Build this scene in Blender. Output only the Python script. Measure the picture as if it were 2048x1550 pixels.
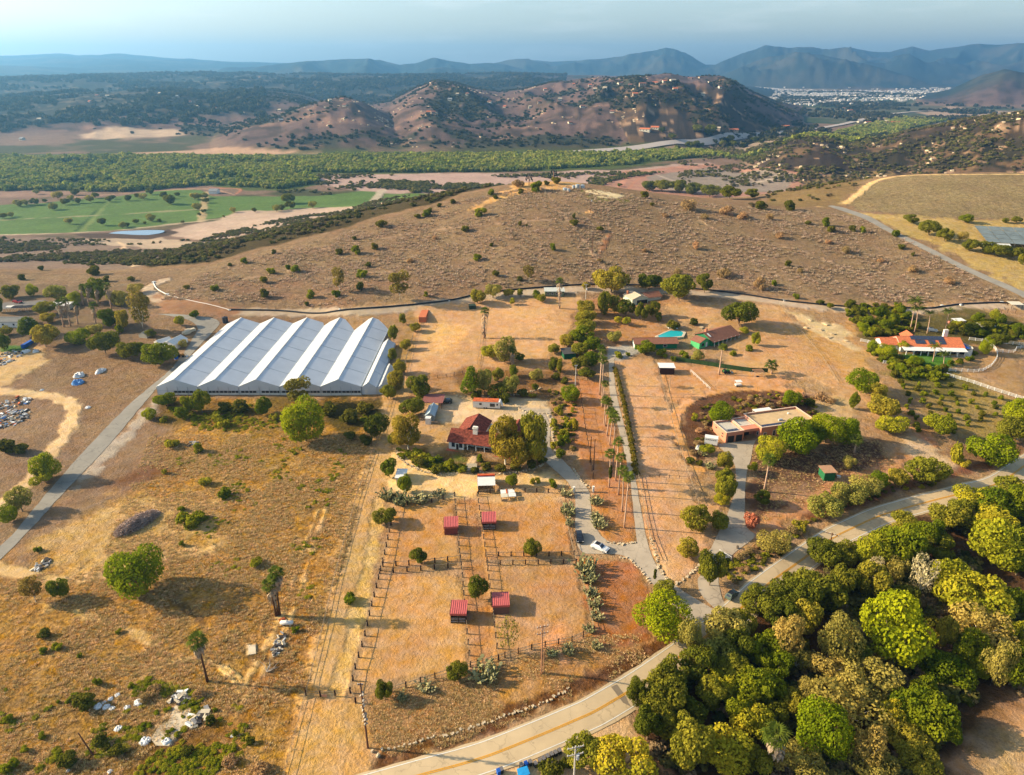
import bpy, math, random
import numpy as np
from mathutils import Vector, Matrix
random.seed(7); RNG = np.random.default_rng(11)
for o in list(bpy.data.objects): bpy.data.objects.remove(o)
SC = bpy.context.scene
COL = SC.collection
# ------------------------------------------------------------ camera, sky, sun, exposure
CAMZ = 115.0; F = 1420.0; PITCH = math.atan(635 / F)
cam = bpy.data.cameras.new("camera"); camo = bpy.data.objects.new("camera", cam); COL.objects.link(camo)
camo.location = (0, 0, CAMZ); camo.rotation_euler = (math.pi / 2 - PITCH, 0, 0)
cam.sensor_width = 36; cam.lens = 36 * F / 2048; cam.clip_start = 1; cam.clip_end = 60000
SC.camera = camo
SUN_EL = math.radians(24.5); SUN_AZ_TO = (-math.cos(math.radians(7)), math.sin(math.radians(7)))   # ground -> sun, horizontally
w = bpy.data.worlds.new("World"); SC.world = w; w.use_nodes = True
wn = w.node_tree.nodes; wl = w.node_tree.links; wn.clear()
sky = wn.new("ShaderNodeTexSky"); sky.sky_type = 'NISHITA'; sky.sun_disc = False
sky.sun_elevation = SUN_EL; sky.sun_rotation = math.atan2(SUN_AZ_TO[0], SUN_AZ_TO[1])
sky.altitude = 100; sky.air_density = 1.0; sky.dust_density = 2.0; sky.ozone_density = 1.0
bg = wn.new("ShaderNodeBackground"); bg.inputs[1].default_value = 0.11
wo = wn.new("ShaderNodeOutputWorld"); 
# a few thin high clouds, soft streaks low in the sky
_tc = wn.new("ShaderNodeTexCoord"); _mp = wn.new("ShaderNodeMapping"); _mp.inputs["Scale"].default_value = (3.0, 3.0, 26.0); wl.new(_tc.outputs["Generated"], _mp.inputs[0])
_nz = wn.new("ShaderNodeTexNoise"); _nz.inputs["Scale"].default_value = 1.6; _nz.inputs["Detail"].default_value = 6; _nz.inputs["Roughness"].default_value = .6; wl.new(_mp.outputs[0], _nz.inputs["Vector"])
_mr = wn.new("ShaderNodeMapRange"); _mr.inputs[1].default_value = .52; _mr.inputs[2].default_value = .78; _mr.inputs[3].default_value = 0; _mr.inputs[4].default_value = .14; wl.new(_nz.outputs["Fac"], _mr.inputs[0])
_mx = wn.new("ShaderNodeMix"); _mx.data_type = 'RGBA'; wl.new(_mr.outputs[0], _mx.inputs[0]); wl.new(sky.outputs[0], _mx.inputs[6]); _mx.inputs[7].default_value = (9.0, 8.6, 8.3, 1)
wl.new(_mx.outputs[2], bg.inputs[0]); wl.new(bg.outputs[0], wo.inputs[0])
sl = bpy.data.lights.new("sun", 'SUN'); sl.energy = 5.0; sl.angle = math.radians(0.6); sl.color = (1.0, 0.82, 0.585)
so = bpy.data.objects.new("sun", sl); COL.objects.link(so); so.location = (-300, 0, 400)
sd = Vector((SUN_AZ_TO[0] * math.cos(SUN_EL), SUN_AZ_TO[1] * math.cos(SUN_EL), math.sin(SUN_EL)))
so.rotation_euler = sd.to_track_quat('Z', 'Y').to_euler()
SC.view_settings.view_transform = 'Standard'; SC.view_settings.look = 'None'
SC.view_settings.exposure = 1.15; SC.view_settings.gamma = 1.0; SC.view_settings.use_curve_mapping = False
SC.render.engine = 'CYCLES'; SC.cycles.use_denoising = True
SC.cycles.max_bounces = 5; SC.cycles.diffuse_bounces = 2; SC.cycles.glossy_bounces = 2; SC.cycles.transmission_bounces = 3
SC.cycles.transparent_max_bounces = 8; SC.cycles.volume_bounces = 0; SC.cycles.caustics_reflective = False; SC.cycles.caustics_refractive = False

# ------------------------------------------------------------ noise
def _hash(ix, iy, s):
    h = (ix.astype(np.int64) * 374761393 + iy.astype(np.int64) * 668265263 + s * 974634777) & 0xffffffff
    h = ((h ^ (h >> 13)) * 1274126177) & 0xffffffff
    return ((h ^ (h >> 16)) & 0xffff) / 65535.0
def vn(x, y, s=0):
    ix = np.floor(x); iy = np.floor(y); fx = x - ix; fy = y - iy
    fx = fx * fx * fx * (fx * (fx * 6 - 15) + 10); fy = fy * fy * fy * (fy * (fy * 6 - 15) + 10)
    a = _hash(ix, iy, s); b = _hash(ix + 1, iy, s); c = _hash(ix, iy + 1, s); d = _hash(ix + 1, iy + 1, s)
    return (a * (1 - fx) + b * fx) * (1 - fy) + (c * (1 - fx) + d * fx) * fy
def fbm(x, y, wl_, octs=4, s=0, gain=.5):
    x = np.asarray(x, float) / wl_; y = np.asarray(y, float) / wl_; t = 0; a = 1; n = 0
    for k in range(octs):
        t = t + a * (vn(x, y, s + k) * 2 - 1); n += a; a *= gain
        x, y = x * 1.6 + y * 1.2 + 17.3, y * 1.6 - x * 1.2 + 5.1
    return t / n
def ridged(x, y, wl_, octs=4, s=0):
    x = np.asarray(x, float) / wl_; y = np.asarray(y, float) / wl_; t = 0; a = 1; n = 0
    for k in range(octs):
        t = t + a * (1 - np.abs(vn(x, y, s + k) * 2 - 1) * 2); n += a; a *= .5
        x, y = x * 1.6 + y * 1.2 + 7.3, y * 1.6 - x * 1.2 + 3.1
    return t / n
def sstep(a, b, x):
    t = np.clip((x - a) / (b - a), 0, 1); return t * t * (3 - 2 * t)

# ------------------------------------------------------------ sight lines
CP, SP = math.cos(PITCH), math.sin(PITCH)
def ray(px, py):
    u = (px - 1024) / F; v = (775 - py) / F
    return np.array([u, CP + v * SP, -SP + v * CP])
def at_z(px, py, z):
    d = ray(px, py); t = (z - CAMZ) / d[2]; return d[0] * t, d[1] * t
def scale_at(x, y, z): return F / (y * CP + (CAMZ - z) * SP)          # pixels per metre

# ------------------------------------------------------------ terrain heights
CTRL = [  # (picture x, picture y, height)
 (0,1550,0),(300,1550,0),(600,1550,0),(0,1350,0),(300,1350,0),(600,1350,0),(900,1350,.6),(0,1150,0),(300,1150,.5),(600,1150,.8),(900,1150,1.0),(1150,1200,.8),
 (800,1545,0),(1000,1495,0),(1150,1440,0),(1350,1315,0),(1450,1240,0),(1550,1150,0),(1700,1055,0),(1850,1005,0),(2048,905,0),
 (1150,1350,.9),(1300,1180,.4),(1200,1050,1.6),(1000,1000,2.0),(700,1000,1.6),(400,1000,1.2),(100,1000,0.5),(0,900,1.5),(300,860,2.4),(600,860,3.2),(860,930,3.0),
 (960,900,4.2),(1080,880,4.2),(1240,850,4.5),(1150,760,6.5),(980,760,6.2),(880,800,5.2),(880,700,7.4),(1000,660,9.0),(1240,720,8.2),(1400,700,9.0),
 (320,790,4.7),(500,790,4.7),(760,790,4.7),(340,700,5.6),(200,720,4.6),(0,740,4.2),(0,650,6.5),(150,640,7.0),(420,650,8.0),(480,640,8.4),(790,650,8.6),
 (640,635,9.0),(330,630,9.5),(840,640,9.4),(960,620,11),(1100,620,12),(1200,620,12),(1280,600,13.5),(1400,640,12),(1550,650,11),(1600,700,9.5),
 (1600,800,6.2),(1450,895,4.2),(1550,880,4.4),(1500,800,6.5),(1350,760,7.4),(1380,900,4.4),(1350,1000,2.6),(1480,1000,2.2),(1440,1100,1.0),(1550,1050,1.2),(1650,960,2.2),
 (1750,900,3.0),(1800,850,4.4),(1850,950,1.6),(1900,900,2.6),(1900,800,5.0),(2048,800,4.2),(1850,700,8.6),(2048,680,8.8),(1700,640,11),(1830,640,11),(2048,620,12),
 (1000,1500,-.1),(1300,1500,-1.5),(1500,1400,-3),(1800,1400,-4),(2048,1450,-3),(1700,1200,-3),(1900,1150,-2.5),(2048,1020,-1.5),
 (310,600,10),(460,612,11),(680,615,12.5),(840,603,13.5),(960,586,14.6),(1100,573,15.5),(1250,570,15.8),(1420,580,15.4),(1560,598,14.6),(1700,611,13.6),(1900,604,13.6),(2048,603,13.8),
 (0,600,7.0),(0,560,6.8),(0,546,6.5),(150,544,7.0),(300,540,9.5),(360,536,11),(420,528,13),(520,500,18),(640,472,23),(760,440,28.5),(860,412,33.5),(930,388,37.5),(1000,374,40.5),(1110,364,43),
 (1180,374,42),(1250,384,39.5),(1330,396,37.0),(1500,410,33.5),(1650,416,31.5),(1700,419,31),
 (400,575,12),(640,550,15.5),(640,590,13.6),(850,520,20),(850,460,27),(1110,520,22.5),(1110,440,34),(1300,460,30),(1500,500,23.5),(1500,550,18.5),(1800,540,18),(1800,580,15.4),
 (1750,433,31),(1900,436,31),(2048,440,31),(1860,500,24),(2048,500,24),(2048,590,15.2),(1700,400,34),(1750,365,38.5),(1800,350,41),(1930,347,42),(2048,347,42.5),
 (1620,385,33),(1560,402,29),
 (0,520,-6),(150,520,-9),(300,515,-8),(0,500,-20),(200,500,-22),(400,490,-22),(0,480,-32),(200,478,-36),(400,465,-38),(550,440,-34),(700,420,-32),(850,396,-28),
]
WORLDC = [(-560,760,-40),(-300,860,-40),(-100,900,-40),(60,760,-38),(250,780,-36),(380,800,-24),(600,820,-12),(850,850,-6),(500,690,22),(800,690,26),(750,560,42),(800,450,32),
 (-760,430,4),(-760,250,2),(-760,600,-25),(-500,0,0),(0,0,-1),(500,0,-2),(760,150,0),(760,300,12),(0,-200,-1),(-760,-200,-1),(760,-200,-1),(0,980,-40),(-500,980,-40),(-800,980,-40),(300,980,-39),(550,980,-38),(850,980,-34),
 (200,40,-3),(-200,40,0),(-850,850,-40),(450,330,14),(520,400,24)]
_cp = np.array([(*at_z(a, b, z), z) for a, b, z in CTRL] + WORLDC, float)
_X = _cp[:, :2] / 500.0; _Z = _cp[:, 2]
def _k(r): return np.where(r > 0, r * r * np.log(r + 1e-12), 0)
_n = len(_X); _D = np.hypot(_X[:, None, 0] - _X[None, :, 0], _X[:, None, 1] - _X[None, :, 1])
_A = np.zeros((_n + 3, _n + 3)); _A[:_n, :_n] = _k(_D) + np.eye(_n) * 2e-5
_A[:_n, _n:] = np.c_[np.ones(_n), _X]; _A[_n:, :_n] = _A[:_n, _n:].T
_W = np.linalg.solve(_A, np.r_[_Z, 0, 0, 0])
GX0, GX1, GY0, GY1, GS = -880., 880., -220., 1000., 4.0
_gx = np.arange(GX0, GX1 + .1, GS); _gy = np.arange(GY0, GY1 + .1, GS)
_GX, _GY = np.meshgrid(_gx, _gy)
_gz = np.zeros(_GX.size); _px = _GX.ravel() / 500; _py = _GY.ravel() / 500
for _i in range(_n): _gz += _W[_i] * _k(np.hypot(_px - _X[_i, 0], _py - _X[_i, 1]))
_gz += _W[_n] + _W[_n + 1] * _px + _W[_n + 2] * _py
_gz = np.clip(_gz, -42, 46).reshape(_GX.shape)
def near_h(x, y):
    fx = np.clip((x - GX0) / GS, 0, len(_gx) - 1.001); fy = np.clip((y - GY0) / GS, 0, len(_gy) - 1.001)
    ix = fx.astype(int); iy = fy.astype(int); fx = fx - ix; fy = fy - iy
    return (_gz[iy, ix] * (1 - fx) + _gz[iy, ix + 1] * fx) * (1 - fy) + (_gz[iy + 1, ix] * (1 - fx) + _gz[iy + 1, ix + 1] * fx) * fy
def _azel(pts):
    a = []
    for px, py in pts:
        d = ray(px, py); a.append((math.atan2(d[0], d[1]), d[2] / math.hypot(d[0], d[1])))
    a.sort(); a = np.array(a); return a[:, 0], a[:, 1]
def ridge(crest, rc, foot, seed, back=None, gul=.30, wl_=420., base=-40., pw=.9, jit=0.0):
    ca, ce = _azel(crest)
    if isinstance(foot, list):
        fa, fe = _azel(foot); fr = (base - CAMZ) / fe
    else: fa = np.array([0.]); fr = np.array([float(foot)])
    back = back or rc * .5
    def f(az, r, x, y):
        ez = (CAMZ + rc * np.interp(az, ca, ce) - base) * (1 + .035 * fbm(az * 1000, az * 0 + seed * 7, 22., 4, seed))
        lo = np.interp(az, [ca[0] - .05, ca[0], ca[-1], ca[-1] + .05], [0, 1, 1, 0]); ez = np.maximum(ez, 0) * lo
        rf = np.interp(az, fa, fr)
        t = (r - rf) / (rc - rf)
        tb = (r - rc) / back
        up = np.clip(t, 0, 1) ** pw; up = up * (1 - .25 * np.clip(t, 0, 1)) / .75; up = np.where(t >= 1, 1, np.clip(up, 0, 1.0))
        dn = 1 - sstep(0, 1, tb)
        m = np.where(r < rc, up, dn)
        env = np.where(r < rc, np.clip(t, 0, 1) * (1 - np.clip(t, 0, 1) ** 3) * 2.2, np.clip(tb * 2, 0, 1) * dn)
        g = ridged(az * rc + seed * 931, r * .42, wl_, 5, seed)
        return np.where(t > 0, ez * np.clip(m + gul * env * (g * .95 - .02), 0, 1.0), 0)
    return f
FOOT_MID = [(200,312),(330,304),(600,307),(1000,306),(1350,303),(1450,292),(1560,276),(1660,258),(1700,240)]
RIDGES = [
 ridge([(300,306),(330,300),(360,290),(430,262),(500,243),(560,232),(600,215),(650,203),(690,198),(720,205),(760,222),(800,242),(850,262),(880,290),(900,304)], 2150, FOOT_MID, 1, 700, .62, 330., pw=.78),
 ridge([(980,300),(1010,290),(1050,265),(1100,250),(1160,262),(1230,285),(1260,300)], 1950, FOOT_MID, 8, 500, .5, 220., pw=.8),
 ridge([(560,260),(620,236),(700,215),(780,205),(830,178),(870,160),(905,165),(950,178),(1000,186),(1050,179),(1100,164),(1180,156),(1250,154),(1300,150),(1340,148),(1380,153),(1440,150),(1470,162),(1500,183),(1550,205),(1600,225),(1650,250)], 3000, FOOT_MID, 2, 1300, .6, 420., pw=.8),
 ridge([(-500,215),(-200,205),(0,198),(150,187),(300,182),(420,186),(520,181),(600,192),(660,210),(720,240)], 3300, [(-500,296),(0,292),(300,290),(700,300)], 3, 1500, .38, 420., pw=1.3),
 ridge([(-600,170),(-200,160),(0,157),(200,151),(400,147),(600,149),(800,151),(1000,148),(1200,151),(1400,158),(1500,175)], 5600, 3300, 4, 2500, .3, 700.),
 ridge([(-600,125),(-200,115),(0,111),(60,110),(120,106),(160,111),(240,107),(330,116),(400,121),(470,124),(560,127),(650,131),(760,138)], 14500, 7500, 5, 3000, .25, 1800.),
 ridge([(-600,150),(-200,138),(0,131),(120,134),(250,140),(400,146)], 9500, 6500, 15, 1500, .25, 1500.),
 ridge([(450,135),(520,134),(600,125),(640,122),(700,118),(760,120),(800,130),(830,128),(868,116),(900,122),(940,128),(980,126),(1010,129),(1050,140)], 9500, 6500, 6, 2500, .5, 700.),
 ridge([(940,136),(1000,126),(1020,122),(1060,120),(1100,124),(1150,122),(1200,120),(1260,112),(1330,101),(1370,108),(1410,130),(1430,131),(1480,112),(1530,96),(1580,102),(1650,100),(1690,95),(1740,102),(1780,103),(1826,91),(1860,100),(1880,97),(1960,88),(2048,90),(2300,86),(2700,95)], 11500, 8200, 7, 3500, .6, 900.),
 ridge([(1400,165),(1440,150),(1480,135),(1530,115),(1590,105),(1640,110),(1700,122),(1760,135),(1820,152),(1860,166)], 8300, 7000, 9, 1500, .55, 500.),
 ridge([(1800,202),(1850,190),(1900,180),(1960,152),(2010,138),(2048,146),(2200,140),(2500,120)], 5200, 4000, 10, 1500, .35, 500.),
 ridge([(1380,348),(1450,332),(1520,305),(1580,283),(1620,277),(1650,278),(1700,291),(1760,286),(1820,266),(1900,248),(1960,238),(2048,228),(2300,205),(2700,190)], 1480, 1090, 12, 650, .34, 170., pw=1.0),
]
def H(x, y):
    x = np.asarray(x, float); y = np.asarray(y, float)
    sh = x.shape; x = x.ravel(); y = y.ravel(); r = np.hypot(x, y)
    n = near_h(x, y)
    near = n * 1.0
    near = near + fbm(x, y, 9., 3, 40) * .10 + fbm(x, y, 60., 2, 44) * sstep(330, 420, y) * .9
    edge = np.maximum(np.maximum(np.abs(x) - 760, y - 880) / 100, (-120 - y) / 80)
    bl = sstep(0, 1, edge)
    far = np.where(y > 0, -40. * sstep(200, 500, np.abs(x) * .4 + y), 0) + fbm(x, y, 500., 3, 50) * 1.0
    out = near * (1 - bl) + far * bl
    m = (r > 1000) & (y > 0)
    if m.any():
        xm, ym, rm = x[m], y[m], r[m]; az = np.arctan2(xm, ym); best = np.zeros(xm.shape)
        for f in RIDGES: best = np.maximum(best, f(az, rm, xm, ym))
        out[m] += best
    return out.reshape(sh)
_TN = np.geomspace(60, 1000, 260); _TF = np.geomspace(990, 17000, 420)
def P(px, py, dmin=0):
    """ground point seen at a picture point"""
    d = ray(px, py); d = d / math.hypot(d[0], d[1])
    for t in ((_TN, _TF) if dmin < 900 else (_TF,)):
        t = t[t > dmin]
        if len(t) < 2: continue
        g = H(d[0] * t, d[1] * t) - (CAMZ + d[2] * t); k = np.argmax(g > 0)
        if g[k] > 0: break
    if not g[k] > 0: return Vector((d[0] * 9000, d[1] * 9000, -40))
    a, b = t[max(k - 1, 0)], t[k]
    tt = np.linspace(a, b, 12); g = H(d[0] * tt, d[1] * tt) - (CAMZ + d[2] * tt); j = max(np.argmax(g > 0), 1)
    den = g[j] - g[j - 1]; q = tt[j - 1] - g[j - 1] * (tt[j] - tt[j - 1]) / (den if abs(den) > 1e-9 else 1)
    x, y = d[0] * q, d[1] * q
    return Vector((x, y, float(H(np.array([x]), np.array([y]))[0])))
def PP(pts, dmin=0): return [P(a, b, dmin) for a, b in pts]
def hz(x, y): return float(H(np.array([x]), np.array([y]))[0])
def pix(x, y, z):
    dep = y * CP + (CAMZ - z) * SP; return 1024 + F * x / dep, 775 - F * (y * SP + (z - CAMZ) * CP) / dep
# ------------------------------------------------------------ materials
GAIN = np.array([1.40, 1.36, 1.42])            # what full daylight on level ground multiplies a base colour by, for this sun, sky and exposure
def lin(c):
    c = np.asarray(c, float) / 255.; return np.where(c <= .04045, c / 12.92, ((c + .055) / 1.055) ** 2.4)
def alb(c, k=1.0): return np.clip(lin(c) / GAIN * k, 0.004, .86)
MATS = {}
def mat(name, rgb, rough=.8, spec=.2, var=.12, vscale=1.5, metal=0., bump=0., bscale=6., emit=None):
    """painted / worn surface: base colour with soft procedural wear; rgb is a linear base colour"""
    if name in MATS: return MATS[name]
    m = bpy.data.materials.new(name); m.use_nodes = True; n = m.node_tree.nodes; l = m.node_tree.links
    b = n["Principled BSDF"]; b.inputs["Roughness"].default_value = rough; b.inputs["Metallic"].default_value = metal
    b.inputs["Specular IOR Level"].default_value = spec
    tc = n.new("ShaderNodeTexCoord"); nz = n.new("ShaderNodeTexNoise"); nz.inputs["Scale"].default_value = vscale; nz.inputs["Detail"].default_value = 4
    l.new(tc.outputs["Object"], nz.inputs["Vector"])
    mr = n.new("ShaderNodeMapRange"); mr.inputs[1].default_value = .3; mr.inputs[2].default_value = .7; mr.inputs[3].default_value = 1 - var; mr.inputs[4].default_value = 1 + var
    l.new(nz.outputs["Fac"], mr.inputs[0])
    vm = n.new("ShaderNodeVectorMath"); vm.operation = 'SCALE'; vm.inputs[0].default_value = tuple(rgb)
    l.new(mr.outputs[0], vm.inputs["Scale"]); l.new(vm.outputs[0], b.inputs["Base Color"])
    if bump:
        n2 = n.new("ShaderNodeTexNoise"); n2.inputs["Scale"].default_value = bscale; n2.inputs["Detail"].default_value = 3; l.new(tc.outputs["Object"], n2.inputs["Vector"])
        bp = n.new("ShaderNodeBump"); bp.inputs["Distance"].default_value = bump; l.new(n2.outputs["Fac"], bp.inputs["Height"]); l.new(bp.outputs[0], b.inputs["Normal"])
    MATS[name] = m; return m
def M(name, c, **k): return mat(name, alb(c), **k)
def ground_mat():
    m = bpy.data.materials.new("ground"); m.use_nodes = True; n = m.node_tree.nodes; l = m.node_tree.links
    b = n["Principled BSDF"]; b.inputs["Roughness"].default_value = .95; b.inputs["Specular IOR Level"].default_value = .05
    col = n.new("ShaderNodeAttribute"); col.attribute_name = "col"; tf = n.new("ShaderNodeAttribute"); tf.attribute_name = "tuft"
    tc = n.new("ShaderNodeTexCoord"); P0 = tc.outputs["Object"]
    def noise(s, d=4, r=.6, dist=0, lac=2):
        z = n.new("ShaderNodeTexNoise"); z.inputs["Scale"].default_value = s; z.inputs["Detail"].default_value = d; z.inputs["Roughness"].default_value = r
        z.inputs["Distortion"].default_value = dist; z.inputs["Lacunarity"].default_value = lac; l.new(P0, z.inputs["Vector"]); return z.outputs["Fac"]
    def mth(op, a, b_=None, c=None):
        k = n.new("ShaderNodeMath"); k.operation = op
        for i, v in enumerate((a, b_, c)):
            if v is None: continue
            if isinstance(v, (int, float)): k.inputs[i].default_value = v
            else: l.new(v, k.inputs[i])
        return k.outputs[0]
    def ramp(v, a, b_, c, d):
        k = n.new("ShaderNodeMapRange"); l.new(v, k.inputs[0])
        for i, q in enumerate((a, b_, c, d)): k.inputs[i + 1].default_value = q
        return k.outputs[0]
    fine = noise(1.2, 5, .72, .15); mid = noise(.22, 5, .62, .1); big = noise(.03, 4, .6)
    micro = noise(4.5, 3, .7)
    tuft = ramp(fine, .36, .62, 0, 1)
    # straw against bare soil between the tufts
    dark = mth('MULTIPLY', mth('SUBTRACT', 1, tuft), mth('MULTIPLY', tf.outputs["Fac"], .66))
    f = mth('SUBTRACT', 1.14, dark)
    clump = noise(.42, 5, .7, .25); f = mth('MULTIPLY', f, mth('SUBTRACT', 1.06, mth('MULTIPLY', mth('SUBTRACT', 1, ramp(clump, .38, .56, 0, 1)), mth('MULTIPLY', tf.outputs["Fac"], .34))))
    f = mth('MULTIPLY', f, ramp(mid, .3, .7, .84, 1.16)); f = mth('MULTIPLY', f, ramp(big, .3, .7, .88, 1.12)); f = mth('MULTIPLY', f, ramp(micro, .3, .7, .88, 1.12))
    vm = n.new("ShaderNodeVectorMath"); vm.operation = 'SCALE'; l.new(col.outputs["Color"], vm.inputs[0]); l.new(f, vm.inputs["Scale"])
    hs = n.new("ShaderNodeHueSaturation"); l.new(vm.outputs[0], hs.inputs["Color"]); l.new(ramp(noise(.09, 3), .3, .7, .492, .508), hs.inputs["Hue"]); l.new(ramp(noise(.4, 3), .3, .7, .88, 1.12), hs.inputs["Saturation"])
    l.new(hs.outputs[0], b.inputs["Base Color"])
    h = mth('ADD', mth('MULTIPLY', fine, mth('ADD', mth('MULTIPLY', tf.outputs["Fac"], 1.0), .16)), mth('MULTIPLY', mid, .3))
    h = mth('ADD', mth('ADD', h, mth('MULTIPLY', micro, .06)), mth('MULTIPLY', mth('MULTIPLY', clump, tf.outputs["Fac"]), 1.1))
    bp = n.new("ShaderNodeBump"); bp.inputs["Distance"].default_value = 1.5; bp.inputs["Strength"].default_value = .8; l.new(h, bp.inputs["Height"]); l.new(bp.outputs[0], b.inputs["Normal"])
    return m
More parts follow.
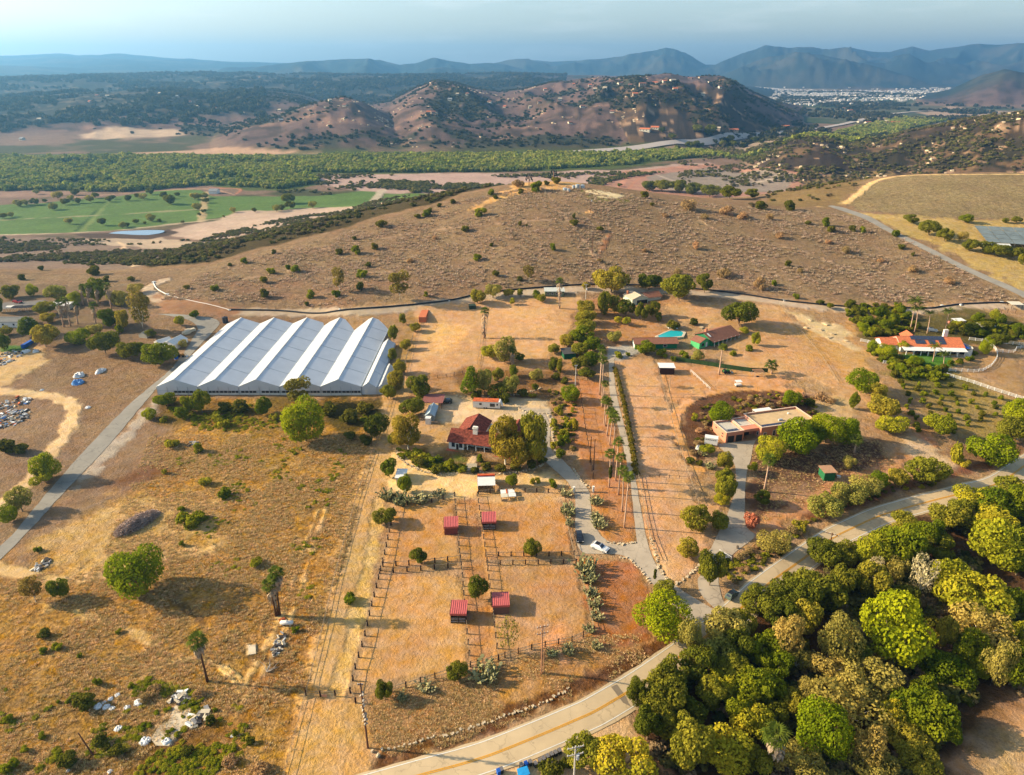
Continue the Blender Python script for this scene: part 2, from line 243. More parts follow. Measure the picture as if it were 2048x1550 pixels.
# ------------------------------------------------------------ ground colour zones (what the ground is made of, place by place; far mountains also carry a haze tint)
def z_(pts, c, tuft=.5, w=2.0, rag=1.5, ras=6., a=1.0, dmin=0, dmax=1e9): return ('poly', pts, c, tuft, w, rag, ras, a, dmin, dmax)
def p_(pts, wd, c, tuft=.1, w=.8, rag=.5, ras=4., a=1.0, dmin=0): return ('path', pts, c, tuft, w, rag, ras, a, dmin, wd)
ZONES = [
 # dry grass of the left field, its bare and greener patches
 z_([(-300,1180),(60,1080),(300,850),(320,795),(790,795),(760,880),(610,1390),(560,1620),(-300,1620)], (208,154,80), 1.0, 3, 4),
 z_([(0,1120),(130,985),(300,800),(380,830),(330,900),(260,1000),(150,1060),(20,1180)], (152,120,90), .35, 8, 5),
 z_([(60,1090),(250,990),(420,1000),(420,1090),(230,1130),(60,1150)], (206,164,104), .5, 9, 6),
 z_([(300,880),(360,880),(355,950),(250,960)], (120,78,50), .3, 8, 6, 20., .8),
 z_([(140,960),(310,800),(330,805),(160,975)], (178,160,140), .2, 2, 2, 4),
 z_([(330,810),(700,800),(740,830),(700,850),(480,860),(340,850)], (132,104,44), .8, 5, 6, 12., .85),
 z_([(640,800),(770,800),(760,860),(640,850)], (92,80,34), .8, 4, 5, 8., .9),
 z_([(430,850),(600,830),(640,900),(520,980),(420,960)], (184,140,70), .9, 8, 6, 20., .7),
 z_([(200,1440),(440,1440),(480,1500),(430,1560),(150,1560)], (134,98,46), 1.0, 5, 5, 9., .8),
 z_([(-50,1280),(200,1350),(260,1420),(120,1480),(-50,1440)], (178,138,72), 1.0, 9, 6, 14., .7),
 z_([(470,1200),(620,1180),(640,1330),(520,1480),(440,1500)], (186,132,66), 1.0, 9, 6, 14., .7),
 p_([(0,1135),(60,1155),(160,1160),(280,1130),(420,1100)], 4.0, (210,172,118), .1, 2.0, 1.0),
 p_([(250,1318),(290,1300),(330,1330),(380,1318),(440,1330),(480,1355)], .8, (222,182,120), .1, .5),
 p_([(280,1330),(310,1338),(360,1318),(420,1322),(470,1365)], .8, (222,182,120), .1, .5),
 p_([(640,1010),(600,1120),(560,1240),(500,1350),(440,1440)], 1.0, (218,176,112), .4, 1.2, 1.0), p_([(655,1010),(618,1120),(580,1240),(522,1350),(465,1440)], 1.0, (218,176,112), .4, 1.2, 1.0), p_([(330,1190),(400,1240),(470,1290),(560,1330)], 1.2, (140,104,60), .8, 1.5, 1.5), p_([(60,1200),(200,1240),(330,1300),(250,1400)], 1.2, (214,174,110), .5, 1.5, 1.5), p_([(760,900),(700,960),(640,1010),(560,1040)], 1.5, (150,112,64), .8, 2, 2), p_([(810,1160),(860,1200),(900,1180),(900,1290),(800,1300),(790,1200)], 1.2, (220,176,122), .1, 1.5, 1.2, 4., .6), p_([(1000,1150),(1080,1170),(1130,1240),(1040,1290)], 1.2, (212,164,116), .1, 1.5, 1.2, 4., .6), p_([(990,1020),(1080,1010),(1110,1080),(1010,1100)], 1.2, (212,164,116), .1, 1.5, 1.2, 4., .6),
 # land beyond the left lane
 z_([(-300,1130),(0,1090),(345,735),(320,700),(180,690),(0,700),(-300,700)], (152,121,92), .45, 3, 3),
 z_([(90,700),(330,720),(330,760),(180,860),(140,900),(150,790)], (160,126,92), .7, 6, 5, 20.),
 p_([(-80,775),(40,785),(110,793),(148,812),(140,850),(110,900),(60,960),(20,1000),(-40,1050)], 5.0, (212,176,128), .08, 1.5, 1.2),
 z_([(-40,700),(100,690),(110,720),(20,770),(-40,770)], (196,160,112), .1, 3, 4),
 z_([(-60,545),(300,545),(310,625),(250,690),(-60,690)], (128,104,78), .3, 6, 5),
 z_([(0,605),(90,600),(95,612),(0,618)], (122,116,112), .05, 2, 1),
 z_([(0,690),(60,690),(60,700),(0,705)], (90,120,50), .3, 1, 1),
 # brown hill
 z_([(-200,560),(0,549),(150,548),(300,543),(420,531),(520,503),(640,475),(760,443),(860,415),(930,391),(1000,377),(1110,366),(1250,386),(1330,398),(1500,412),(1650,417),(1700,423),(1790,470),(1900,525),(2060,600),(1900,598),(1700,606),(1560,592),(1420,574),(1250,565),(1100,568),(960,580),(840,597),(680,610),(460,606),(320,590),(280,570)], (166, 135, 101), .8, 2, 3),
 z_([(420,580),(700,600),(1000,570),(1000,550),(700,575),(460,560)], (172,132,100), .9, 8, 8, 30., .6),
 z_([(1250,540),(1850,560),(2000,590),(1560,590),(1250,560)], (176,142,108), .9, 8, 8, 30., .6),
 z_([(1020,378),(1080,362),(1160,368),(1170,378),(1110,380),(1030,392),(930,425)], (205,158,100), .2, 3, 3),
 z_([(1165,381),(1195,379),(1250,391),(1240,396),(1210,398),(1175,390)], (222,196,150), .03, 1.0, .8),
 z_([(1150,378),(1170,379),(1175,388),(1215,399),(1252,396),(1265,394),(1260,404),(1190,404)], (150,140,70), .7, 2, 2, 6., .8),
 z_([(1170,424),(1182,421),(1194,424),(1182,429)], (208,160,104), .05, 1, .5),
 p_([(1222,460),(1215,480),(1205,495),(1195,520)], 2.0, (160,110,78), .2, 2, 1.5),
 # chaparral slope behind the hill and scrub hollow at left
 z_([(300,535),(420,524),(520,497),(640,469),(760,437),(860,409),(930,385),(1000,371),(980,372),(860,392),(700,420),(560,440),(430,470),(350,500),(260,530)], (92,78,48), .7, 4, 6, 18., 1.0, 380),
 z_([(-80,535),(260,535),(380,500),(300,478),(100,476),(-80,474)], (150,124,104), .5, 8, 8, 30., 1.0, 400),
 z_([(140,478),(320,474),(420,486),(360,500),(240,492)], (190,164,136), .2, 6, 5, 20., .9, 500),
 p_([(238,484),(250,492),(240,505),(225,512),(250,522),(270,532)], 4.0, (205,172,136), .05, 2.0, 1.0),
 # right-hand plateau field and road verges
 z_([(1690,410),(1740,372),(1790,352),(1850,349),(2300,349),(2300,440),(2048,440),(1860,434),(1740,424)], (178,152,108), .95, 3, 3),
 z_([(1700,425),(1860,436),(2300,442),(2300,640),(2048,585),(1900,505),(1780,455)], (202,168,104), .5, 4, 4),
 z_([(1840,440),(1950,452),(1900,500),(1830,470)], (196,164,100), .5, 4, 4),
 p_([(1640,412),(1690,405),(1722,385),(1748,364),(1800,352),(1900,349),(2100,349)], 6.0, (220,180,122), .05, 2, 1),
 z_([(1520,412),(1600,370),(1700,345),(1790,342),(1740,358),(1700,395),(1650,412)], (150,122,80), .6, 5, 6, 20., 1.0, 440),
 # strip road along the hill foot (the pipe runs beside it)
 p_([(330,560),(300,575),(318,598),(390,616),(480,624),(680,624),(800,618),(900,604),(1000,592),(1120,580),(1250,580),(1420,587),(1560,605),(1700,619),(1850,621),(1960,612),(2100,614)], 6.5, (182,158,132), .05, 1.2, 1.0),
 z_([(310,590),(480,618),(460,640),(330,625)], (160,118,86), .2, 4, 3),
 p_([(1085,372),(1120,420),(1160,470),(1195,520),(1230,560)], 1.2, (184,148,116), .3, 1.5, 1.5), p_([(640,500),(800,470),(960,450),(1100,440)], 1.0, (180,146,116), .4, 1.5, 1.5), p_([(1400,440),(1480,480),(1600,500),(1750,560)], 1.2, (182,148,114), .3, 1.5, 1.5), p_([(480,560),(600,540),(760,545),(900,530)], 1.0, (182,148,116), .4, 1.5, 1.5),
 # arena ground
 z_([(830,612),(960,602),(1100,592),(1165,594),(1140,650),(1120,710),(1090,745),(800,790),(815,700)], (198,152,106), .12, 3, 2),
 z_([(850,665),(880,650),(920,652),(930,675),(915,695),(870,697),(850,685)], (218,170,110), .2, 6, 3, 8., .9),
 z_([(820,620),(835,640),(800,760),(780,800),(770,800),(790,700)], (170,134,84), .4, 3, 2),
 # grounds between greenhouse lane and palms
 z_([(800,760),(1150,700),(1160,760),(1150,900),(1120,900),(1090,800),(940,780),(880,790),(790,860)], (178,132,88), .3, 6, 4),
 z_([(920,745),(1120,740),(1110,800),(1000,800),(930,790)], (128,94,58), .4, 6, 4, 10., .8),
 z_([(870,792),(1100,800),(1105,850),(1080,880),(1050,850),(880,850),(850,830)], (204,172,132), .05, 2, 2),
 z_([(1040,812),(1098,818),(1102,900),(1070,890)], (178,160,138), .03, 1.5, 1.5),
 z_([(770,850),(890,850),(900,915),(850,910),(800,890)], (186,144,96), .2, 4, 3),
 z_([(800,900),(870,925),(940,950),(1100,945),(1150,990),(1145,1000),(985,985),(930,1010),(820,1000),(770,960),(770,880)], (222,182,124), .05, 3, 2),
 z_([(795,900),(900,925),(1100,935),(1080,915),(900,905),(840,900)], (126,98,52), .6, 3, 3, 5., .8),
 z_([(895,908),(925,905),(935,925),(910,925)], (120,120,48), .4, 2, 1.5),
 z_([(933,928),(945,910),(956,908),(952,928)], (214,180,136), .03, .8, .4),
 # dirt lane by the field fence
 p_([(800,770),(775,850),(745,950),(715,1080),(690,1200),(665,1330),(655,1400)], 9.0, (196,154,100), .18, 2.5, 1.5),
 p_([(760,1000),(745,1100),(715,1230),(690,1330),(675,1380)], 3.2, (226,182,112), .5, 1.5, 1.0),
 z_([(612,1392),(730,1400),(760,1470),(740,1560),(560,1600)], (206,160,98), .35, 2, 2),
 # paddocks
 z_([(785,1000),(912,998),(920,1135),(765,1135)], (190,140,88), .15, 2, 1.2),
 z_([(765,1150),(925,1148),(940,1340),(715,1378)], (196,147,93), .2, 2, 1.2),
 z_([(955,1000),(1122,990),(1148,1110),(970,1115)], (188, 136, 86), .15, 2, 1.2),
 z_([(975,1130),(1155,1130),(1188,1262),(985,1320)], (186, 138, 92), .15, 2, 1.2),
 z_([(912,998),(955,1000),(985,1320),(940,1340),(925,1148)], (186,134,84), .3, 1.5, 1.0),
 z_([(955,960),(1160,975),(1165,1005),(955,1005)], (200, 154, 106), .15, 2, 1.2),
 # slope down to the road
 z_([(735,1390),(940,1345),(1190,1270),(1330,1260),(1400,1240),(1220,1350),(1000,1440),(760,1530),(740,1470)], (194,142,86), .55, 2, 2),
 z_([(1150,1110),(1240,1115),(1290,1160),(1310,1200),(1300,1280),(1200,1300),(1185,1260)], (172, 112, 70), .2, 2, 1.5),
 z_([(1060,1260),(1110,1260),(1120,1310),(1060,1310)], (210, 148, 96), .2, 3, 3),
 z_([(745,1545),(1000,1455),(1200,1370),(1390,1262),(1400,1240),(1350,1262),(1170,1355),(1000,1425),(770,1505)], (128,86,52), .8, 1.6, 1.2, 3.),
 # strips either side of the palm drive
 z_([(1140,760),(1205,760),(1235,860),(1258,950),(1272,1090),(1205,1085),(1180,980),(1150,900),(1130,850)], (180, 122, 78), .12, 2, 1.5),
 z_([(1225,720),(1310,718),(1330,780),(1375,920),(1400,1010),(1440,1000),(1420,1090),(1400,1130),(1345,1165),(1300,1090),(1270,940)], (200, 152, 108), .12, 2, 1.5),
 z_([(1310,720),(1540,745),(1600,760),(1560,780),(1400,790),(1360,830),(1335,780)], (198, 146, 98), .12, 2, 2),
 # bank round the pink house
 z_([(1370,800),(1450,782),(1560,780),(1660,800),(1640,830),(1500,830),(1420,880),(1395,930),(1350,880)], (116,80,56), .6, 2.5, 2, 5.),
 p_([(1400,940),(1366,890),(1352,845),(1366,812),(1400,794),(1450,782),(1520,776),(1600,783)], 3.6, (206,150,96), .08, 1, .8),
 z_([(1620,800),(1680,790),(1720,810),(1700,870),(1640,840)], (192,158,112), .1, 3, 2),
 z_([(1500,900),(1640,900),(1760,880),(1790,930),(1640,1000),(1520,1050),(1490,1020)], (118,84,62), .5, 4, 3, 8.),
 z_([(1560,970),(1640,950),(1660,975),(1560,1010)], (150,112,84), .3, 4, 3),
 p_([(1510,1058),(1600,1020),(1700,960),(1790,925),(1850,890),(1830,850),(1750,790),(1660,760)], 6.0, (188, 134, 92), .1, 2, 2),
 z_([(1790,850),(1860,880),(1930,935),(1900,955),(1830,930),(1800,900)], (200,166,128), .1, 3, 3),
 # bare hillside right of the green house
 z_([(1310,600),(1560,612),(1700,700),(1760,790),(1850,880),(1700,800),(1600,760),(1480,745),(1440,660),(1350,640)], (200, 154, 106), .25, 5, 4),
 z_([(1420,640),(1600,650),(1650,740),(1480,735),(1470,690)], (196, 150, 102), .25, 6, 5, 20.),
 z_([(1600,660),(1700,640),(1760,760),(1840,860),(1780,820),(1660,740)], (206,156,98), .3, 4, 4),
 z_([(1580,625),(1680,650),(1720,700),(1700,700),(1620,660)], (214,182,134), .15, 3, 3),
 z_([(1180,600),(1330,600),(1340,690),(1230,715),(1190,680)], (178,128,84), .2, 5, 4),
 z_([(1215,692),(1290,690),(1300,700),(1240,720),(1212,722)], (170,160,146), .03, 1.5, 1),
 # right house garden, orchard
 z_([(1700,640),(1960,620),(2048,640),(2048,690),(1900,700),(1760,700)], (112,98,54), .5, 5, 4, 8.),
 z_([(1790,708),(1950,705),(1955,722),(1880,738),(1790,728)], (84,122,44), .15, 1.5, 1),
 z_([(1760,745),(1900,738),(2048,800),(2048,890),(1950,880),(1890,850)], (172,142,82), .45, 5, 4, 8.),
 z_([(1760,745),(1900,738),(1960,775),(1880,800)], (118,108,52), .45, 5, 4, 6., .8),
 z_([(1900,700),(1985,690),(2048,690),(2048,790),(1930,745)], (176,138,94), .2, 3, 3),
 z_([(1880,905),(1960,880),(2048,880),(2048,905),(1950,935)], (150,112,80), .3, 3, 3),
 z_([(1620,1050),(1800,985),(1930,955),(2048,905),(2048,890),(1900,940),(1750,975),(1600,1030)], (140,92,62), .4, 2, 1.5),
 # right foreground: forest floor and dirt lot, shoulder
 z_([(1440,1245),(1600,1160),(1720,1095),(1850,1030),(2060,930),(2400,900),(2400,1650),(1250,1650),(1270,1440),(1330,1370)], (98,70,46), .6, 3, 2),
 z_([(1100,1560),(1165,1478),(1262,1425),(1280,1470),(1330,1560)], (214,170,122), .15, 2, 1.5),
 z_([(1262,1425),(1300,1480),(1350,1560),(1330,1560),(1270,1470)], (210, 156, 108), .15, 2, 1.5),
 z_([(960,1560),(1100,1502),(1160,1480),(1110,1560)], (216,176,126), .1, 1, 1),
 z_([(1870,1560),(1895,1500),(1960,1450),(2060,1400),(2300,1400),(2300,1650)], (186,140,100), .12, 3, 2),
 z_([(2000,1500),(2060,1480),(2060,1560),(1990,1560)], (206,170,120), .6, 4, 3),
 # concrete slab in the field
 z_([(350,1410),(382,1410),(372,1450),(345,1490),(330,1490),(300,1480),(310,1455)], (196,170,140), .03, .5, .6, 2.),
 z_([(496,1290),(512,1290),(512,1308),(496,1310)], (196,166,130), .05, .6, .5),
 # river flats
 z_([(-300,475),(-300,420),(60,408),(250,391),(330,380),(400,380),(430,392),(560,393),(640,392),(758,377),(766,383),(738,413),(600,418),(480,426),(410,441),(200,463),(60,469)], (98,120,58), .3, 4, 3, 30., 1, 700),
 z_([(772,386),(905,388),(850,402),(752,413)], (104,122,58), .3, 4, 3, 30., 1, 700),
 z_([(590,350),(700,345),(1024,348),(1250,338),(1420,325),(1440,335),(1260,352),(1240,372),(1000,372),(880,385),(780,384),(640,372)], (182,150,134), .2, 10, 14, 60., 1, 700),
 z_([(1180,372),(1240,340),(1420,328),(1470,335),(1590,345),(1620,385),(1540,400),(1300,395)], (172,126,104), .2, 10, 8, 50., 1, 700),
 z_([(1290,352),(1420,335),(1560,336),(1590,360),(1560,385),(1380,385),(1310,375)], (150,132,116), .3, 8, 8, 50., 1, 700),
 z_([(1100,395),(1300,392),(1500,402),(1480,412),(1250,400)], (176,140,112), .3, 10, 8, 50., 1, 600),
 z_([(430,440),(480,424),(620,417),(850,402),(700,432),(560,455),(470,475),(380,480),(330,470),(330,462)], (184,156,134), .1, 8, 8, 40., 1, 600),
 z_([(140,468),(340,458),(360,466),(300,478),(180,476)], (84,66,52), .1, 4, 4, 20., 1, 600),
 z_([(-300,382),(100,384),(420,372),(560,380),(640,368),(600,350),(1000,345),(1240,335),(1450,312),(1560,300),(1400,298),(1000,306),(330,306),(-300,310)], (90,98,44), .5, 15, 20, 90., 1, 1000),
 z_([(-100,398),(60,396),(200,385),(100,380),(-100,384)], (150,118,98), .2, 8, 8, 60., 1, 700),
 z_([(230,308),(420,298),(600,300),(640,306),(450,313),(280,315)], (190,150,118), .2, 15, 10, 90., 1, 1300),
 z_([(150,270),(230,253),(350,258),(370,270),(250,276),(170,278)], (190,160,130), .2, 20, 15, 120., 1, 1300),
 z_([(1400,300),(1520,275),(1640,262),(1760,268),(1620,292),(1500,300)], (150,128,106), .2, 20, 20, 90., 1, 1500),
 z_([(1560,298),(1700,292),(1800,262),(1900,240),(1800,235),(1680,262)], (70,92,46), .4, 20, 20, 90., 1, 1700),
 z_([(1840,225),(1900,212),(2010,222),(2000,240),(1880,238)], (170,142,118), .2, 20, 20, 90., 1, 2200),
 z_([(880,312),(1280,300),(1400,292),(1420,300),(1250,305),(900,316)], (188,150,124), .2, 10, 10, 60., .6, 1300),
]
TRACKS = [  # farm tracks on the flats
 ([(415,384),(407,410),(403,443)], 8, (176,150,110)), ([(218,404),(195,430),(166,462)], 5, (120,130,70)), ([(208,404),(180,434),(150,462)], 3, (60,80,40)),
 ([(-20,441),(190,431),(392,419)], 3.5, (150,140,100)), ([(765,380),(752,398),(742,413)], 10, (190,170,146)), ([(0,470),(200,463),(410,441),(600,419),(740,412)], 6, (186,160,132)),
 ([(150,394),(330,381),(420,378),(470,390)], 6, (180,140,112)), ([(470,390),(480,378),(420,376)], 5, (186,120,90)),
 ([(1240,375),(1262,350),(1330,338),(1420,330)], 8, (188,132,106)), ([(1256,378),(1282,356),(1350,343)], 5, (180,124,96)), ([(1300,345),(1400,372),(1560,350)], 3, (180,160,140)), ([(1330,380),(1450,372),(1590,352)], 3, (180,160,140)),
]
for pts, wd, c in TRACKS: ZONES.append(p_(pts, wd, c, .1, 3, 2, 30., .9, 600))
def sdf_poly(x, y, V):
    n = len(V); best = np.full(x.shape, 1e18); inside = np.zeros(x.shape, bool)
    for i in range(n):
        ax, ay = V[i]; bx, by = V[(i + 1) % n]; ex, ey = bx - ax, by - ay; L = ex * ex + ey * ey + 1e-9
        t = np.clip(((x - ax) * ex + (y - ay) * ey) / L, 0, 1); best = np.minimum(best, (x - ax - t * ex) ** 2 + (y - ay - t * ey) ** 2)
        c = ((ay > y) != (by > y)) & (x < (bx - ax) * (y - ay) / (by - ay + 1e-12) + ax); inside ^= c
    d = np.sqrt(best); return np.where(inside, -d, d)
def sd_path(x, y, V):
    best = np.full(x.shape, 1e18)
    for i in range(len(V) - 1):
        ax, ay = V[i]; bx, by = V[i + 1]; ex, ey = bx - ax, by - ay; L = ex * ex + ey * ey + 1e-9
        t = np.clip(((x - ax) * ex + (y - ay) * ey) / L, 0, 1); best = np.minimum(best, (x - ax - t * ex) ** 2 + (y - ay - t * ey) ** 2)
    return np.sqrt(best)
def smooth_line(pts, n=6):
    """Catmull-Rom through points"""
    p = [np.array(q, float) for q in pts]; p = [2 * p[0] - p[1]] + p + [2 * p[-1] - p[-2]]; out = []
    for i in range(1, len(p) - 2):
        for k in range(n):
            t = k / n; a, b, c, d = p[i - 1], p[i], p[i + 1], p[i + 2]
            out.append(.5 * (2 * b + (c - a) * t + (2 * a - 5 * b + 4 * c - d) * t * t + (3 * b - a - 3 * c + d) * t ** 3))
    out.append(p[-2]); return out
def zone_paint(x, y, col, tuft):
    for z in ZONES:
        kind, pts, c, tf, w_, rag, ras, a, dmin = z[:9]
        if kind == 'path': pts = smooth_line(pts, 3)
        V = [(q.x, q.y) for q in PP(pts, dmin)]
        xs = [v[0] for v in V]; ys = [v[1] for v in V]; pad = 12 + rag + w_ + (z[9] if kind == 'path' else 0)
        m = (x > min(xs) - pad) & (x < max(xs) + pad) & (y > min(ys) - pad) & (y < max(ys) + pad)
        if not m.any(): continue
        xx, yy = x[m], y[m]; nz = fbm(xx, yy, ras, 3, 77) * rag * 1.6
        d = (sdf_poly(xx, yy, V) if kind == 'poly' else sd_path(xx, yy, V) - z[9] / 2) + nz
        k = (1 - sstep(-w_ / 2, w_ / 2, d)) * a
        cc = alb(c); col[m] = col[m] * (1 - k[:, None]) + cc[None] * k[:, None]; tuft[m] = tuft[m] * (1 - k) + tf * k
def base_paint(x, y, z):
    r = np.hypot(x, y); n = len(x)
    col = np.tile(alb((156, 124, 92)), (n, 1)); tuft = np.full(n, .5)
    val = sstep(-15, -32, z) * (r > 500)
    yard = sstep(-85, -70, x) * sstep(335, 320, y) * sstep(40, 80, y)
    def mixin(k, c):
        nonlocal col
        col = col * (1 - k[:, None]) + alb(c)[None] * k[:, None]
    n1 = fbm(x, y, 160, 4, 5); n2 = fbm(x, y, 45, 4, 9); n3 = fbm(x, y, 420, 4, 13)
    mixin(yard, (186, 146, 104)); mixin(val * 1.0, (140, 112, 92)); mixin(val * sstep(.0, .25, n1), (86, 84, 50)); 
    hills = sstep(-36, -26, z) * (r > 1050)
    mixin(hills, (114, 90, 80)); mixin(hills * sstep(-.05, .25, n2 + n3 * .5) * .75, (72, 60, 46)); mixin(hills * sstep(.2, .34, n1 - n2 * .3) * .8, (50, 60, 38))
    rock = hills * sstep(.25, .45, fbm(x, y, 70, 5, 31)) * (r < 3000); mixin(rock * .6, (170, 130, 106))
    _az = np.arctan2(x, y); left = hills * sstep(2300, 2600, r) * np.maximum(sstep(-.29, -.33, _az), sstep(3300, 3700, r) * sstep(.1, .0, _az)); mixin(left * .85, (36, 46, 32)); mixin(left * sstep(.22, .3, n2) * .8, (110, 96, 74))
    rh = hills * (x > 250) * (r < 2300); mixin(rh * .8, (58, 50, 36)); mixin(rh * sstep(.2, .35, n2), (118, 92, 66)); mixin(rh * sstep(.4, .5, fbm(x, y, 22, 3, 32)), (176, 140, 108))
    mtn = hills * sstep(4000, 4900, r) * np.maximum(sstep(6300, 7200, r), x > 900); mixin(mtn * .92, (44, 58, 56)); mixin(mtn * sstep(.1, .3, n3 + n1 * .5) * .5, (96, 88, 74)); farv = (r > 2600) * sstep(-34, -39, z); mixin(farv * .8, (88, 92, 66)); mixin(farv * sstep(.12, .2, n3) * .8, (160, 134, 108)); mixin(farv * sstep(-.1, -.3, n3) * .8, (60, 78, 44))  # mtn: bluish dark of distant haze put into the mountains' base colour
    return col, tuft
# ------------------------------------------------------------ ground sheet
def new_mesh(name, verts, faces, mats, parent=None, smooth=False, flat_idx=None):
    me = bpy.data.meshes.new(name); verts = np.asarray(verts, np.float32)
    if isinstance(faces, np.ndarray):
        k = faces.shape[1]; me.vertices.add(len(verts)); me.vertices.foreach_set("co", verts.ravel())
        me.loops.add(faces.size); me.loops.foreach_set("vertex_index", faces.ravel().astype(np.int32))
        me.polygons.add(len(faces)); me.polygons.foreach_set("loop_start", np.arange(0, faces.size, k, dtype=np.int32))
        me.update(calc_edges=True)
    else: me.from_pydata([tuple(map(float, v)) for v in verts], [], faces); me.update()
    for m_ in (mats if isinstance(mats, (list, tuple)) else [mats]): me.materials.append(m_)
    if smooth: me.polygons.foreach_set("use_smooth", np.ones(len(me.polygons), bool))
    return me
def link(name, me, parent=None, loc=None, **props):
    o = bpy.data.objects.new(name, me); COL.objects.link(o)
    if parent is not None: o.parent = parent
    if loc is not None: o.location = loc
    for k, v in props.items(): o[k] = v
    return o
def build_ground():
    a0 = np.radians(42); dense = np.arange(-a0, a0 + 1e-6, math.radians(.12)); side = np.radians(np.arange(45, 316, 4.5))
    az = np.r_[dense, side]; na = len(az)
    r = [1.5, 12, 25, 40]; 
    while r[-1] < 84: r.append(r[-1] * 1.02)
    while r[-1] < 1300: r.append(r[-1] * 1.0057)
    while r[-1] < 17000: r.append(r[-1] * 1.014)
    r = np.array(r); nr = len(r)
    R, A = np.meshgrid(r, az, indexing='ij'); x = (R * np.sin(A)).ravel(); y = (R * np.cos(A)).ravel(); z = H(x, y)
    i = np.arange(nr - 1)[:, None] * na + np.arange(na)[None, :]; j = np.arange(nr - 1)[:, None] * na + (np.arange(na)[None, :] + 1) % na
    f = np.stack([i, j, j + na, i + na], -1).reshape(-1, 4)[:, ::-1]
    me = new_mesh("ground", np.c_[x, y, z], f, ground_mat(), smooth=True)
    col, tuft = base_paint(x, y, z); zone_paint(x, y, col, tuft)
    at = me.attributes.new("col", 'FLOAT_COLOR', 'POINT'); at.data.foreach_set("color", np.c_[col, np.ones(len(col))].astype(np.float32).ravel())
    at = me.attributes.new("tuft", 'FLOAT', 'POINT'); at.data.foreach_set("value", tuft.astype(np.float32))
    link("ground", me, kind="structure")
build_ground()
# ------------------------------------------------------------ haze
def build_haze():
    m = bpy.data.materials.new("haze"); m.use_nodes = True; n = m.node_tree.nodes; n.clear()
    v = n.new("ShaderNodeVolumePrincipled"); v.inputs["Color"].default_value = (.22, .56, .95, 1); v.inputs["Density"].default_value = HAZE; v.inputs["Anisotropy"].default_value = .45
    o_ = n.new("ShaderNodeOutputMaterial"); m.node_tree.links.new(v.outputs[0], o_.inputs["Volume"])
    X0, X1, Y0, Y1, Z0, Z1 = -17600, 17600, -17600, 17600, -52, 620
    vs = [(x, y, z) for z in (Z0, Z1) for x, y in ((X0, Y0), (X1, Y0), (X1, Y1), (X0, Y1))]
    me = new_mesh("haze", vs, [(3, 2, 1, 0), (4, 5, 6, 7), (0, 1, 5, 4), (1, 2, 6, 5), (2, 3, 7, 6), (3, 0, 4, 7)], m)
    link("haze", me, kind="stuff")
HAZE = 0.000085
build_haze()
# ------------------------------------------------------------ mesh building helpers
class MB:
    def __init__(s): s.v = []; s.f = []
    def quad(s, *p):
        n = len(s.v); s.v += [tuple(q) for q in p]; s.f.append(tuple(range(n, n + len(p)))); return s
    def box(s, x0, x1, y0, y1, z0, z1):
        n = len(s.v); s.v += [(x, y, z) for z in (z0, z1) for x, y in ((x0, y0), (x1, y0), (x1, y1), (x0, y1))]
        s.f += [tuple(n + k for k in q) for q in ((3, 2, 1, 0), (4, 5, 6, 7), (0, 1, 5, 4), (1, 2, 6, 5), (2, 3, 7, 6), (3, 0, 4, 7))]; return s
    def slab(s, a, b, c, d, t):
        """solid sheet through four corners (counter-clockwise from above), t thick downwards"""
        n = len(s.v); A = [Vector(q) for q in (a, b, c, d)]; nn = (A[1] - A[0]).cross(A[3] - A[0]).normalized() * t
        s.v += [tuple(q) for q in A] + [tuple(q - nn) for q in A]
        s.f += [tuple(n + k for k in q) for q in ((0, 1, 2, 3), (7, 6, 5, 4), (4, 5, 1, 0), (5, 6, 2, 1), (6, 7, 3, 2), (7, 4, 0, 3))]; return s
    def tube(s, pts, r, seg=6, cap=True):
        pts = [Vector(p) for p in pts]; rr = r if isinstance(r, (list, tuple)) else [r] * len(pts); n0 = len(s.v)
        for i, p in enumerate(pts):
            d = (pts[min(i + 1, len(pts) - 1)] - pts[max(i - 1, 0)]).normalized(); u = d.cross(Vector((0, 0, 1)))
            u = Vector((1, 0, 0)) if u.length < 1e-3 else u.normalized(); w_ = u.cross(d)
            for k in range(seg):
                a = 2 * math.pi * k / seg; s.v.append(tuple(p + (u * math.cos(a) + w_ * math.sin(a)) * rr[i]))
        for i in range(len(pts) - 1):
            for k in range(seg): a = n0 + i * seg + k; b = n0 + i * seg + (k + 1) % seg; s.f.append((a, a + seg, b + seg, b))
        if cap: s.f.append(tuple(n0 + k for k in range(seg))); s.f.append(tuple(n0 + (len(pts) - 1) * seg + k for k in reversed(range(seg))))
        return s
    def cor(s, a, b, c, d, pitch, amp, t=.06, rows=1, step=0.0):
        """ribbed sheet: a,b = lower edge, d,c = upper edge; ribs run up the slope, optional overlapping courses"""
        a, b, c, d = (Vector(q) for q in (a, b, c, d)); nn = (b - a).cross(d - a).normalized(); n = max(2, int((b - a).length / pitch)); 
        for r_ in range(rows):
            t0, t1 = r_ / rows, (r_ + 1) / rows; base = len(s.v); m = n * 3 + 1
            for k in range(m):
                u = k / (m - 1); h = amp * (1, .35, .35)[k % 3]
                for tt, e in ((t0, step), (t1, 0)):
                    q = (a.lerp(b, u)).lerp(d.lerp(c, u), tt); s.v.append(tuple(q + nn * (h + e)))
            for k in range(m - 1): i = base + k * 2; s.f.append((i, i + 2, i + 3, i + 1))
        s.slab(a, b, c, d, t); return s
    def me(s, name, m, smooth=False): return new_mesh(name, s.v, s.f, m, smooth=smooth)
def part(name, mb, m, parent, label=None, smooth=False, kind=None, loc=None):
    o = link(name, mb.me(name, m, smooth), parent, loc)
    if label: o['label'] = label
    if kind: o['kind'] = kind
    return o
USED = {}
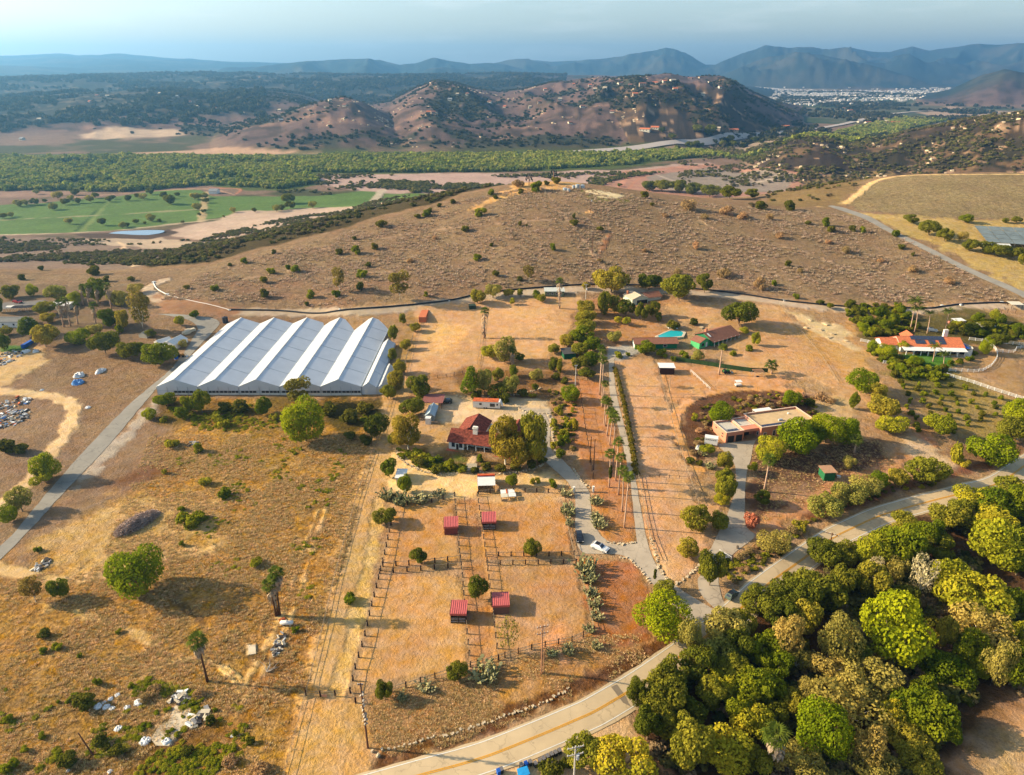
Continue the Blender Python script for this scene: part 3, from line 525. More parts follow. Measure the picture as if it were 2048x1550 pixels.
def thing(name, label, cat, loc=(0, 0, 0), rz=0, group=None, me=None):
    o = bpy.data.objects.new(name, me); COL.objects.link(o); o.location = loc; o.rotation_euler = (0, 0, rz)
    o['label'] = label; o['category'] = cat
    if group: o['group'] = group
    return o
def copy_tree(o, loc=None, rz=None, label=None, scale=None, parent=None):
    c = o.copy(); COL.objects.link(c)
    if parent is not None: c.parent = parent
    for ch in o.children: copy_tree(ch, parent=c)
    if loc is not None: c.location = loc
    if rz is not None: c.rotation_euler = (0, 0, rz)
    if scale is not None: c.scale = scale
    if label: c['label'] = label
    return c
def front(a, b):
    """origin, turn and width of a building from the two front corners on the ground"""
    p, q = P(*a), P(*b); d = q - p; return Vector((p.x, p.y, min(p.z, q.z))), math.atan2(d.y, d.x), math.hypot(d.x, d.y)
# ------------------------------------------------------------ roads
def asphalt(name, c, crack=.5, wear=.16):
    m = bpy.data.materials.new(name); m.use_nodes = True; n = m.node_tree.nodes; l = m.node_tree.links; b = n["Principled BSDF"]
    b.inputs["Roughness"].default_value = .9; b.inputs["Specular IOR Level"].default_value = .12
    tc = n.new("ShaderNodeTexCoord"); a = n.new("ShaderNodeTexNoise"); a.inputs["Scale"].default_value = .18; a.inputs["Detail"].default_value = 6; a.inputs["Roughness"].default_value = .65
    v = n.new("ShaderNodeTexVoronoi"); v.feature = 'DISTANCE_TO_EDGE'; v.inputs["Scale"].default_value = .13
    nz = n.new("ShaderNodeTexNoise"); nz.inputs["Scale"].default_value = .5; nz.inputs["Detail"].default_value = 4
    ad = n.new("ShaderNodeVectorMath"); ad.operation = 'MULTIPLY_ADD'; l.new(nz.outputs["Color"], ad.inputs[0]); ad.inputs[1].default_value = (5, 5, 0); l.new(tc.outputs["Object"], ad.inputs[2])
    l.new(tc.outputs["Object"], a.inputs[0]); l.new(tc.outputs["Object"], nz.inputs[0]); l.new(ad.outputs[0], v.inputs[0])
    r1 = n.new("ShaderNodeMapRange"); r1.inputs[1].default_value = .3; r1.inputs[2].default_value = .7; r1.inputs[3].default_value = 1 - wear; r1.inputs[4].default_value = 1 + wear; l.new(a.outputs["Fac"], r1.inputs[0])
    r2 = n.new("ShaderNodeMapRange"); r2.inputs[1].default_value = .0; r2.inputs[2].default_value = .018; r2.inputs[3].default_value = 1 - crack; r2.inputs[4].default_value = 1; l.new(v.outputs["Distance"], r2.inputs[0])
    mm = n.new("ShaderNodeMath"); mm.operation = 'MULTIPLY'; l.new(r1.outputs[0], mm.inputs[0]); l.new(r2.outputs[0], mm.inputs[1])
    sc_ = n.new("ShaderNodeVectorMath"); sc_.operation = 'SCALE'; sc_.inputs[0].default_value = tuple(alb(c)); l.new(mm.outputs[0], sc_.inputs["Scale"]); l.new(sc_.outputs[0], b.inputs["Base Color"])
    return m
def resample(V, step):
    L = [0.]
    for i in range(1, len(V)): L.append(L[-1] + math.hypot(V[i][0] - V[i - 1][0], V[i][1] - V[i - 1][1]))
    n = max(2, int(L[-1] / step)); s = np.linspace(0, L[-1], n + 1); return np.interp(s, L, [v[0] for v in V]), np.interp(s, L, [v[1] for v in V]), s
def normals(x, y):
    dx = np.gradient(x); dy = np.gradient(y); q = np.hypot(dx, dy) + 1e-9; return -dy / q, dx / q
def ribbon(name, x, y, o0, o1, m, lift=.07, cross=5, kind='structure', parent=None, rag=0.):
    """sheet draped on the ground between two side offsets of a centre line (arrays or numbers)"""
    nx, ny = normals(x, y); n = len(x); o0 = np.broadcast_to(o0, (n,)).astype(float); o1 = np.broadcast_to(o1, (n,)).astype(float)
    if rag: o0 = o0 + fbm(x, y, 3., 3, 61) * rag; o1 = o1 + fbm(x + 50, y, 3., 3, 62) * rag
    t = np.linspace(0, 1, cross + 1)[None]; off = o0[:, None] * (1 - t) + o1[:, None] * t
    X = x[:, None] + nx[:, None] * off; Y = y[:, None] + ny[:, None] * off; Z = H(X, Y) + lift
    i = np.arange(n - 1)[:, None] * (cross + 1) + np.arange(cross)[None]; f = np.stack([i, i + cross + 1, i + cross + 2, i + 1], -1).reshape(-1, 4)
    me = new_mesh(name, np.c_[X.ravel(), Y.ravel(), Z.ravel()], f[:, ::-1], m, smooth=True); o = link(name, me, parent)
    if me.polygons[0].normal.z < 0: me.flip_normals()
    if kind: o['kind'] = kind
    return o
def two_edges(name, L, R, m, lift=.07, step=1.2, rag=.15):
    l = smooth_line([(q.x, q.y) for q in PP(L)], 5); r = smooth_line([(q.x, q.y) for q in PP(R)], 5); n = 90
    def eq(V): 
        x, y, s = resample(V, .5); k = np.linspace(0, len(x) - 1, n); return np.interp(k, range(len(x)), x), np.interp(k, range(len(x)), y)
    lx, ly = eq(l); rx, ry = eq(r); c = 8; t = np.linspace(0, 1, c + 1)[None]
    e = fbm(lx, ly, 2.5, 3, 71) * rag; X = lx[:, None] * (1 - t) + rx[:, None] * t + e[:, None] * (1 - 2 * t); Y = ly[:, None] * (1 - t) + ry[:, None] * t; Z = H(X, Y) + lift
    i = np.arange(n - 1)[:, None] * (c + 1) + np.arange(c)[None]; f = np.stack([i, i + c + 1, i + c + 2, i + 1], -1).reshape(-1, 4)
    me = new_mesh(name, np.c_[X.ravel(), Y.ravel(), Z.ravel()], f, m, smooth=True)
    if me.polygons[0].normal.z < 0: me.flip_normals()
    return link(name, me, kind='structure')
MROAD = asphalt("asphalt_sunbleached", (216, 188, 148), .25, .10); MDRIVE = asphalt("asphalt_grey", (190, 172, 150), .35, .14); MDARK = asphalt("asphalt_dark", (158, 150, 138), .3, .14)
MYEL = M("yellow_line_paint", (240, 166, 20), var=.15, vscale=3); MWHITELINE = M("white_line_paint", (244, 236, 222), var=.12, vscale=3)
CL = smooth_line([(q.x, q.y) for q in PP([(700,1590),(843,1550),(960,1517.5),(1048,1484),(1150,1441),(1197,1419),(1277,1371),(1364.5,1309.7),(1471,1226),(1522.6,1179),(1600,1122.6),(1663,1078),(1725,1047),(1774,1027),(1847,1006.5),(1930,985),(2000,965),(2060,925),(2150,870),(2300,800)])], 6)
rx, ry, _s = resample(CL, 1.2)
ribbon("road", rx, ry, -3.75, 3.6, MROAD, .07, 10, rag=.25)
ribbon("road_centre_line", rx, ry, .06, .23, MYEL, .105, 1); ribbon("road_centre_line", rx, ry, -.23, -.06, MYEL, .105, 1)
ribbon("road_edge_line", rx, ry, 2.93, 3.11, MWHITELINE, .105, 1); ribbon("road_edge_line", rx, ry, -3.13, -2.95, MWHITELINE, .105, 1)
def patch(name, pts, m, lift):
    V = [(q.x, q.y) for q in PP(pts)]; ribbon_pts = V; cx = sum(v[0] for v in V) / len(V); cy = sum(v[1] for v in V) / len(V); b = MB(); n = len(V)
    zz = lambda x, y: hz(x, y) + lift
    for i in range(n):
        a, c = V[i], V[(i + 1) % n]; b.quad((cx, cy, zz(cx, cy)), (a[0], a[1], zz(*a)), (c[0], c[1], zz(*c)))
    me = b.me(name, m)
    if me.polygons[0].normal.z < 0: me.flip_normals()
    return link(name, me, kind='structure')
patch("road_repair_patch", [(1222,1374),(1234,1369),(1252,1394),(1262,1414),(1246,1406)], asphalt("asphalt_patch", (150, 132, 110), .1, .05), .076)
two_edges("lane", [(-80,1190),(0,1120.6),(61.5,1057.6),(129,984),(243,861),(293,800),(350,742),(400,690),(437,651),(430,638),(395,632),(340,628)], [(-140,1180),(0,1093),(88,993),(146.5,926),(222.7,844),(293,779),(345,735),(388,672),(396,655),(376,640),(350,634),(314,628)], MDARK, .07, rag=.4)
two_edges("palm_driveway", [(1217,712),(1218,740),(1220,788),(1238,861),(1258,949),(1267,1022),(1273,1085),(1265,1100),(1268,1125),(1293,1153),(1330,1195),(1385,1246),(1400,1252)], [(1230,712),(1228,738),(1233,788),(1251,861),(1267,934),(1282,1022),(1296.5,1090),(1314,1134),(1326,1150),(1340,1160),(1362,1180),(1420,1215),(1440,1228)], MDRIVE, .06)
two_edges("ranch_driveway", [(1268,1126),(1242,1110),(1190,1108),(1163,1104),(1151,1071.6),(1150,998),(1140,972),(1125,954),(1090,922),(1080,890),(1072,850),(1062,828)], [(1280,1088),(1262,1088),(1225,1088),(1210,1078),(1198,1066),(1183,1028),(1180.5,992.5),(1169,969),(1125,919),(1101,896),(1100,852),(1090,828)], MDRIVE, .08)
two_edges("pink_house_driveway", [(1440,1228),(1402,1190),(1395,1160),(1402,1148),(1422.5,1095.5),(1457.6,1022),(1472,963.7),(1466,922.7),(1437,893),(1440,888)], [(1450,1210),(1440,1180),(1440,1140),(1470,1105),(1510,1072),(1490,1046),(1493,949),(1501.6,920),(1506,895),(1512,880)], MDRIVE, .075)
two_edges("hill_road", [(1655,412),(1690,424),(1780,466),(1860,506),(1950,551),(2060,602),(2200,670)], [(1665,411),(1704,421),(1790,462),(1872,502),(1962,546),(2066,592),(2210,655)], MDARK, .09, rag=.3)
FW = smooth_line([(q.x, q.y) for q in PP([(880,316),(1024,309),(1150,305),(1280,296),(1380,286),(1440,278),(1540,268),(1600,262),(1660,254),(1700,246),(1760,232),(1830,224),(1900,221)], 1200)], 5)
fx, fy, _s = resample(FW, 30); ribbon("freeway", fx, fy, -11, 11, asphalt("concrete_far", (190, 176, 166), .1, .05), 2.2, 2)
ribbon("freeway_side_road", *[a - b for a, b in zip(resample([(q.x, q.y) for q in PP([(1440,278),(1340,290),(1290,294)], 1200)], 30)[:2], (0, 0))], -6, 6, MDARK, 1.5, 2)
SLAB = asphalt("broken_concrete", (226, 206, 176), .45, .14)
patch("concrete_slab", [(350,1412),(366,1406),(384,1410),(376,1440),(366,1462),(348,1478),(338,1492),(312,1492),(302,1478),(318,1452),(336,1444)], SLAB, .09); patch("concrete_pad", [(497,1291),(511,1290),(512,1308),(497,1310)], SLAB, .09)
# water
def water_mat(name, c, rough=.04):
    m = bpy.data.materials.new(name); m.use_nodes = True; n = m.node_tree.nodes; l = m.node_tree.links; b = n["Principled BSDF"]
    b.inputs["Base Color"].default_value = (*alb(c), 1); b.inputs["Roughness"].default_value = rough; b.inputs["IOR"].default_value = 1.33
    tc = n.new("ShaderNodeTexCoord"); z = n.new("ShaderNodeTexNoise"); z.inputs["Scale"].default_value = 2.; l.new(tc.outputs["Object"], z.inputs[0])
    bp = n.new("ShaderNodeBump"); bp.inputs["Distance"].default_value = .02; l.new(z.outputs["Fac"], bp.inputs["Height"]); l.new(bp.outputs[0], b.inputs["Normal"]); return m
def pond(name, pts, m, z, dmin=600):
    V = smooth_line(pts + [pts[0]], 4)[:-1]; V = [at_z(a, b, z) for a, b in V]; me = MB().quad(*[(x, y, z) for x, y in V]).me(name, m)
    if me.polygons[0].normal.z < 0: me.flip_normals()
    return link(name, me, kind='structure')
pond("pond", [(212,468),(235,463),(270,461),(300,460),(328,461),(322,466),(296,470),(270,473),(235,473)], water_mat("pond_water", (120, 140, 160)), hz(*at_z(270, 466, -39)) + .8)
# ------------------------------------------------------------ common materials
WHITE = M("white_paint", (246, 240, 232), var=.06, vscale=.8); WALLW = M("white_stucco", (244, 236, 222), var=.07, vscale=.8, rough=.9)
def film(name, c, t):
    m = M(name, c, rough=.35, spec=.5, var=.06, vscale=.25); n = m.node_tree.nodes; l = m.node_tree.links; tr = n.new("ShaderNodeBsdfTranslucent"); tr.inputs[0].default_value = (.86, .88, .9, 1)
    x = n.new("ShaderNodeMixShader"); x.inputs[0].default_value = t; l.new(n["Principled BSDF"].outputs[0], x.inputs[1]); l.new(tr.outputs[0], x.inputs[2]); tp = n.new("ShaderNodeBsdfTransparent"); y = n.new("ShaderNodeMixShader"); y.inputs[0].default_value = .12; l.new(x.outputs[0], y.inputs[1]); l.new(tp.outputs[0], y.inputs[2]); l.new(y.outputs[0], n["Material Output"].inputs[0]); return m
FILM = film("greenhouse_film", (250, 250, 252), .18); FILMW = film("greenhouse_side_film", (244, 246, 250), .15)
BLACK = mat("dark_opening", (.012, .012, .014), .5, .3, 0); GLASS = mat("window_glass", (.02, .026, .034), .08, .6, 0)
WOOD = M("dark_creosote_wood", (66, 42, 32), var=.3, vscale=2); WOODG = M("weathered_wood", (176, 152, 122), var=.2, vscale=2); STEEL = M("galvanised_steel", (196, 202, 206), rough=.45, spec=.5, var=.1, metal=.2)
REDROOF = M("red_metal_roof", (196, 92, 86), rough=.5, spec=.4, var=.1); MAROON = M("maroon_siding", (132, 70, 62), var=.12); REDTILE = M("red_clay_tile", (146, 74, 56), var=.6, vscale=1.3, rough=.85)
ORTILE = M("orange_clay_tile", (214, 122, 80), var=.22, vscale=1.6, rough=.85); BRROOF = M("brown_shingle", (150, 100, 78), var=.15, vscale=1.2); TAN = M("tan_roof", (206, 186, 158), var=.1)
PINK = M("pink_stucco", (224, 146, 114), var=.08, vscale=.6, rough=.9); GREENP = M("green_paint", (44, 128, 84), var=.1); DGREEN = M("dark_green_mesh", (58, 84, 46), var=.2); ROCK = M("pale_rock", (214, 190, 156), var=.25, vscale=1.2, rough=.95, bump=.1, bscale=2.)
RUST = M("rusty_sheet", (206, 104, 56), var=.35, vscale=1.2); SOLAR = mat("solar_panel", (.035, .045, .07), .2, .6, .1); RUBBER = mat("rubber", (.02, .02, .02), .8, .2, 0); CONC = M("pale_concrete", (214, 196, 168), var=.12, vscale=.5, rough=.95)
BLUE = M("blue_plastic", (44, 100, 190), var=.06); CREAM = M("cream_wall", (226, 214, 190), var=.06)
# ------------------------------------------------------------ greenhouse
def greenhouse():
    Y0, Z0 = 240.0, 4.7; xs = [(-131.6 + 15.15 * i) for i in range(6)]; ze, zr = Z0 + 3.3, Z0 + 6.15
    t = thing("greenhouse", "large white film greenhouse with five long peaked bays and two short side bays", "greenhouse", (0, 0, 0))
    def bay(x0, x1, y0, y1, ze, zr, px=.44):
        xm = x0 + (x1 - x0) * px; yl = y1 - y0
        n = max(1, round(yl / 12))
        for k in range(n):
            ya, yb = y0 + yl * k / n + .02, y0 + yl * (k + 1) / n - .02
            part("roof_panel", MB().slab((x0, ya, ze), (xm - .05, ya, zr), (xm - .05, yb, zr), (x0, yb, ze), .05), FILM, t)
            part("roof_panel", MB().slab((xm + .05, ya, zr), (x1 - .1, ya, ze), (x1 - .1, yb, ze), (xm + .05, yb, zr), .05), FILM, t)
            part("purlin", MB().tube([(x0, ya, ze + .07), (xm, ya, zr + .07), (x1 - .1, ya, ze + .07)], .05, 4), STEEL, t)
        part("ridge_cap", MB().box(xm - .25, xm + .25, y0 - .1, y1, zr - .02, zr + .1), WHITE, t)
        part("gutter", MB().box(x1 - .35, x1 + .02, y0, y1, ze - .12, ze + .05), STEEL, t)
        part("gable_panel", MB().quad((x0, y0, ze), (x1, y0, ze), (xm, y0, zr - .04)).quad((x1, y0 + .05, ze), (x0, y0 + .05, ze), (xm, y0 + .05, zr - .04)), FILMW, t)
        part("gable_panel", MB().quad((x1, y1, ze), (x0, y1, ze), (xm, y1, zr - .04)), FILMW, t)
        return xm
    for i in range(5):
        x0, x1 = xs[i], xs[i + 1]; bay(x0, x1, Y0, 312, ze, zr)
        part("front_wall_panel", MB().box(x0 + .1, x1 - .1, Y0, Y0 + .08, Z0 + 1.7, ze - .02), FILMW, t)
        part("kick_wall", MB().box(x0 + .1, x1 - .1, Y0, Y0 + .1, Z0 - .8, Z0 + .75), WALLW, t)
        part("front_rail", MB().box(x0, x1, Y0 - .06, Y0 - .01, Z0 + 1.62, Z0 + 1.72), STEEL, t)
        a = x0 + (6.0 if i == 0 else .6); b = x1 - .5
        if i == 2: a, b = x0 + .6, x0 + 6.2
        spans = [(a, b)] + ([(x0 + 8.2, x1 - .4)] if i == 2 else [])
        for a, b in spans:
            part("vent_opening", MB().box(a, b, Y0 + .02, Y0 + .3, Z0 + .76, Z0 + 1.6), BLACK, t)
            k = a
            while k < b: part("vent_slat", MB().box(k, k + .12, Y0 - .02, Y0 + .01, Z0 + .76, Z0 + 1.6), WHITE, t); k += 1.45
        if i == 0: part("front_wall_panel", MB().box(x0 + .1, a - .1, Y0, Y0 + .08, Z0 + .76, Z0 + 1.69), FILMW, t)
        for k in range(4):
            part("post", MB().box(x0 + k * 3.79 - .06, x0 + k * 3.79 + .06, Y0 - .14, Y0 - .02, Z0 - .8, ze), STEEL, t)
    part("side_wall", MB().box(xs[0] - .05, xs[0] + .03, Y0, 312, Z0 - 1, ze - .05), FILMW, t)
    part("added_pale_block", MB().box(xs[0] + .2, xs[5] - .2, Y0 + .4, 311.8, Z0 - .5, Z0 + 1.4), M("added_block_white", (226, 228, 226), var=.12, vscale=.2), t)  # unseen pale block added under the film to brighten the roof
    part("back_wall", MB().box(xs[0], xs[5], 312, 312.08, Z0 - 1, ze), FILMW, t)
    for (x0, x1, y1, e, r) in ((xs[5], xs[5] + 5.7, 287, ze - .5, ze + 1.5), (xs[5] + 5.7, xs[5] + 9.2, 261, ze - .9, ze + .6)):
        bay(x0, x1, Y0 + .4, y1, e, r); part("front_wall_panel", MB().box(x0 + .1, x1 - .1, Y0 + .4, Y0 + .48, Z0 - .8, e - .02), FILMW, t)
        part("side_wall", MB().box(x1 - .06, x1, Y0 + .5, y1, Z0 - 1, e - .05), FILMW, t)
        part("back_wall", MB().box(x0, x1 - .08, y1, y1 + .08, Z0 - 1, e), FILMW, t)
        part("door", MB().box(x0 + 1., x0 + 2.2, Y0 + .36, Y0 + .39, Z0 - .2, Z0 + 2.0), WHITE, t)
    part("side_wall", MB().box(xs[5] - .06, xs[5] + .04, Y0 + .5, 312, Z0 - 1, ze - .15), FILMW, t)
greenhouse()
# ------------------------------------------------------------ house kit
def window(t, x, z, w_, h, side='front', at=0., fr=WHITE, glass=GLASS, d=.06):
    """a framed window on a wall: side front looks at -y (at = wall y), left looks at -x (at = wall x)"""
    mb, mg = MB(), MB()
    def bx(m, a, b, c, d_, e, f):
        if side == 'front': m.box(a, b, at - f, at - e, c, d_)
        elif side == 'left': m.box(at - f, at - e, a, b, c, d_)
        else: m.box(at + e, at + f, a, b, c, d_)
    q = .1
    for r in ((x - w_/2 - q, x + w_/2 + q, z - q, z), (x - w_/2 - q, x + w_/2 + q, z + h, z + h + q), (x - w_/2 - q, x - w_/2, z, z + h), (x + w_/2, x + w_/2 + q, z, z + h)): bx(mb, *r, .003, d)
    bx(mg, x - w_/2, x + w_/2, z, z + h, .003, .03); f = part("window", mb, fr, t); part("pane", mg, glass, f); return f
def gable(t, x0, x1, y0, y1, ze, zr, m, axis='x', oh=.4, pitch=.35, amp=.06, rows=1, step=0., name="roof", kind=None):
    """two roof slopes; axis = direction of the ridge"""
    s = (zr - ze)
    if axis == 'x':
        ym = (y0 + y1) / 2; k = s / ((y1 - y0) / 2) * oh
        A = [(x0 - oh, y0 - oh, ze - k), (x1 + oh, y0 - oh, ze - k), (x1 + oh, ym, zr), (x0 - oh, ym, zr)]; B = [(x1 + oh, y1 + oh, ze - k), (x0 - oh, y1 + oh, ze - k), (x0 - oh, ym, zr), (x1 + oh, ym, zr)]
    else:
        xm = (x0 + x1) / 2; k = s / ((x1 - x0) / 2) * oh
        A = [(x0 - oh, y1 + oh, ze - k), (x0 - oh, y0 - oh, ze - k), (xm, y0 - oh, zr), (xm, y1 + oh, zr)]; B = [(x1 + oh, y0 - oh, ze - k), (x1 + oh, y1 + oh, ze - k), (xm, y1 + oh, zr), (xm, y0 - oh, zr)]
    for q in (A, B): part(name, MB().cor(*q, pitch, amp, .12, rows, step), m, t, kind=kind)
    cap = MB()
    if axis == 'x': cap.tube([(x0 - oh, ym, zr + .02), (x1 + oh, ym, zr + .02)], .14, 6)
    else: cap.tube([(xm, y0 - oh, zr + .02), (xm, y1 + oh, zr + .02)], .14, 6)
    part("ridge_tile", cap, m, t)
def gend(mb, x0, x1, y0, y1, z0, ze, zr, axis='x'):
    """wall block with gable ends"""
    mb.box(x0, x1, y0, y1, z0, ze)
    if axis == 'x':
        ym = (y0 + y1) / 2
        mb.quad((x0, y1, ze), (x0, y0, ze), (x0, ym, zr - .08)); mb.quad((x1, y0, ze), (x1, y1, ze), (x1, ym, zr - .08))
    else:
        xm = (x0 + x1) / 2
        mb.quad((x0, y0, ze), (x1, y0, ze), (xm, y0, zr - .08)); mb.quad((x1, y1, ze), (x0, y1, ze), (xm, y1, zr - .08))
    return mb
def ranch_house():
    o, a, _ = front((896.8, 899), (974, 908)); t = thing("ranch_house", "white ranch house with weathered red clay tile roofs and a walled courtyard", "house", o, a)
    TK = dict(pitch=.34, amp=.09, rows=12, step=.05, kind='stuff')
    w1 = MB(); w1.box(0, 5.0, .6, 9.2, -1.2, 3.0); w1.box(5.0, 23, 3.2, 9.2, -1.2, 3.0); w1.quad((0, 9.2, 3), (0, .6, 3), (0, 4.9, 5.1)); w1.quad((23, .6, 3), (23, 9.2, 3), (23, 4.9, 5.1)); part("wall", w1, WALLW, t)
    gable(t, 0, 23, .6, 9.2, 3.0, 5.2, REDTILE, 'x', .5, **TK)
    w2 = gend(MB(), .8, 9.2, 9.25, 17.5, -1.2, 2.9, 4.9, 'y'); part("wall", w2, WALLW, t); gable(t, .8, 9.2, 7.6, 17.5, 2.9, 4.9, REDTILE, 'y', .4, **TK)
    w3 = gend(MB(), 15.6, 23, 9.25, 17.0, -1.2, 2.9, 4.8, 'y'); part("wall", w3, WALLW, t); gable(t, 15.6, 23, 7.6, 17.0, 2.9, 4.8, REDTILE, 'y', .4, **TK)
    part("courtyard_wall", MB().box(9.25, 15.5, 15.6, 16., -1, 2.6), WALLW, t); part("courtyard_floor", MB().box(9.3, 15.5, 9.3, 15.5, -.8, .12), CONC, t)
    part("painted_opening", MB().box(12.6, 14.2, 15.5, 15.58, .15, 2.2), BLACK, t)  # black panel paints the shade inside an opening in the wall
    ch = part("chimney", MB().box(7.2, 8.7, 3.6, 4.6, 3.5, 6.6), WALLW, t); part("chimney_cap", MB().box(7.05, 8.85, 3.45, 4.75, 6.6, 6.8).box(7.3, 7.6, 3.7, 4.5, 6.8, 7.1).box(8.3, 8.6, 3.7, 4.5, 6.8, 7.1).box(7.15, 8.75, 3.6, 4.6, 7.1, 7.2), WALLW, ch)
    window(t, 1.5, 1.0, .9, 1.3, at=.6, fr=BLACK); window(t, 4.0, 1.0, .9, 1.3, at=.6, fr=BLACK)
    part("door", MB().box(2.45, 3.25, .52, .59, 0, 2.1), WOOD, t)
    for x in (6.2, 9.0, 11.8, 14.6, 17.4, 20.2, 22.8): part("porch_post", MB().box(x - .14, x + .14, .7, .98, -.6, 2.8), WALLW if x < 12 else WOOD, t)
    for x in (7.4, 10.4, 13.4, 16.4, 19.4): window(t, x, .9, 1.3, 1.3, at=3.2)
    part("porch_floor", MB().box(-.6, 23.2, -.7, 3.1, -.9, .05), M("terracotta_paving", (196, 96, 66), var=.15), t)
    window(t, 3.0, 1.0, 1, 1.2, side='left', at=0); window(t, 6.4, 1.0, 1, 1.2, side='left', at=0); window(t, 12, 1.0, 1, 1.2, side='left', at=.8)
    part("porch_bench", MB().box(10.6, 12.6, 2.2, 2.8, .1, .5), WOOD, t)
ranch_house()
def pink_house():
    o, a, _ = front((1450.6, 886), (1488.8, 880)); t = thing("pink_stucco_house", "long flat-roofed pink stucco house with parapets and dark garage doors", "house", o, a)
    RF = M("tan_flat_roof", (214, 180, 134), var=.1, vscale=.6); RG = M("grey_flat_roof", (206, 196, 180), var=.1)
    def block(x0, x1, y0, y1, h, rf, par=.55):
        b = MB().box(x0, x1, y0, y0 + .3, -1.5, h).box(x0, x1, y1 - .3, y1, -1.5, h).box(x0, x0 + .3, y0 + .3, y1 - .3, -1.5, h).box(x1 - .3, x1, y0 + .3, y1 - .3, -1.5, h)
        part("wall", b, PINK, t); part("flat_roof", MB().box(x0 + .3, x1 - .3, y0 + .3, y1 - .3, h - par - .1, h - par), rf, t)
        part("parapet_cap", MB().box(x0 - .05, x1 + .05, y0 - .05, y0 + .34, h, h + .08).box(x0 - .05, x1 + .05, y1 - .34, y1 + .05, h, h + .08).box(x0 - .05, x0 + .34, y0 + .34, y1 - .34, h, h + .08).box(x1 - .34, x1 + .05, y0 + .34, y1 - .34, h, h + .08), M("pale_cap", (238, 206, 180), var=.05), t)
    block(0, 6.5, 0, 8.5, 3.7, RG); block(6.5, 12.0, 2.6, 8.5, 3.9, RG, .5); block(12.0, 32.5, -1.2, 9.6, 4.5, RF)
    for x in (.6, 3.6):
        g = part("garage_door", MB().box(x, x + 2.4, -.06, -.003, 0, 2.4), BLACK, t); part("door_frame", MB().box(x - .15, x, -.1, -.003, 0, 2.55).box(x + 2.4, x + 2.55, -.1, -.003, 0, 2.55).box(x, x + 2.4, -.1, -.003, 2.4, 2.55), PINK, g)
    part("porch_beam", MB().box(6.5, 12, 0, .4, 3.0, 3.9).box(6.5, 12, .4, 2.6, 3.7, 3.9), PINK, t); part("porch_floor", MB().box(6.5, 12, -.4, 2.59, -.6, .06), M("terracotta_paving", (196, 96, 66)), t)
    part("entry_door", MB().box(8.2, 10.2, 2.52, 2.597, .05, 2.4), BLACK, t)
    for x, w_, h in ((13.6, 1.0, 1.0), (17.0, .9, 2.0), (20.8, .9, 2.0), (24.4, 1.1, 1.4), (28, 1.1, 1.4)): window(t, x, 1.9 - h / 2, w_, h, at=-1.2)
    for y in (1.0,): window(t, 0.4, 1.1, .8, 1.2, side='left', at=12.0)
    for y, z in ((2.2, 2.2), (6.2, 2.4), (2.2, 1.2)): window(t, y, z, .9, .45, side='left', at=0, fr=PINK)
    for k in range(9): part("solar_panel", MB().slab((13 + k * 1.55, -.5, 4.15), (14.5 + k * 1.55, -.5, 4.15), (14.5 + k * 1.55, .8, 4.4), (13 + k * 1.55, .8, 4.4), .06), SOLAR, t)
    for k in range(3): part("solar_panel", MB().slab((1.4 + k * 1.3, .7, 3.4), (2.6 + k * 1.3, .7, 3.4), (2.6 + k * 1.3, 2.4, 3.5), (1.4 + k * 1.3, 2.4, 3.5), .06), SOLAR, t)
    part("back_canopy", MB().box(18, 24.5, 9.7, 13.2, 3.5, 3.65).box(18.1, 18.3, 12.9, 13.1, -1, 3.5).box(24.2, 24.4, 12.9, 13.1, -1, 3.5), WHITE, t)
    part("roof_vent", MB().box(21, 22.4, 2.4, 3.0, 3.96, 4.5), STEEL, t); part("roof_vent", MB().box(27, 27.5, 6, 6.5, 3.96, 4.4), WHITE, t)
pink_house()
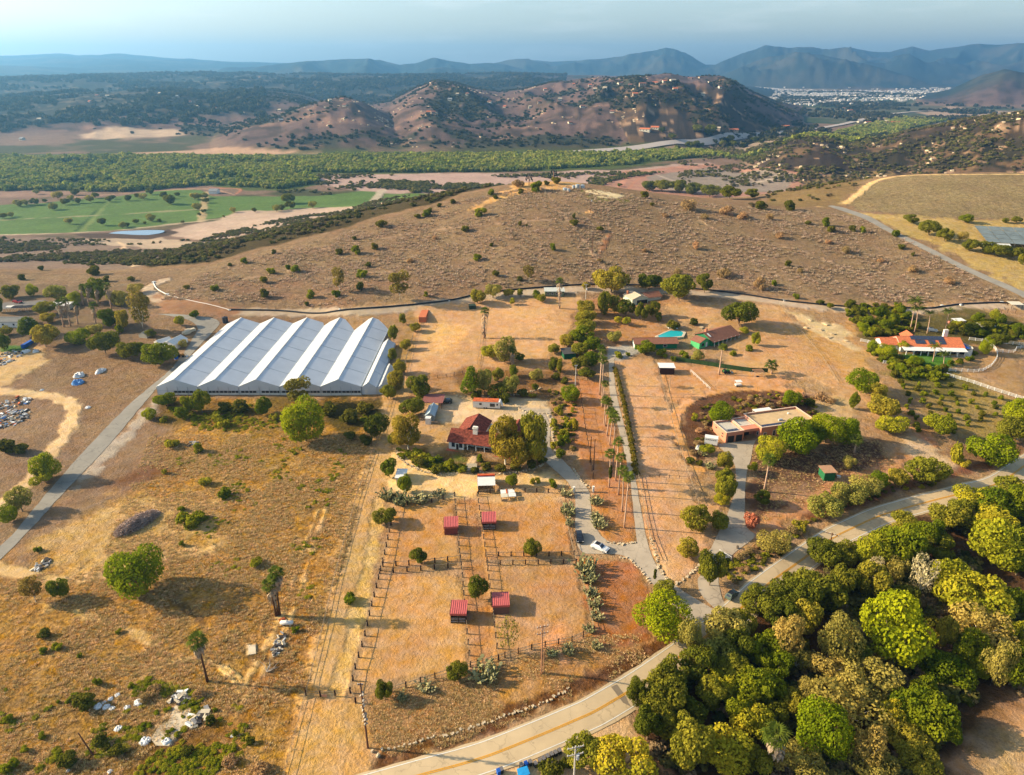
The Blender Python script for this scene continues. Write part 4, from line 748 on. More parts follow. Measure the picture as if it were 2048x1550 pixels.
def green_house():
    o, a, w_ = front((1270, 699), (1356, 699)); t = thing("green_walled_house", "green walled house with brown shingle roofs beside a swimming pool", "house", o, a + .06)
    # long low garage wing
    part("wall", gend(MB(), 0, 17.5, 0, 6.6, -1.5, 2.7, 3.9, 'x'), GREENP, t); gable(t, 0, 17.5, 0, 6.6, 2.7, 3.9, BRROOF, 'x', .6, .5, .03)
    for x in (5, 12.5): window(t, x, 1.0, 1.4, 1.0, at=0)
    part("garage_door", MB().box(-.06, -.003, 1.2, 5.2, 0, 2.3), WHITE, t)
    # main block, turned
    o2, a2, w2 = front((1423, 693), (1474, 674)); m = bpy.data.objects.new("main_wing", None)
    Mx = Matrix.Rotation(-t.rotation_euler.z, 4, 'Z') @ Matrix.Translation(Vector(o2) - Vector(o)); b2 = a2 - t.rotation_euler.z
    def T(mb):
        R_ = Matrix.Translation(Mx.to_translation()) @ Matrix.Rotation(b2, 4, 'Z'); R_.translation = Matrix.Rotation(-t.rotation_euler.z, 3, 'Z') @ (Vector(o2) - Vector(o))
        mb.v = [tuple(R_ @ Vector(v)) for v in mb.v]; return mb
    L = w2; D = 9.5
    part("wall", T(gend(MB(), 0, L, 0, D, -1.8, 2.8, 4.8, 'x')), GREENP, t)
    k = .45 * 2.0 / (D / 2)
    for q in ([(-.7, -1.4, 2.8 - k * 3), (L + .7, -1.4, 2.8 - k * 3), (L + .7, D / 2, 4.9), (-.7, D / 2, 4.9)], [(L + .7, D + .6, 2.8 - k), (-.7, D + .6, 2.8 - k), (-.7, D / 2, 4.9), (L + .7, D / 2, 4.9)]):
        part("roof", T(MB().cor(*q, .5, .03, .12)), BRROOF, t)
    for i in range(7): part("porch_post", T(MB().box(.3 + i * L / 6.2, .45 + i * L / 6.2, -1.2, -1.05, -.6, 2.5)), WHITE, t)
    for i in range(5): part("window", T(MB().box(1.2 + i * L / 5, 2.6 + i * L / 5, -.06, -.003, .8, 2.1)), GLASS, t)
    part("chimney", T(MB().box(1.6, 2.5, D / 2 + .3, D / 2 + 1.2, 4, 5.8)), M("brick_chimney", (200, 130, 96)), t)
    part("skylight", T(MB().slab((.4, 1.6, 3.75), (1.2, 1.6, 3.75), (1.2, 3.6, 4.6), (.4, 3.6, 4.6), .05)), WHITE, t)
    part("wall", T(gend(MB(), -6.2, -.05, 1.2, 6.0, -1.8, 2.6, 3.8, 'y')), M("pale_green_paint", (92, 190, 120)), t)
    xm = -3.1
    for q in ([(-6.6, 6.2, 2.5), (-6.6, .8, 2.5), (xm, .8, 3.95), (xm, 6.2, 3.95)], [(.2, .8, 2.5), (.2, 6.2, 2.5), (xm, 6.2, 3.95), (xm, .8, 3.95)]): part("roof", T(MB().cor(*q, .5, .03, .12)), BRROOF, t)
    part("window", T(MB().box(-4.8, -3.4, 1.13, 1.197, .6, 1.9)), GLASS, t); part("door", T(MB().box(-2.4, -1.4, 1.13, 1.197, 0, 2.0)), WHITE, t)
    part("patio", T(MB().box(-7, L * .9, -4.2, -.1, -1.5, -.55)), M("red_brick_patio", (186, 96, 72)), t)
green_house()
def pool():
    z = P(1340, 668).z + .35; pts = [(1316, 671.5), (1333, 664), (1349, 658.5), (1359, 660.5), (1367, 665.5), (1363, 672.5), (1340, 674.5), (1318, 675.5)]
    V = [at_z(a, b, z) for a, b in pts]; c = (sum(v[0] for v in V) / 8, sum(v[1] for v in V) / 8); t = thing("swimming_pool", "turquoise swimming pool with pale concrete deck beside the green walled house", "swimming pool", (c[0], c[1], z))
    inn = [((v[0] - c[0]), (v[1] - c[1])) for v in V]; out = [(x * 1.22, y * 1.28) for x, y in inn]
    part("water", MB().quad(*[(x, y, .02) for x, y in inn][::-1]), mat("pool_water", (.02, .36, .38), .05, .5, .06), t); d = MB()
    for i in range(8):
        j = (i + 1) % 8; d.quad((*inn[i], .1), (*out[i], .1), (*out[j], .1), (*inn[j], .1)); d.quad((*out[i], .1), (*out[i], -1.5), (*out[j], -1.5), (*out[j], .1)); d.quad((*inn[j], .1), (*inn[j], -.2), (*inn[i], -.2), (*inn[i], .1))
    me = part("deck", d, CONC, t)
pool()
def simple(name, label, cat, a, b, depth, he, zr=None, wall=WALLW, roof=TAN, axis='x', kind='gable', hb=None, wins=0, door=None, pitch=.5, amp=.03, oh=.35, yaw=0, width=None, open_=False, group=None, extra=None):
    """small building: a, b = front corners on the ground in the picture"""
    o, r, w_ = front(a, b); w_ = width or w_; t = thing(name, label, cat, o, r + yaw, group)
    if kind == 'gable':
        part("wall", gend(MB(), 0, w_, 0, depth, -1.2, he, zr, axis), wall, t); gable(t, 0, w_, 0, depth, he, zr, roof, axis, oh, pitch, amp)
    else:
        hb = hb if hb is not None else he
        if open_:
            for x in (.08, w_ - .22):
                for y, h in ((.05, he), (depth - .2, hb)): part("post", MB().box(x, x + .14, y, y + .14, -.8, h), WOOD, t)
        else:
            m = MB(); v = [(0, 0), (w_, 0), (w_, depth), (0, depth)]; hh = [he, he, hb, hb]
            for i in range(4):
                j = (i + 1) % 4; m.quad((*v[i], -1), (*v[j], -1), (*v[j], hh[j]), (*v[i], hh[i]))
            part("wall", m, wall, t)
        k = (hb - he) / depth
        part("roof", MB().cor((-oh, -oh, he - k * oh + .06), (w_ + oh, -oh, he - k * oh + .06), (w_ + oh, depth + oh, hb + k * oh + .06), (-oh, depth + oh, hb + k * oh + .06), pitch, amp, .08), roof, t)
    for i in range(wins): window(t, w_ * (i + .7) / (wins + .4), 1.0, .9, .9, at=0)
    if door is not None: part("door", MB().box(door, door + .95, -.06, -.003, 0, 2.05), WOOD, t)
    if extra: extra(t, w_, depth)
    return t
# upper house on the slope
def uh(t, w_, d):
    part("side_wall", gend(MB(), w_ + .02, w_ + 8, 1.5, 8.5, -1.5, 2.7, 4.0, 'x'), CREAM, t); gable(t, w_ + .1, w_ + 8, 1.5, 8.5, 2.7, 4.1, BRROOF, 'x', .5, .5, .03); part("chimney", MB().box(1, 1.8, 7, 7.8, 3, 5.2), M("brick_chimney", (200, 130, 96)), t)
    part("balcony_opening", MB().box(w_ * .3, w_ * .95, -.05, -.003, .4, 2.2), BLACK, t)
simple("hillside_house", "pale house with tan and brown roofs among oaks, uppermost on the slope", "house", (1264, 611), (1296, 605), 9, 3.0, 4.6, wall=M("pale_green_wall", (214, 222, 196)), roof=TAN, axis='y', wins=0, extra=uh)
def oh_(t, w_, d):
    for i in range(9): part("veranda_post", MB().box(1 + i * (w_ - 2) / 8, 1.3 + i * (w_ - 2) / 8, -3.2, -2.9, -1, 2.5), WHITE, t)
    part("veranda_roof", MB().slab((0, -3.6, 2.45), (w_, -3.6, 2.45), (w_, -.45, 2.95), (0, -.45, 2.95), .12), WHITE, t); part("veranda_floor", MB().box(0, w_, -3.5, -.02, -1, .05), CONC, t)
    part("chimney", MB().box(w_ * .8, w_ * .8 + 1.6, 8.2, 9.4, 4, 7.6), WALLW, t)
    for i in range(6):
        part("glass_door", MB().box(1.6 + i * 4.4, 4.6 + i * 4.4, -.06, -.003, .1, 2.3), GLASS, t)
    for r_ in range(2):
        for i in range(10):
            if r_ == 0 and i in (0, 4, 7): continue
            x = w_ * .2 + i * 1.35; y = 1.3 + r_ * 2.3; z = lambda yy: 3.0 + (5.4 - 3.0) * yy / 5.5 + .2
            part("solar_panel", MB().slab((x, y, z(y)), (x + 1.28, y, z(y)), (x + 1.28, y + 2.1, z(y + 2.1)), (x, y + 2.1, z(y + 2.1)), .05), SOLAR, t)
    # left wing and turret roof
    part("wall", gend(MB(), -6.5, -.05, 2, 9.5, -1.2, 2.9, 4.4, 'x'), WALLW, t); gable(t, -6.5, .6, 2, 9.5, 2.9, 4.5, ORTILE, 'x', .5, .36, .07, 8, .04, kind='stuff')
    part("wall", gend(MB(), 5.5, 10.5, 11.05, 15, -1.2, 3.2, 4.6, 'y'), WALLW, t); gable(t, 5.5, 10.5, 9.5, 15, 3.2, 4.7, ORTILE, 'y', .4, .36, .07, 6, .04, kind='stuff')
    c = MB(); n = 12
    for i in range(n):
        a0, a1 = -math.pi / 2 + math.pi * i / n, -math.pi / 2 + math.pi * (i + 1) / n
        p0, p1 = (w_ + .2 + 4.2 * math.cos(a0), 3 + 5.2 * math.sin(a0)), (w_ + .2 + 4.2 * math.cos(a1), 3 + 5.2 * math.sin(a1))
        c.quad((*p0, -1.5), (*p1, -1.5), (*p1, 2.6), (*p0, 2.6)); c.quad((p1[0] * .99, p1[1], 2.6), (p1[0] * .99, p1[1], -1.5), (p0[0] * .99, p0[1], -1.5), (p0[0] * .99, p0[1], 2.6))
    part("curved_wall", c, WALLW, t)
    for i in range(2): part("blue_awning", MB().slab((w_ - 1.2 + i * .4, 3.2 - i * 3.4, 2.9), (w_ + 2.4, 3.2 - i * 3.4, 2.7), (w_ + 2.2, 5.6 - i * 3.4, 2.9), (w_ - 1.2, 5.6 - i * 3.4, 3.1), .08), BLUE, t)
t_ = simple("orange_tiled_house", "long white house with orange tile roof, solar panels and a shaded veranda", "house", (1800, 703), (1925, 709), 11, 3.0, 5.4, wall=WALLW, roof=ORTILE, axis='x', pitch=.36, amp=.07, extra=oh_)
# ------------------------------------------------------------ paddock shelters
def shelter(a, b, depth, hf, hb, label, closed, wallm):
    o, r, w_ = front(a, b); t = thing("loafing_shed", label, "horse shelter", o, r, "red roofed shelters in the paddocks")
    part("roof", MB().cor((-.15, -.15, hf), (w_ + .15, -.15, hf), (w_ + .15, depth, hb), (-.15, depth, hb), .42, .09, .06), REDROOF, t)
    part("fascia", MB().box(-.16, w_ + .16, -.2, -.155, hf - .5, hf + .03), REDROOF, t)
    part("side_wall", MB().box(0, .06, 0, depth - .1, -.4, hf - .12), wallm, t); part("side_wall", MB().box(w_ - .06, w_, 0, depth - .1, -.4, hf - .12), wallm, t); part("back_wall", MB().box(.07, w_ - .07, depth - .16, depth - .1, -.4, hb - .12), wallm, t)
    if closed: part("front_wall", MB().box(.07, w_ - .07, -.02, .04, -.4, hf - .1), wallm, t)
    else:
        for x in (0, w_ / 2, w_ - .12): part("post", MB().box(x, x + .12, -.1, -.02, -.4, hf - .1), WOOD, t)
        for z in (.5, 1.0, 1.45): part("rail", MB().box(.12, w_ - .12, -.09, -.04, z, z + .08), STEEL, t)
        part("hay_manger", MB().box(w_ * .3, w_ * .75, depth * .5, depth * .8, 0, .8), WOODG, t)
    return t
shelter((889, 1070), (916, 1069), 4.3, 2.7, 2.95, "red roofed shelter with closed maroon front, in the upper left paddock", True, MAROON)
shelter((964.5, 1060), (991.5, 1059), 4.3, 2.7, 2.95, "red roofed shelter with slatted maroon front, in the upper right paddock", False, MAROON)
shelter((901.5, 1246), (932, 1246), 4.2, 2.8, 3.0, "red roofed shelter with dark open front, in the lower left paddock", False, M("grey_brown_siding", (120, 90, 78)))
shelter((986, 1229), (1018, 1228), 4.2, 2.7, 2.9, "red roofed shelter with grey front boards, in the lower right paddock", True, M("grey_brown_siding", (120, 90, 78)))
def tack():
    o, r, w_ = front((956, 985), (990, 984)); t = thing("tack_barn", "small barn with red ridge slope and white front roof at the paddock head", "barn", o, r)
    part("roof", MB().cor((-.1, 0, 2.3), (w_ + .1, 0, 2.3), (w_ + .1, 3.6, 3.3), (-.1, 3.6, 3.3), .3, .04, .06), WHITE, t, label="white corrugated front slope")
    part("roof", MB().cor((w_ + .1, 6.4, 2.5), (-.1, 6.4, 2.5), (-.1, 3.6, 3.3), (w_ + .1, 3.6, 3.3), .3, .04, .06), RUST, t, label="rusty red back slope")
    part("ridge_board", MB().box(-.1, w_ + .1, 3.45, 3.75, 3.3, 3.7), M("orange_red_board", (206, 74, 44)), t)
    for x in (.05, w_ / 2, w_ - .2): part("post", MB().box(x, x + .15, .1, .25, -.6, 2.3), WOOD, t); part("post", MB().box(x, x + .15, 6.1, 6.25, -.6, 2.4), WOOD, t)
    part("side_wall", MB().box(0, .05, .3, 6.05, -.6, 2.3), WHITE, t); part("back_wall", MB().box(.2, w_ - .2, 6.0, 6.06, -.6, 2.3), MAROON, t)
tack()
def hut():
    o, r, w_ = front((1003, 1003), (1031, 1001)); t = thing("low_feed_shelter", "low rickety shelter roofed with broken white sheets beside the tack barn", "shelter", o, r)
    for i, (x0, x1, y0, y1) in enumerate(((0, 1.6, 2.2, 4.2), (1.9, w_, 2.3, 4.4), (-.1, 1.9, .1, 2.0), (2.1, w_ + .2, .2, 2.1))):
        part("roof_sheet", MB().slab((x0, y0, 1.25 + .05 * i), (x1, y0 + .1, 1.3), (x1, y1, 1.4), (x0, y1 - .05, 1.35 + .04 * i), .05), WHITE if i != 2 else CREAM, t)
    part("roof_sheet", MB().slab((1.55, 1.9, 1.42), (2.0, 1.9, 1.42), (2.0, 4.3, 1.5), (1.55, 4.3, 1.5), .04), RUST, t)
    for x in (0, w_ / 2, w_ - .15):
        for y in (.1, 2.1, 4.1): part("post", MB().box(x, x + .14, y, y + .14, -.4, 1.25), WOODG, t)
    part("front_board", MB().box(0, w_ * .45, 0, .06, -.2, .7), WOODG, t)
hut()
# ------------------------------------------------------------ foliage
def leaf_mat(name, a, b, transl=.38, var=.22):
    """leaves: base colour between two greens by clump, a little different from tree to tree"""
    m = bpy.data.materials.new(name); m.use_nodes = True; n = m.node_tree.nodes; l = m.node_tree.links; n.clear()
    at = n.new("ShaderNodeAttribute"); at.attribute_name = "tint"; oi = n.new("ShaderNodeObjectInfo")
    mx = n.new("ShaderNodeMix"); mx.data_type = 'RGBA'; l.new(at.outputs["Fac"], mx.inputs[0]); mx.inputs[6].default_value = (*a, 1); mx.inputs[7].default_value = (*b, 1)
    hs = n.new("ShaderNodeHueSaturation"); l.new(mx.outputs[2], hs.inputs["Color"])
    r = n.new("ShaderNodeMapRange"); r.inputs[3].default_value = .482; r.inputs[4].default_value = .515; l.new(oi.outputs["Random"], r.inputs[0]); l.new(r.outputs[0], hs.inputs["Hue"])
    r2 = n.new("ShaderNodeMapRange"); r2.inputs[3].default_value = 1 + var; r2.inputs[4].default_value = 1 - var; l.new(oi.outputs["Random"], r2.inputs[0]); l.new(r2.outputs[0], hs.inputs["Value"])
    d = n.new("ShaderNodeBsdfDiffuse"); t = n.new("ShaderNodeBsdfTranslucent"); ms = n.new("ShaderNodeMixShader"); ms.inputs[0].default_value = transl
    l.new(hs.outputs[0], d.inputs[0]); l.new(hs.outputs[0], t.inputs[0]); l.new(d.outputs[0], ms.inputs[1]); l.new(t.outputs[0], ms.inputs[2])
    o = n.new("ShaderNodeOutputMaterial"); l.new(ms.outputs[0], o.inputs[0]); return m
BARK = M("grey_bark", (150, 128, 104), var=.25, vscale=2); BARKP = M("pale_bark", (226, 212, 190), var=.15, vscale=1.5); PALMT = M("palm_trunk", (206, 168, 140), var=.2, vscale=3); SKIRT = M("dead_fronds", (186, 160, 130), var=.25, vscale=4)
def crown_mesh(name, m, seed, n=2600, leaf=.075, lobes=11, lr=(.34, .5), asp=.8, spread=.62, sparse=False, low=.22, cone=False):
    """leaf-sized faces spread over clumps; radius 1, height 2*asp"""
    g = np.random.default_rng(seed); hh = 2 * asp
    if cone:
        zc = g.uniform(.12, .95, lobes); ra = (1 - zc) * .72; th = g.uniform(0, 6.28, lobes); C = np.c_[np.cos(th) * ra, np.sin(th) * ra, zc * hh]; R = (.2 + .28 * (1 - zc))
    else:
        d = g.normal(size=(lobes, 3)); d /= np.linalg.norm(d, axis=1)[:, None]; rad = g.uniform(.55, 1, lobes)[:, None] ** .5
        C = d * rad * spread; C[:, 2] = hh * (low + (1 - low) / 2) + C[:, 2] * hh * (1 - low) * .5 / .85; R = g.uniform(*lr, lobes) * np.where(C[:, 2] > hh * .8, .8, 1)
    k = g.choice(lobes, n * 4, p=R ** 2 / (R ** 2).sum()); v = g.normal(size=(n * 4, 3)); v /= np.linalg.norm(v, axis=1)[:, None]
    sub = g.normal(size=(lobes * 14, 3)); sub /= np.linalg.norm(sub, axis=1)[:, None]
    rr = R[k] * g.uniform(.78, 1.06, n * 4)
    # clumps within each lobe: push leaves out where a twig bunch is
    bunch = (v @ sub[:60].T).max(1); rr = rr * (.86 + .2 * (bunch > .93)) 
    p = C[k] + v * rr[:, None] * np.array([1, 1, min(1.0, asp * 1.15)])
    keep = np.ones(n * 4, bool)
    for j in range(lobes):
        q = np.linalg.norm((p - C[j]) / np.array([1, 1, min(1.0, asp * 1.15)]), axis=1); keep &= ~((q < R[j] * .7) & (k != j))
    if sparse: keep &= bunch > .9
    keep &= p[:, 2] > hh * .04
    p, v, k, bunch = p[keep][:n], v[keep][:n], k[keep][:n], bunch[keep][:n]; N = len(p)
    nn = v * .9 + g.normal(size=(N, 3)) * .55; nn[:, 2] += .25; nn /= np.linalg.norm(nn, axis=1)[:, None]
    u = np.cross(nn, g.normal(size=(N, 3))); u /= np.linalg.norm(u, axis=1)[:, None]; w_ = np.cross(nn, u)
    s = leaf * g.uniform(.6, 1.35, N)[:, None]; e = s * g.uniform(.55, 1, (N, 1))
    V = np.stack([p - u * s, p - w_ * e, p + u * s, p + w_ * e], 1).reshape(-1, 3); Fc = np.arange(N * 4).reshape(-1, 4)
    me = new_mesh(name, V, Fc, m); lt = g.uniform(0, 1, lobes)
    tint = np.clip(lt[k] * .6 + g.uniform(0, .4, N) + (bunch > .95) * .15, 0, 1)
    a = me.attributes.new("tint", 'FLOAT', 'FACE'); a.data.foreach_set("value", tint.astype(np.float32)); me['asp'] = asp
    return me
def trunk_mesh(name, m, seed, asp, r=.05, top=.55, limbs=5, spread=.5):
    g = random.Random(seed); b = MB(); hh = 2 * asp; b.tube([(0, 0, -.15), (g.uniform(-.03, .03), g.uniform(-.03, .03), hh * .2), (g.uniform(-.06, .06), g.uniform(-.06, .06), hh * top)], [r * 1.25, r, r * .5], 6, False)
    for i in range(limbs):
        a = 6.28 * i / limbs + g.uniform(-.4, .4); z0 = hh * g.uniform(.12, .35); q = spread * g.uniform(.7, 1.1)
        b.tube([(0, 0, z0), (math.cos(a) * q * .5, math.sin(a) * q * .5, z0 + hh * .16), (math.cos(a) * q, math.sin(a) * q, z0 + hh * g.uniform(.3, .48))], [r * .6, r * .42, r * .14], 5, False)
    return b.me(name, m, True)
LK = {  # kind: (dark colour, light colour, crown options, trunk options)
 'oak':      ((0.074,0.088,0.010), (0.209,0.210,0.018), dict(n=5250, leaf=0.0471, lobes=19, lr=(.2,.46), spread=.7, asp=.62), {}),
 'olive':    ((0.152,0.160,0.015), (0.386,0.325,0.031), dict(n=4900, leaf=0.0502, lobes=19, lr=(.2,.46), spread=.7, asp=.66), {}),
 'green':    ((0.079,0.121,0.007), (0.230,0.246,0.010), dict(n=4900, leaf=0.0502, lobes=19, lr=(.2,.46), spread=.7, asp=.66), {}),
 'pepper':   ((0.118,0.167,0.006), (0.316,0.343,0.009), dict(n=5950, leaf=0.0426, lobes=16, asp=.74, low=.08), {}),
 'yellow':   ((0.182,0.209,0.013), (0.481,0.418,0.023), dict(n=4550, leaf=0.0486, lobes=19, lr=(.2,.46), spread=.7, asp=.70), {}),
 'tan':      ((0.212,0.173,0.034), (0.512,0.394,0.083), dict(n=3675, leaf=0.0441, lobes=19, lr=(.2,.46), spread=.7, asp=.74), dict(limbs=8, r=.045)),
 'sycamore': ((0.141,0.124,0.013), (0.407,0.304,0.030), dict(n=5250, leaf=0.0426, lobes=15, asp=.72, lr=(.28,.42)), dict(limbs=7)),
 'grey':     ((0.171,0.167,0.029), (0.440,0.385,0.074), dict(n=4550, leaf=0.0456, lobes=19, lr=(.2,.46), spread=.7, asp=.66), {}),
 'dead':     ((0.308,0.247,0.121), (0.620,0.529,0.264), dict(n=900, leaf=.045, lobes=12, asp=.78, lr=(.26,.4)), dict(limbs=11, r=.05, spread=.7)),
 'euc':      ((0.127,0.114,0.019), (0.336,0.252,0.045), dict(n=1500, leaf=.07, lobes=14, asp=1.2, lr=(.22,.36), low=.25), dict(limbs=8, r=.035)),
 'sapling':  ((.12, .10, .02), (.36, .29, .06), dict(n=620, leaf=.055, lobes=16, asp=.9, lr=(.22,.36), spread=.7), dict(limbs=9, r=.03)),
 'pine':     ((0.069,0.121,0.007), (0.260,0.296,0.010), dict(n=2600, leaf=.06, lobes=20, asp=1.15, cone=True), {}),
 'shrub':    ((0.067,0.077,0.009), (0.172,0.160,0.017), dict(n=700, leaf=.12, lobes=7, asp=.5, low=.02), {}),
 'shrubg':   ((0.094,0.129,0.007), (0.260,0.268,0.012), dict(n=700, leaf=.12, lobes=7, asp=.55, low=.02), {}),
 'shruby':   ((0.181,0.176,0.013), (0.425,0.378,0.026), dict(n=700, leaf=.11, lobes=8, asp=.5, low=.02), {}),
 'shrubt':   ((0.220,0.145,0.061), (0.491,0.317,0.133), dict(n=700, leaf=.10, lobes=8, asp=.6, low=.02), {}),
 'pink':     ((0.385,0.089,0.050), (0.620,0.230,0.121), dict(n=900, leaf=.10, lobes=9, asp=.6, low=.02), {}),
 'cypress':  ((0.033,0.048,0.007), (0.094,0.102,0.012), dict(n=900, leaf=.22, lobes=10, asp=4.5, lr=(.6,.8), spread=.3, low=.02), {}),
}
WORDS = {'oak': 'dark green oak', 'olive': 'olive green tree', 'green': 'fresh green tree', 'pepper': 'bright yellow-green pepper tree', 'yellow': 'yellow leafed tree', 'tan': 'tan autumn leafed tree', 'sycamore': 'golden brown sycamore', 'grey': 'grey-green tree', 'dead': 'bare whitish dead tree', 'euc': 'sparse tall eucalyptus', 'sapling':  ((.12, .10, .02), (.36, .29, .06), dict(n=620, leaf=.055, lobes=16, asp=.9, lr=(.22,.36), spread=.7), dict(limbs=9, r=.03)),
 'pine': 'bright green conical pine', 'sapling': 'thin yellow sapling', 'shrub': 'dark green shrub', 'shrubg': 'light green shrub', 'shruby': 'yellowish shrub', 'shrubt': 'dry tan bush', 'pink': 'pink flowering bush', 'cypress': 'narrow dark cypress'}
KMESH = {}
def kmesh(kind):
    if kind not in KMESH:
        a, b, co, to = LK[kind]; m = leaf_mat("leaves_" + kind, a, b); co = dict(co); asp = co['asp']; nv = 4 if kind in ('oak', 'olive', 'green', 'tan', 'yellow', 'pepper') else 3
        bk = BARKP if kind in ('dead', 'euc', 'sycamore', 'tan') else BARK
        KMESH[kind] = [(crown_mesh("crown", m, hash_(kind) + i * 7, **co), None if kind.startswith('shrub') or kind in ('pink', 'cypress') else trunk_mesh("trunk", bk, hash_(kind) + i, asp, **to)) for i in range(nv)]
    return KMESH[kind]
def hash_(s): return sum(ord(c) * (i + 3) for i, c in enumerate(s)) % 9973
LAND = [  # landmarks that a label can point to
 (550,710,'the white greenhouse',190),(975,870,'the white ranch house',60),(903,1050,'the closed maroon shelter',22),(977,1040,'the slatted red shelter',22),(916,1225,'the dark open shelter',22),(1002,1208,'the lower right shelter',22),
 (972,970,'the tack barn',25),(974,808,'the white mobile trailer',30),(866,800,'the maroon carport',25),(1530,850,'the pink house',70),(1655,945,'the green hut',20),(1430,672,'the green walled house',45),(1340,667,'the swimming pool',20),
 (1290,595,'the hillside house',30),(1335,737,'the white roofed barn',18),(1870,685,'the orange tiled house',70),(340,680,'the white tents',30),(30,640,'the white mobile home',30),(275,1045,'the grey brush pile',30),(360,1440,'the broken concrete slab',40),
 (1083,1300,'the double crossarm pole',20),(733,1430,'the ivy-clad pole',20),(1110,360,'the hilltop antenna trees',25),(1200,388,'the hilltop gravel pad',25),(270,466,'the pond',40),(1990,475,'the flat grey nursery',50),(1158,1074,'the black car',15),(1200,1097,'the white car',15),
 (1320,1160,'the driveway fork',20),(1410,1230,'the road junction',25),(1463,1190,'the roadside car',15),(848,630,'the orange container',15),(560,1220,'the triple palm clump',15),(395,1290,'the lone leaning palm',15),(1245,1000,'the palm avenue',35),(1455,1090,'the pink house gate',25),
 (1090,1515,'the row of roadside bins',40),(50,820,'the scrap heap',40),(1000,740,'the garden grove',30),(1185,485,'the lower hill pole',15),(1181,410,'the upper hill pole',15),(1108,585,'the long green barn',20),(150,610,'the palm grove',40),
 (560,480,'the hill crest',60),(1700,420,'the hilltop road bend',30),(1960,300,'the dark rocky hill',60),(1560,1340,'the roadside forest',80),(1780,1263,'the biggest forest tree',60),(1950,1480,'the dirt lot',60),(1810,330,'the ridge field',40),(400,400,'the farm track in the pasture',40)]
PEND = []
def auto(o, desc, px, py, big=None): PEND.append([o, desc, px, py])
def settle_labels():
    """give each waiting thing a label that names what it stands by, and tell look-alikes at one spot apart"""
    by = {}
    for o, desc, px, py in PEND:
        best = min(LAND, key=lambda q: math.hypot(q[0] - px, (q[1] - py) * 1.3) - q[3]); dx, dy = px - best[0], (py - best[1]) * 1.3; r = math.hypot(dx, dy)
        if r < best[3] * .55: w_ = "beside"
        elif abs(dx) > abs(dy) * 1.6: w_ = ("left of" if dx < 0 else "right of")
        elif abs(dy) > abs(dx) * 1.6: w_ = ("beyond" if dy < 0 else "in front of")
        else: w_ = ("beyond, left of" if dx < 0 else "beyond, right of") if dy < 0 else ("before, left of" if dx < 0 else "before, right of")
        far = r - best[3]; w_ = ("far " if far > 110 else "well " if far > 45 else "") + w_ if "," not in w_ else w_
        by.setdefault(f"{desc} {w_} {best[2]}", []).append((o, px, py))
    ordn = ['', 'second', 'third', 'fourth', 'fifth', 'sixth', 'seventh', 'eighth', 'ninth', 'tenth', 'eleventh', 'twelfth', 'thirteenth', 'fourteenth', 'fifteenth', 'sixteenth', 'seventeenth', 'eighteenth', 'nineteenth', 'twentieth']
    for lab, L in by.items():
        L.sort(key=lambda q: q[1])
        for i, (o, px, py) in enumerate(L):
            if len(L) == 1: o['label'] = lab
            elif i == 0: o['label'] = lab + ", leftmost"
            elif i == len(L) - 1: o['label'] = lab + ", rightmost"
            else: o['label'] = lab + f", {ordn[i] if i < 20 else 'middle'} from left"
def solve_crown(cx, cy, w_, h):
    """crown seen at a picture point with that size: where it stands, how wide and how tall it is"""
    base = P(cx, min(cy + h * .3, 1800)); 
    for _ in range(2):
        s = scale_at(base.x, base.y, base.z); dep = math.atan2(CAMZ - base.z, math.hypot(base.x, base.y)); W = w_ / s
        H2 = max((h / 2) ** 2 - (W * s / 2 * math.sin(dep)) ** 2, (W * s * .3 * math.cos(dep)) ** 2); Ht = 2 * math.sqrt(H2) / (s * math.cos(dep))
        base = P(cx, cy + Ht / 2 * s * math.cos(dep))
    return base, W, Ht
SIZES = ((40, 'small'), (75, 'medium'), (999, 'large'))
NT = [0]
GRP = {'oak': 'oaks and other broad trees', 'olive': 'oaks and other broad trees', 'green': 'oaks and other broad trees'}
def plant(kind, cx, cy, w_, h, desc=None, label=None, cat=None, group=None, hmul=1.0, trunk_h=.0):
    NT[0] += 1; i = NT[0]; fs = 1.14 if group == 'roadside forest trees' else 1.0; base, W, Ht = solve_crown(cx, cy, w_ * fs, h * fs); Ht *= hmul
    cm, tm = kmesh(kind)[i % len(kmesh(kind))]; small = kind.startswith('shrub') or kind in ('pink',)
    nm = 'shrub' if small else ('cypress_tree' if kind == 'cypress' else ('pine_tree' if kind == 'pine' else ('oak_tree' if kind == 'oak' else 'tree')))
    s = W / 2 * 1.06; sz = Ht / (2 * cm['asp']) * 1.02; rz = (i * 2.399) % 6.283
    if tm is None:
        o = thing(nm, '', cat or ('shrub' if small else 'tree'), base - Vector((0, 0, .1)), rz, group or ('shrubs' if small else None), me=cm); o.scale = (s, s, sz)
    else:
        o = thing(nm, '', cat or 'tree', base, rz, group or 'trees'); o.scale = (s, s, sz)
        link("trunk", tm, o); link("crown", cm, o)
    if label: o['label'] = label
    else:
        m = W if not small else W * 2.4; sz_ = 'small ' if m < 5 else ('large ' if m > 11 else '')
        auto(o, sz_ + (desc or WORDS[kind]), cx, cy)
    return o
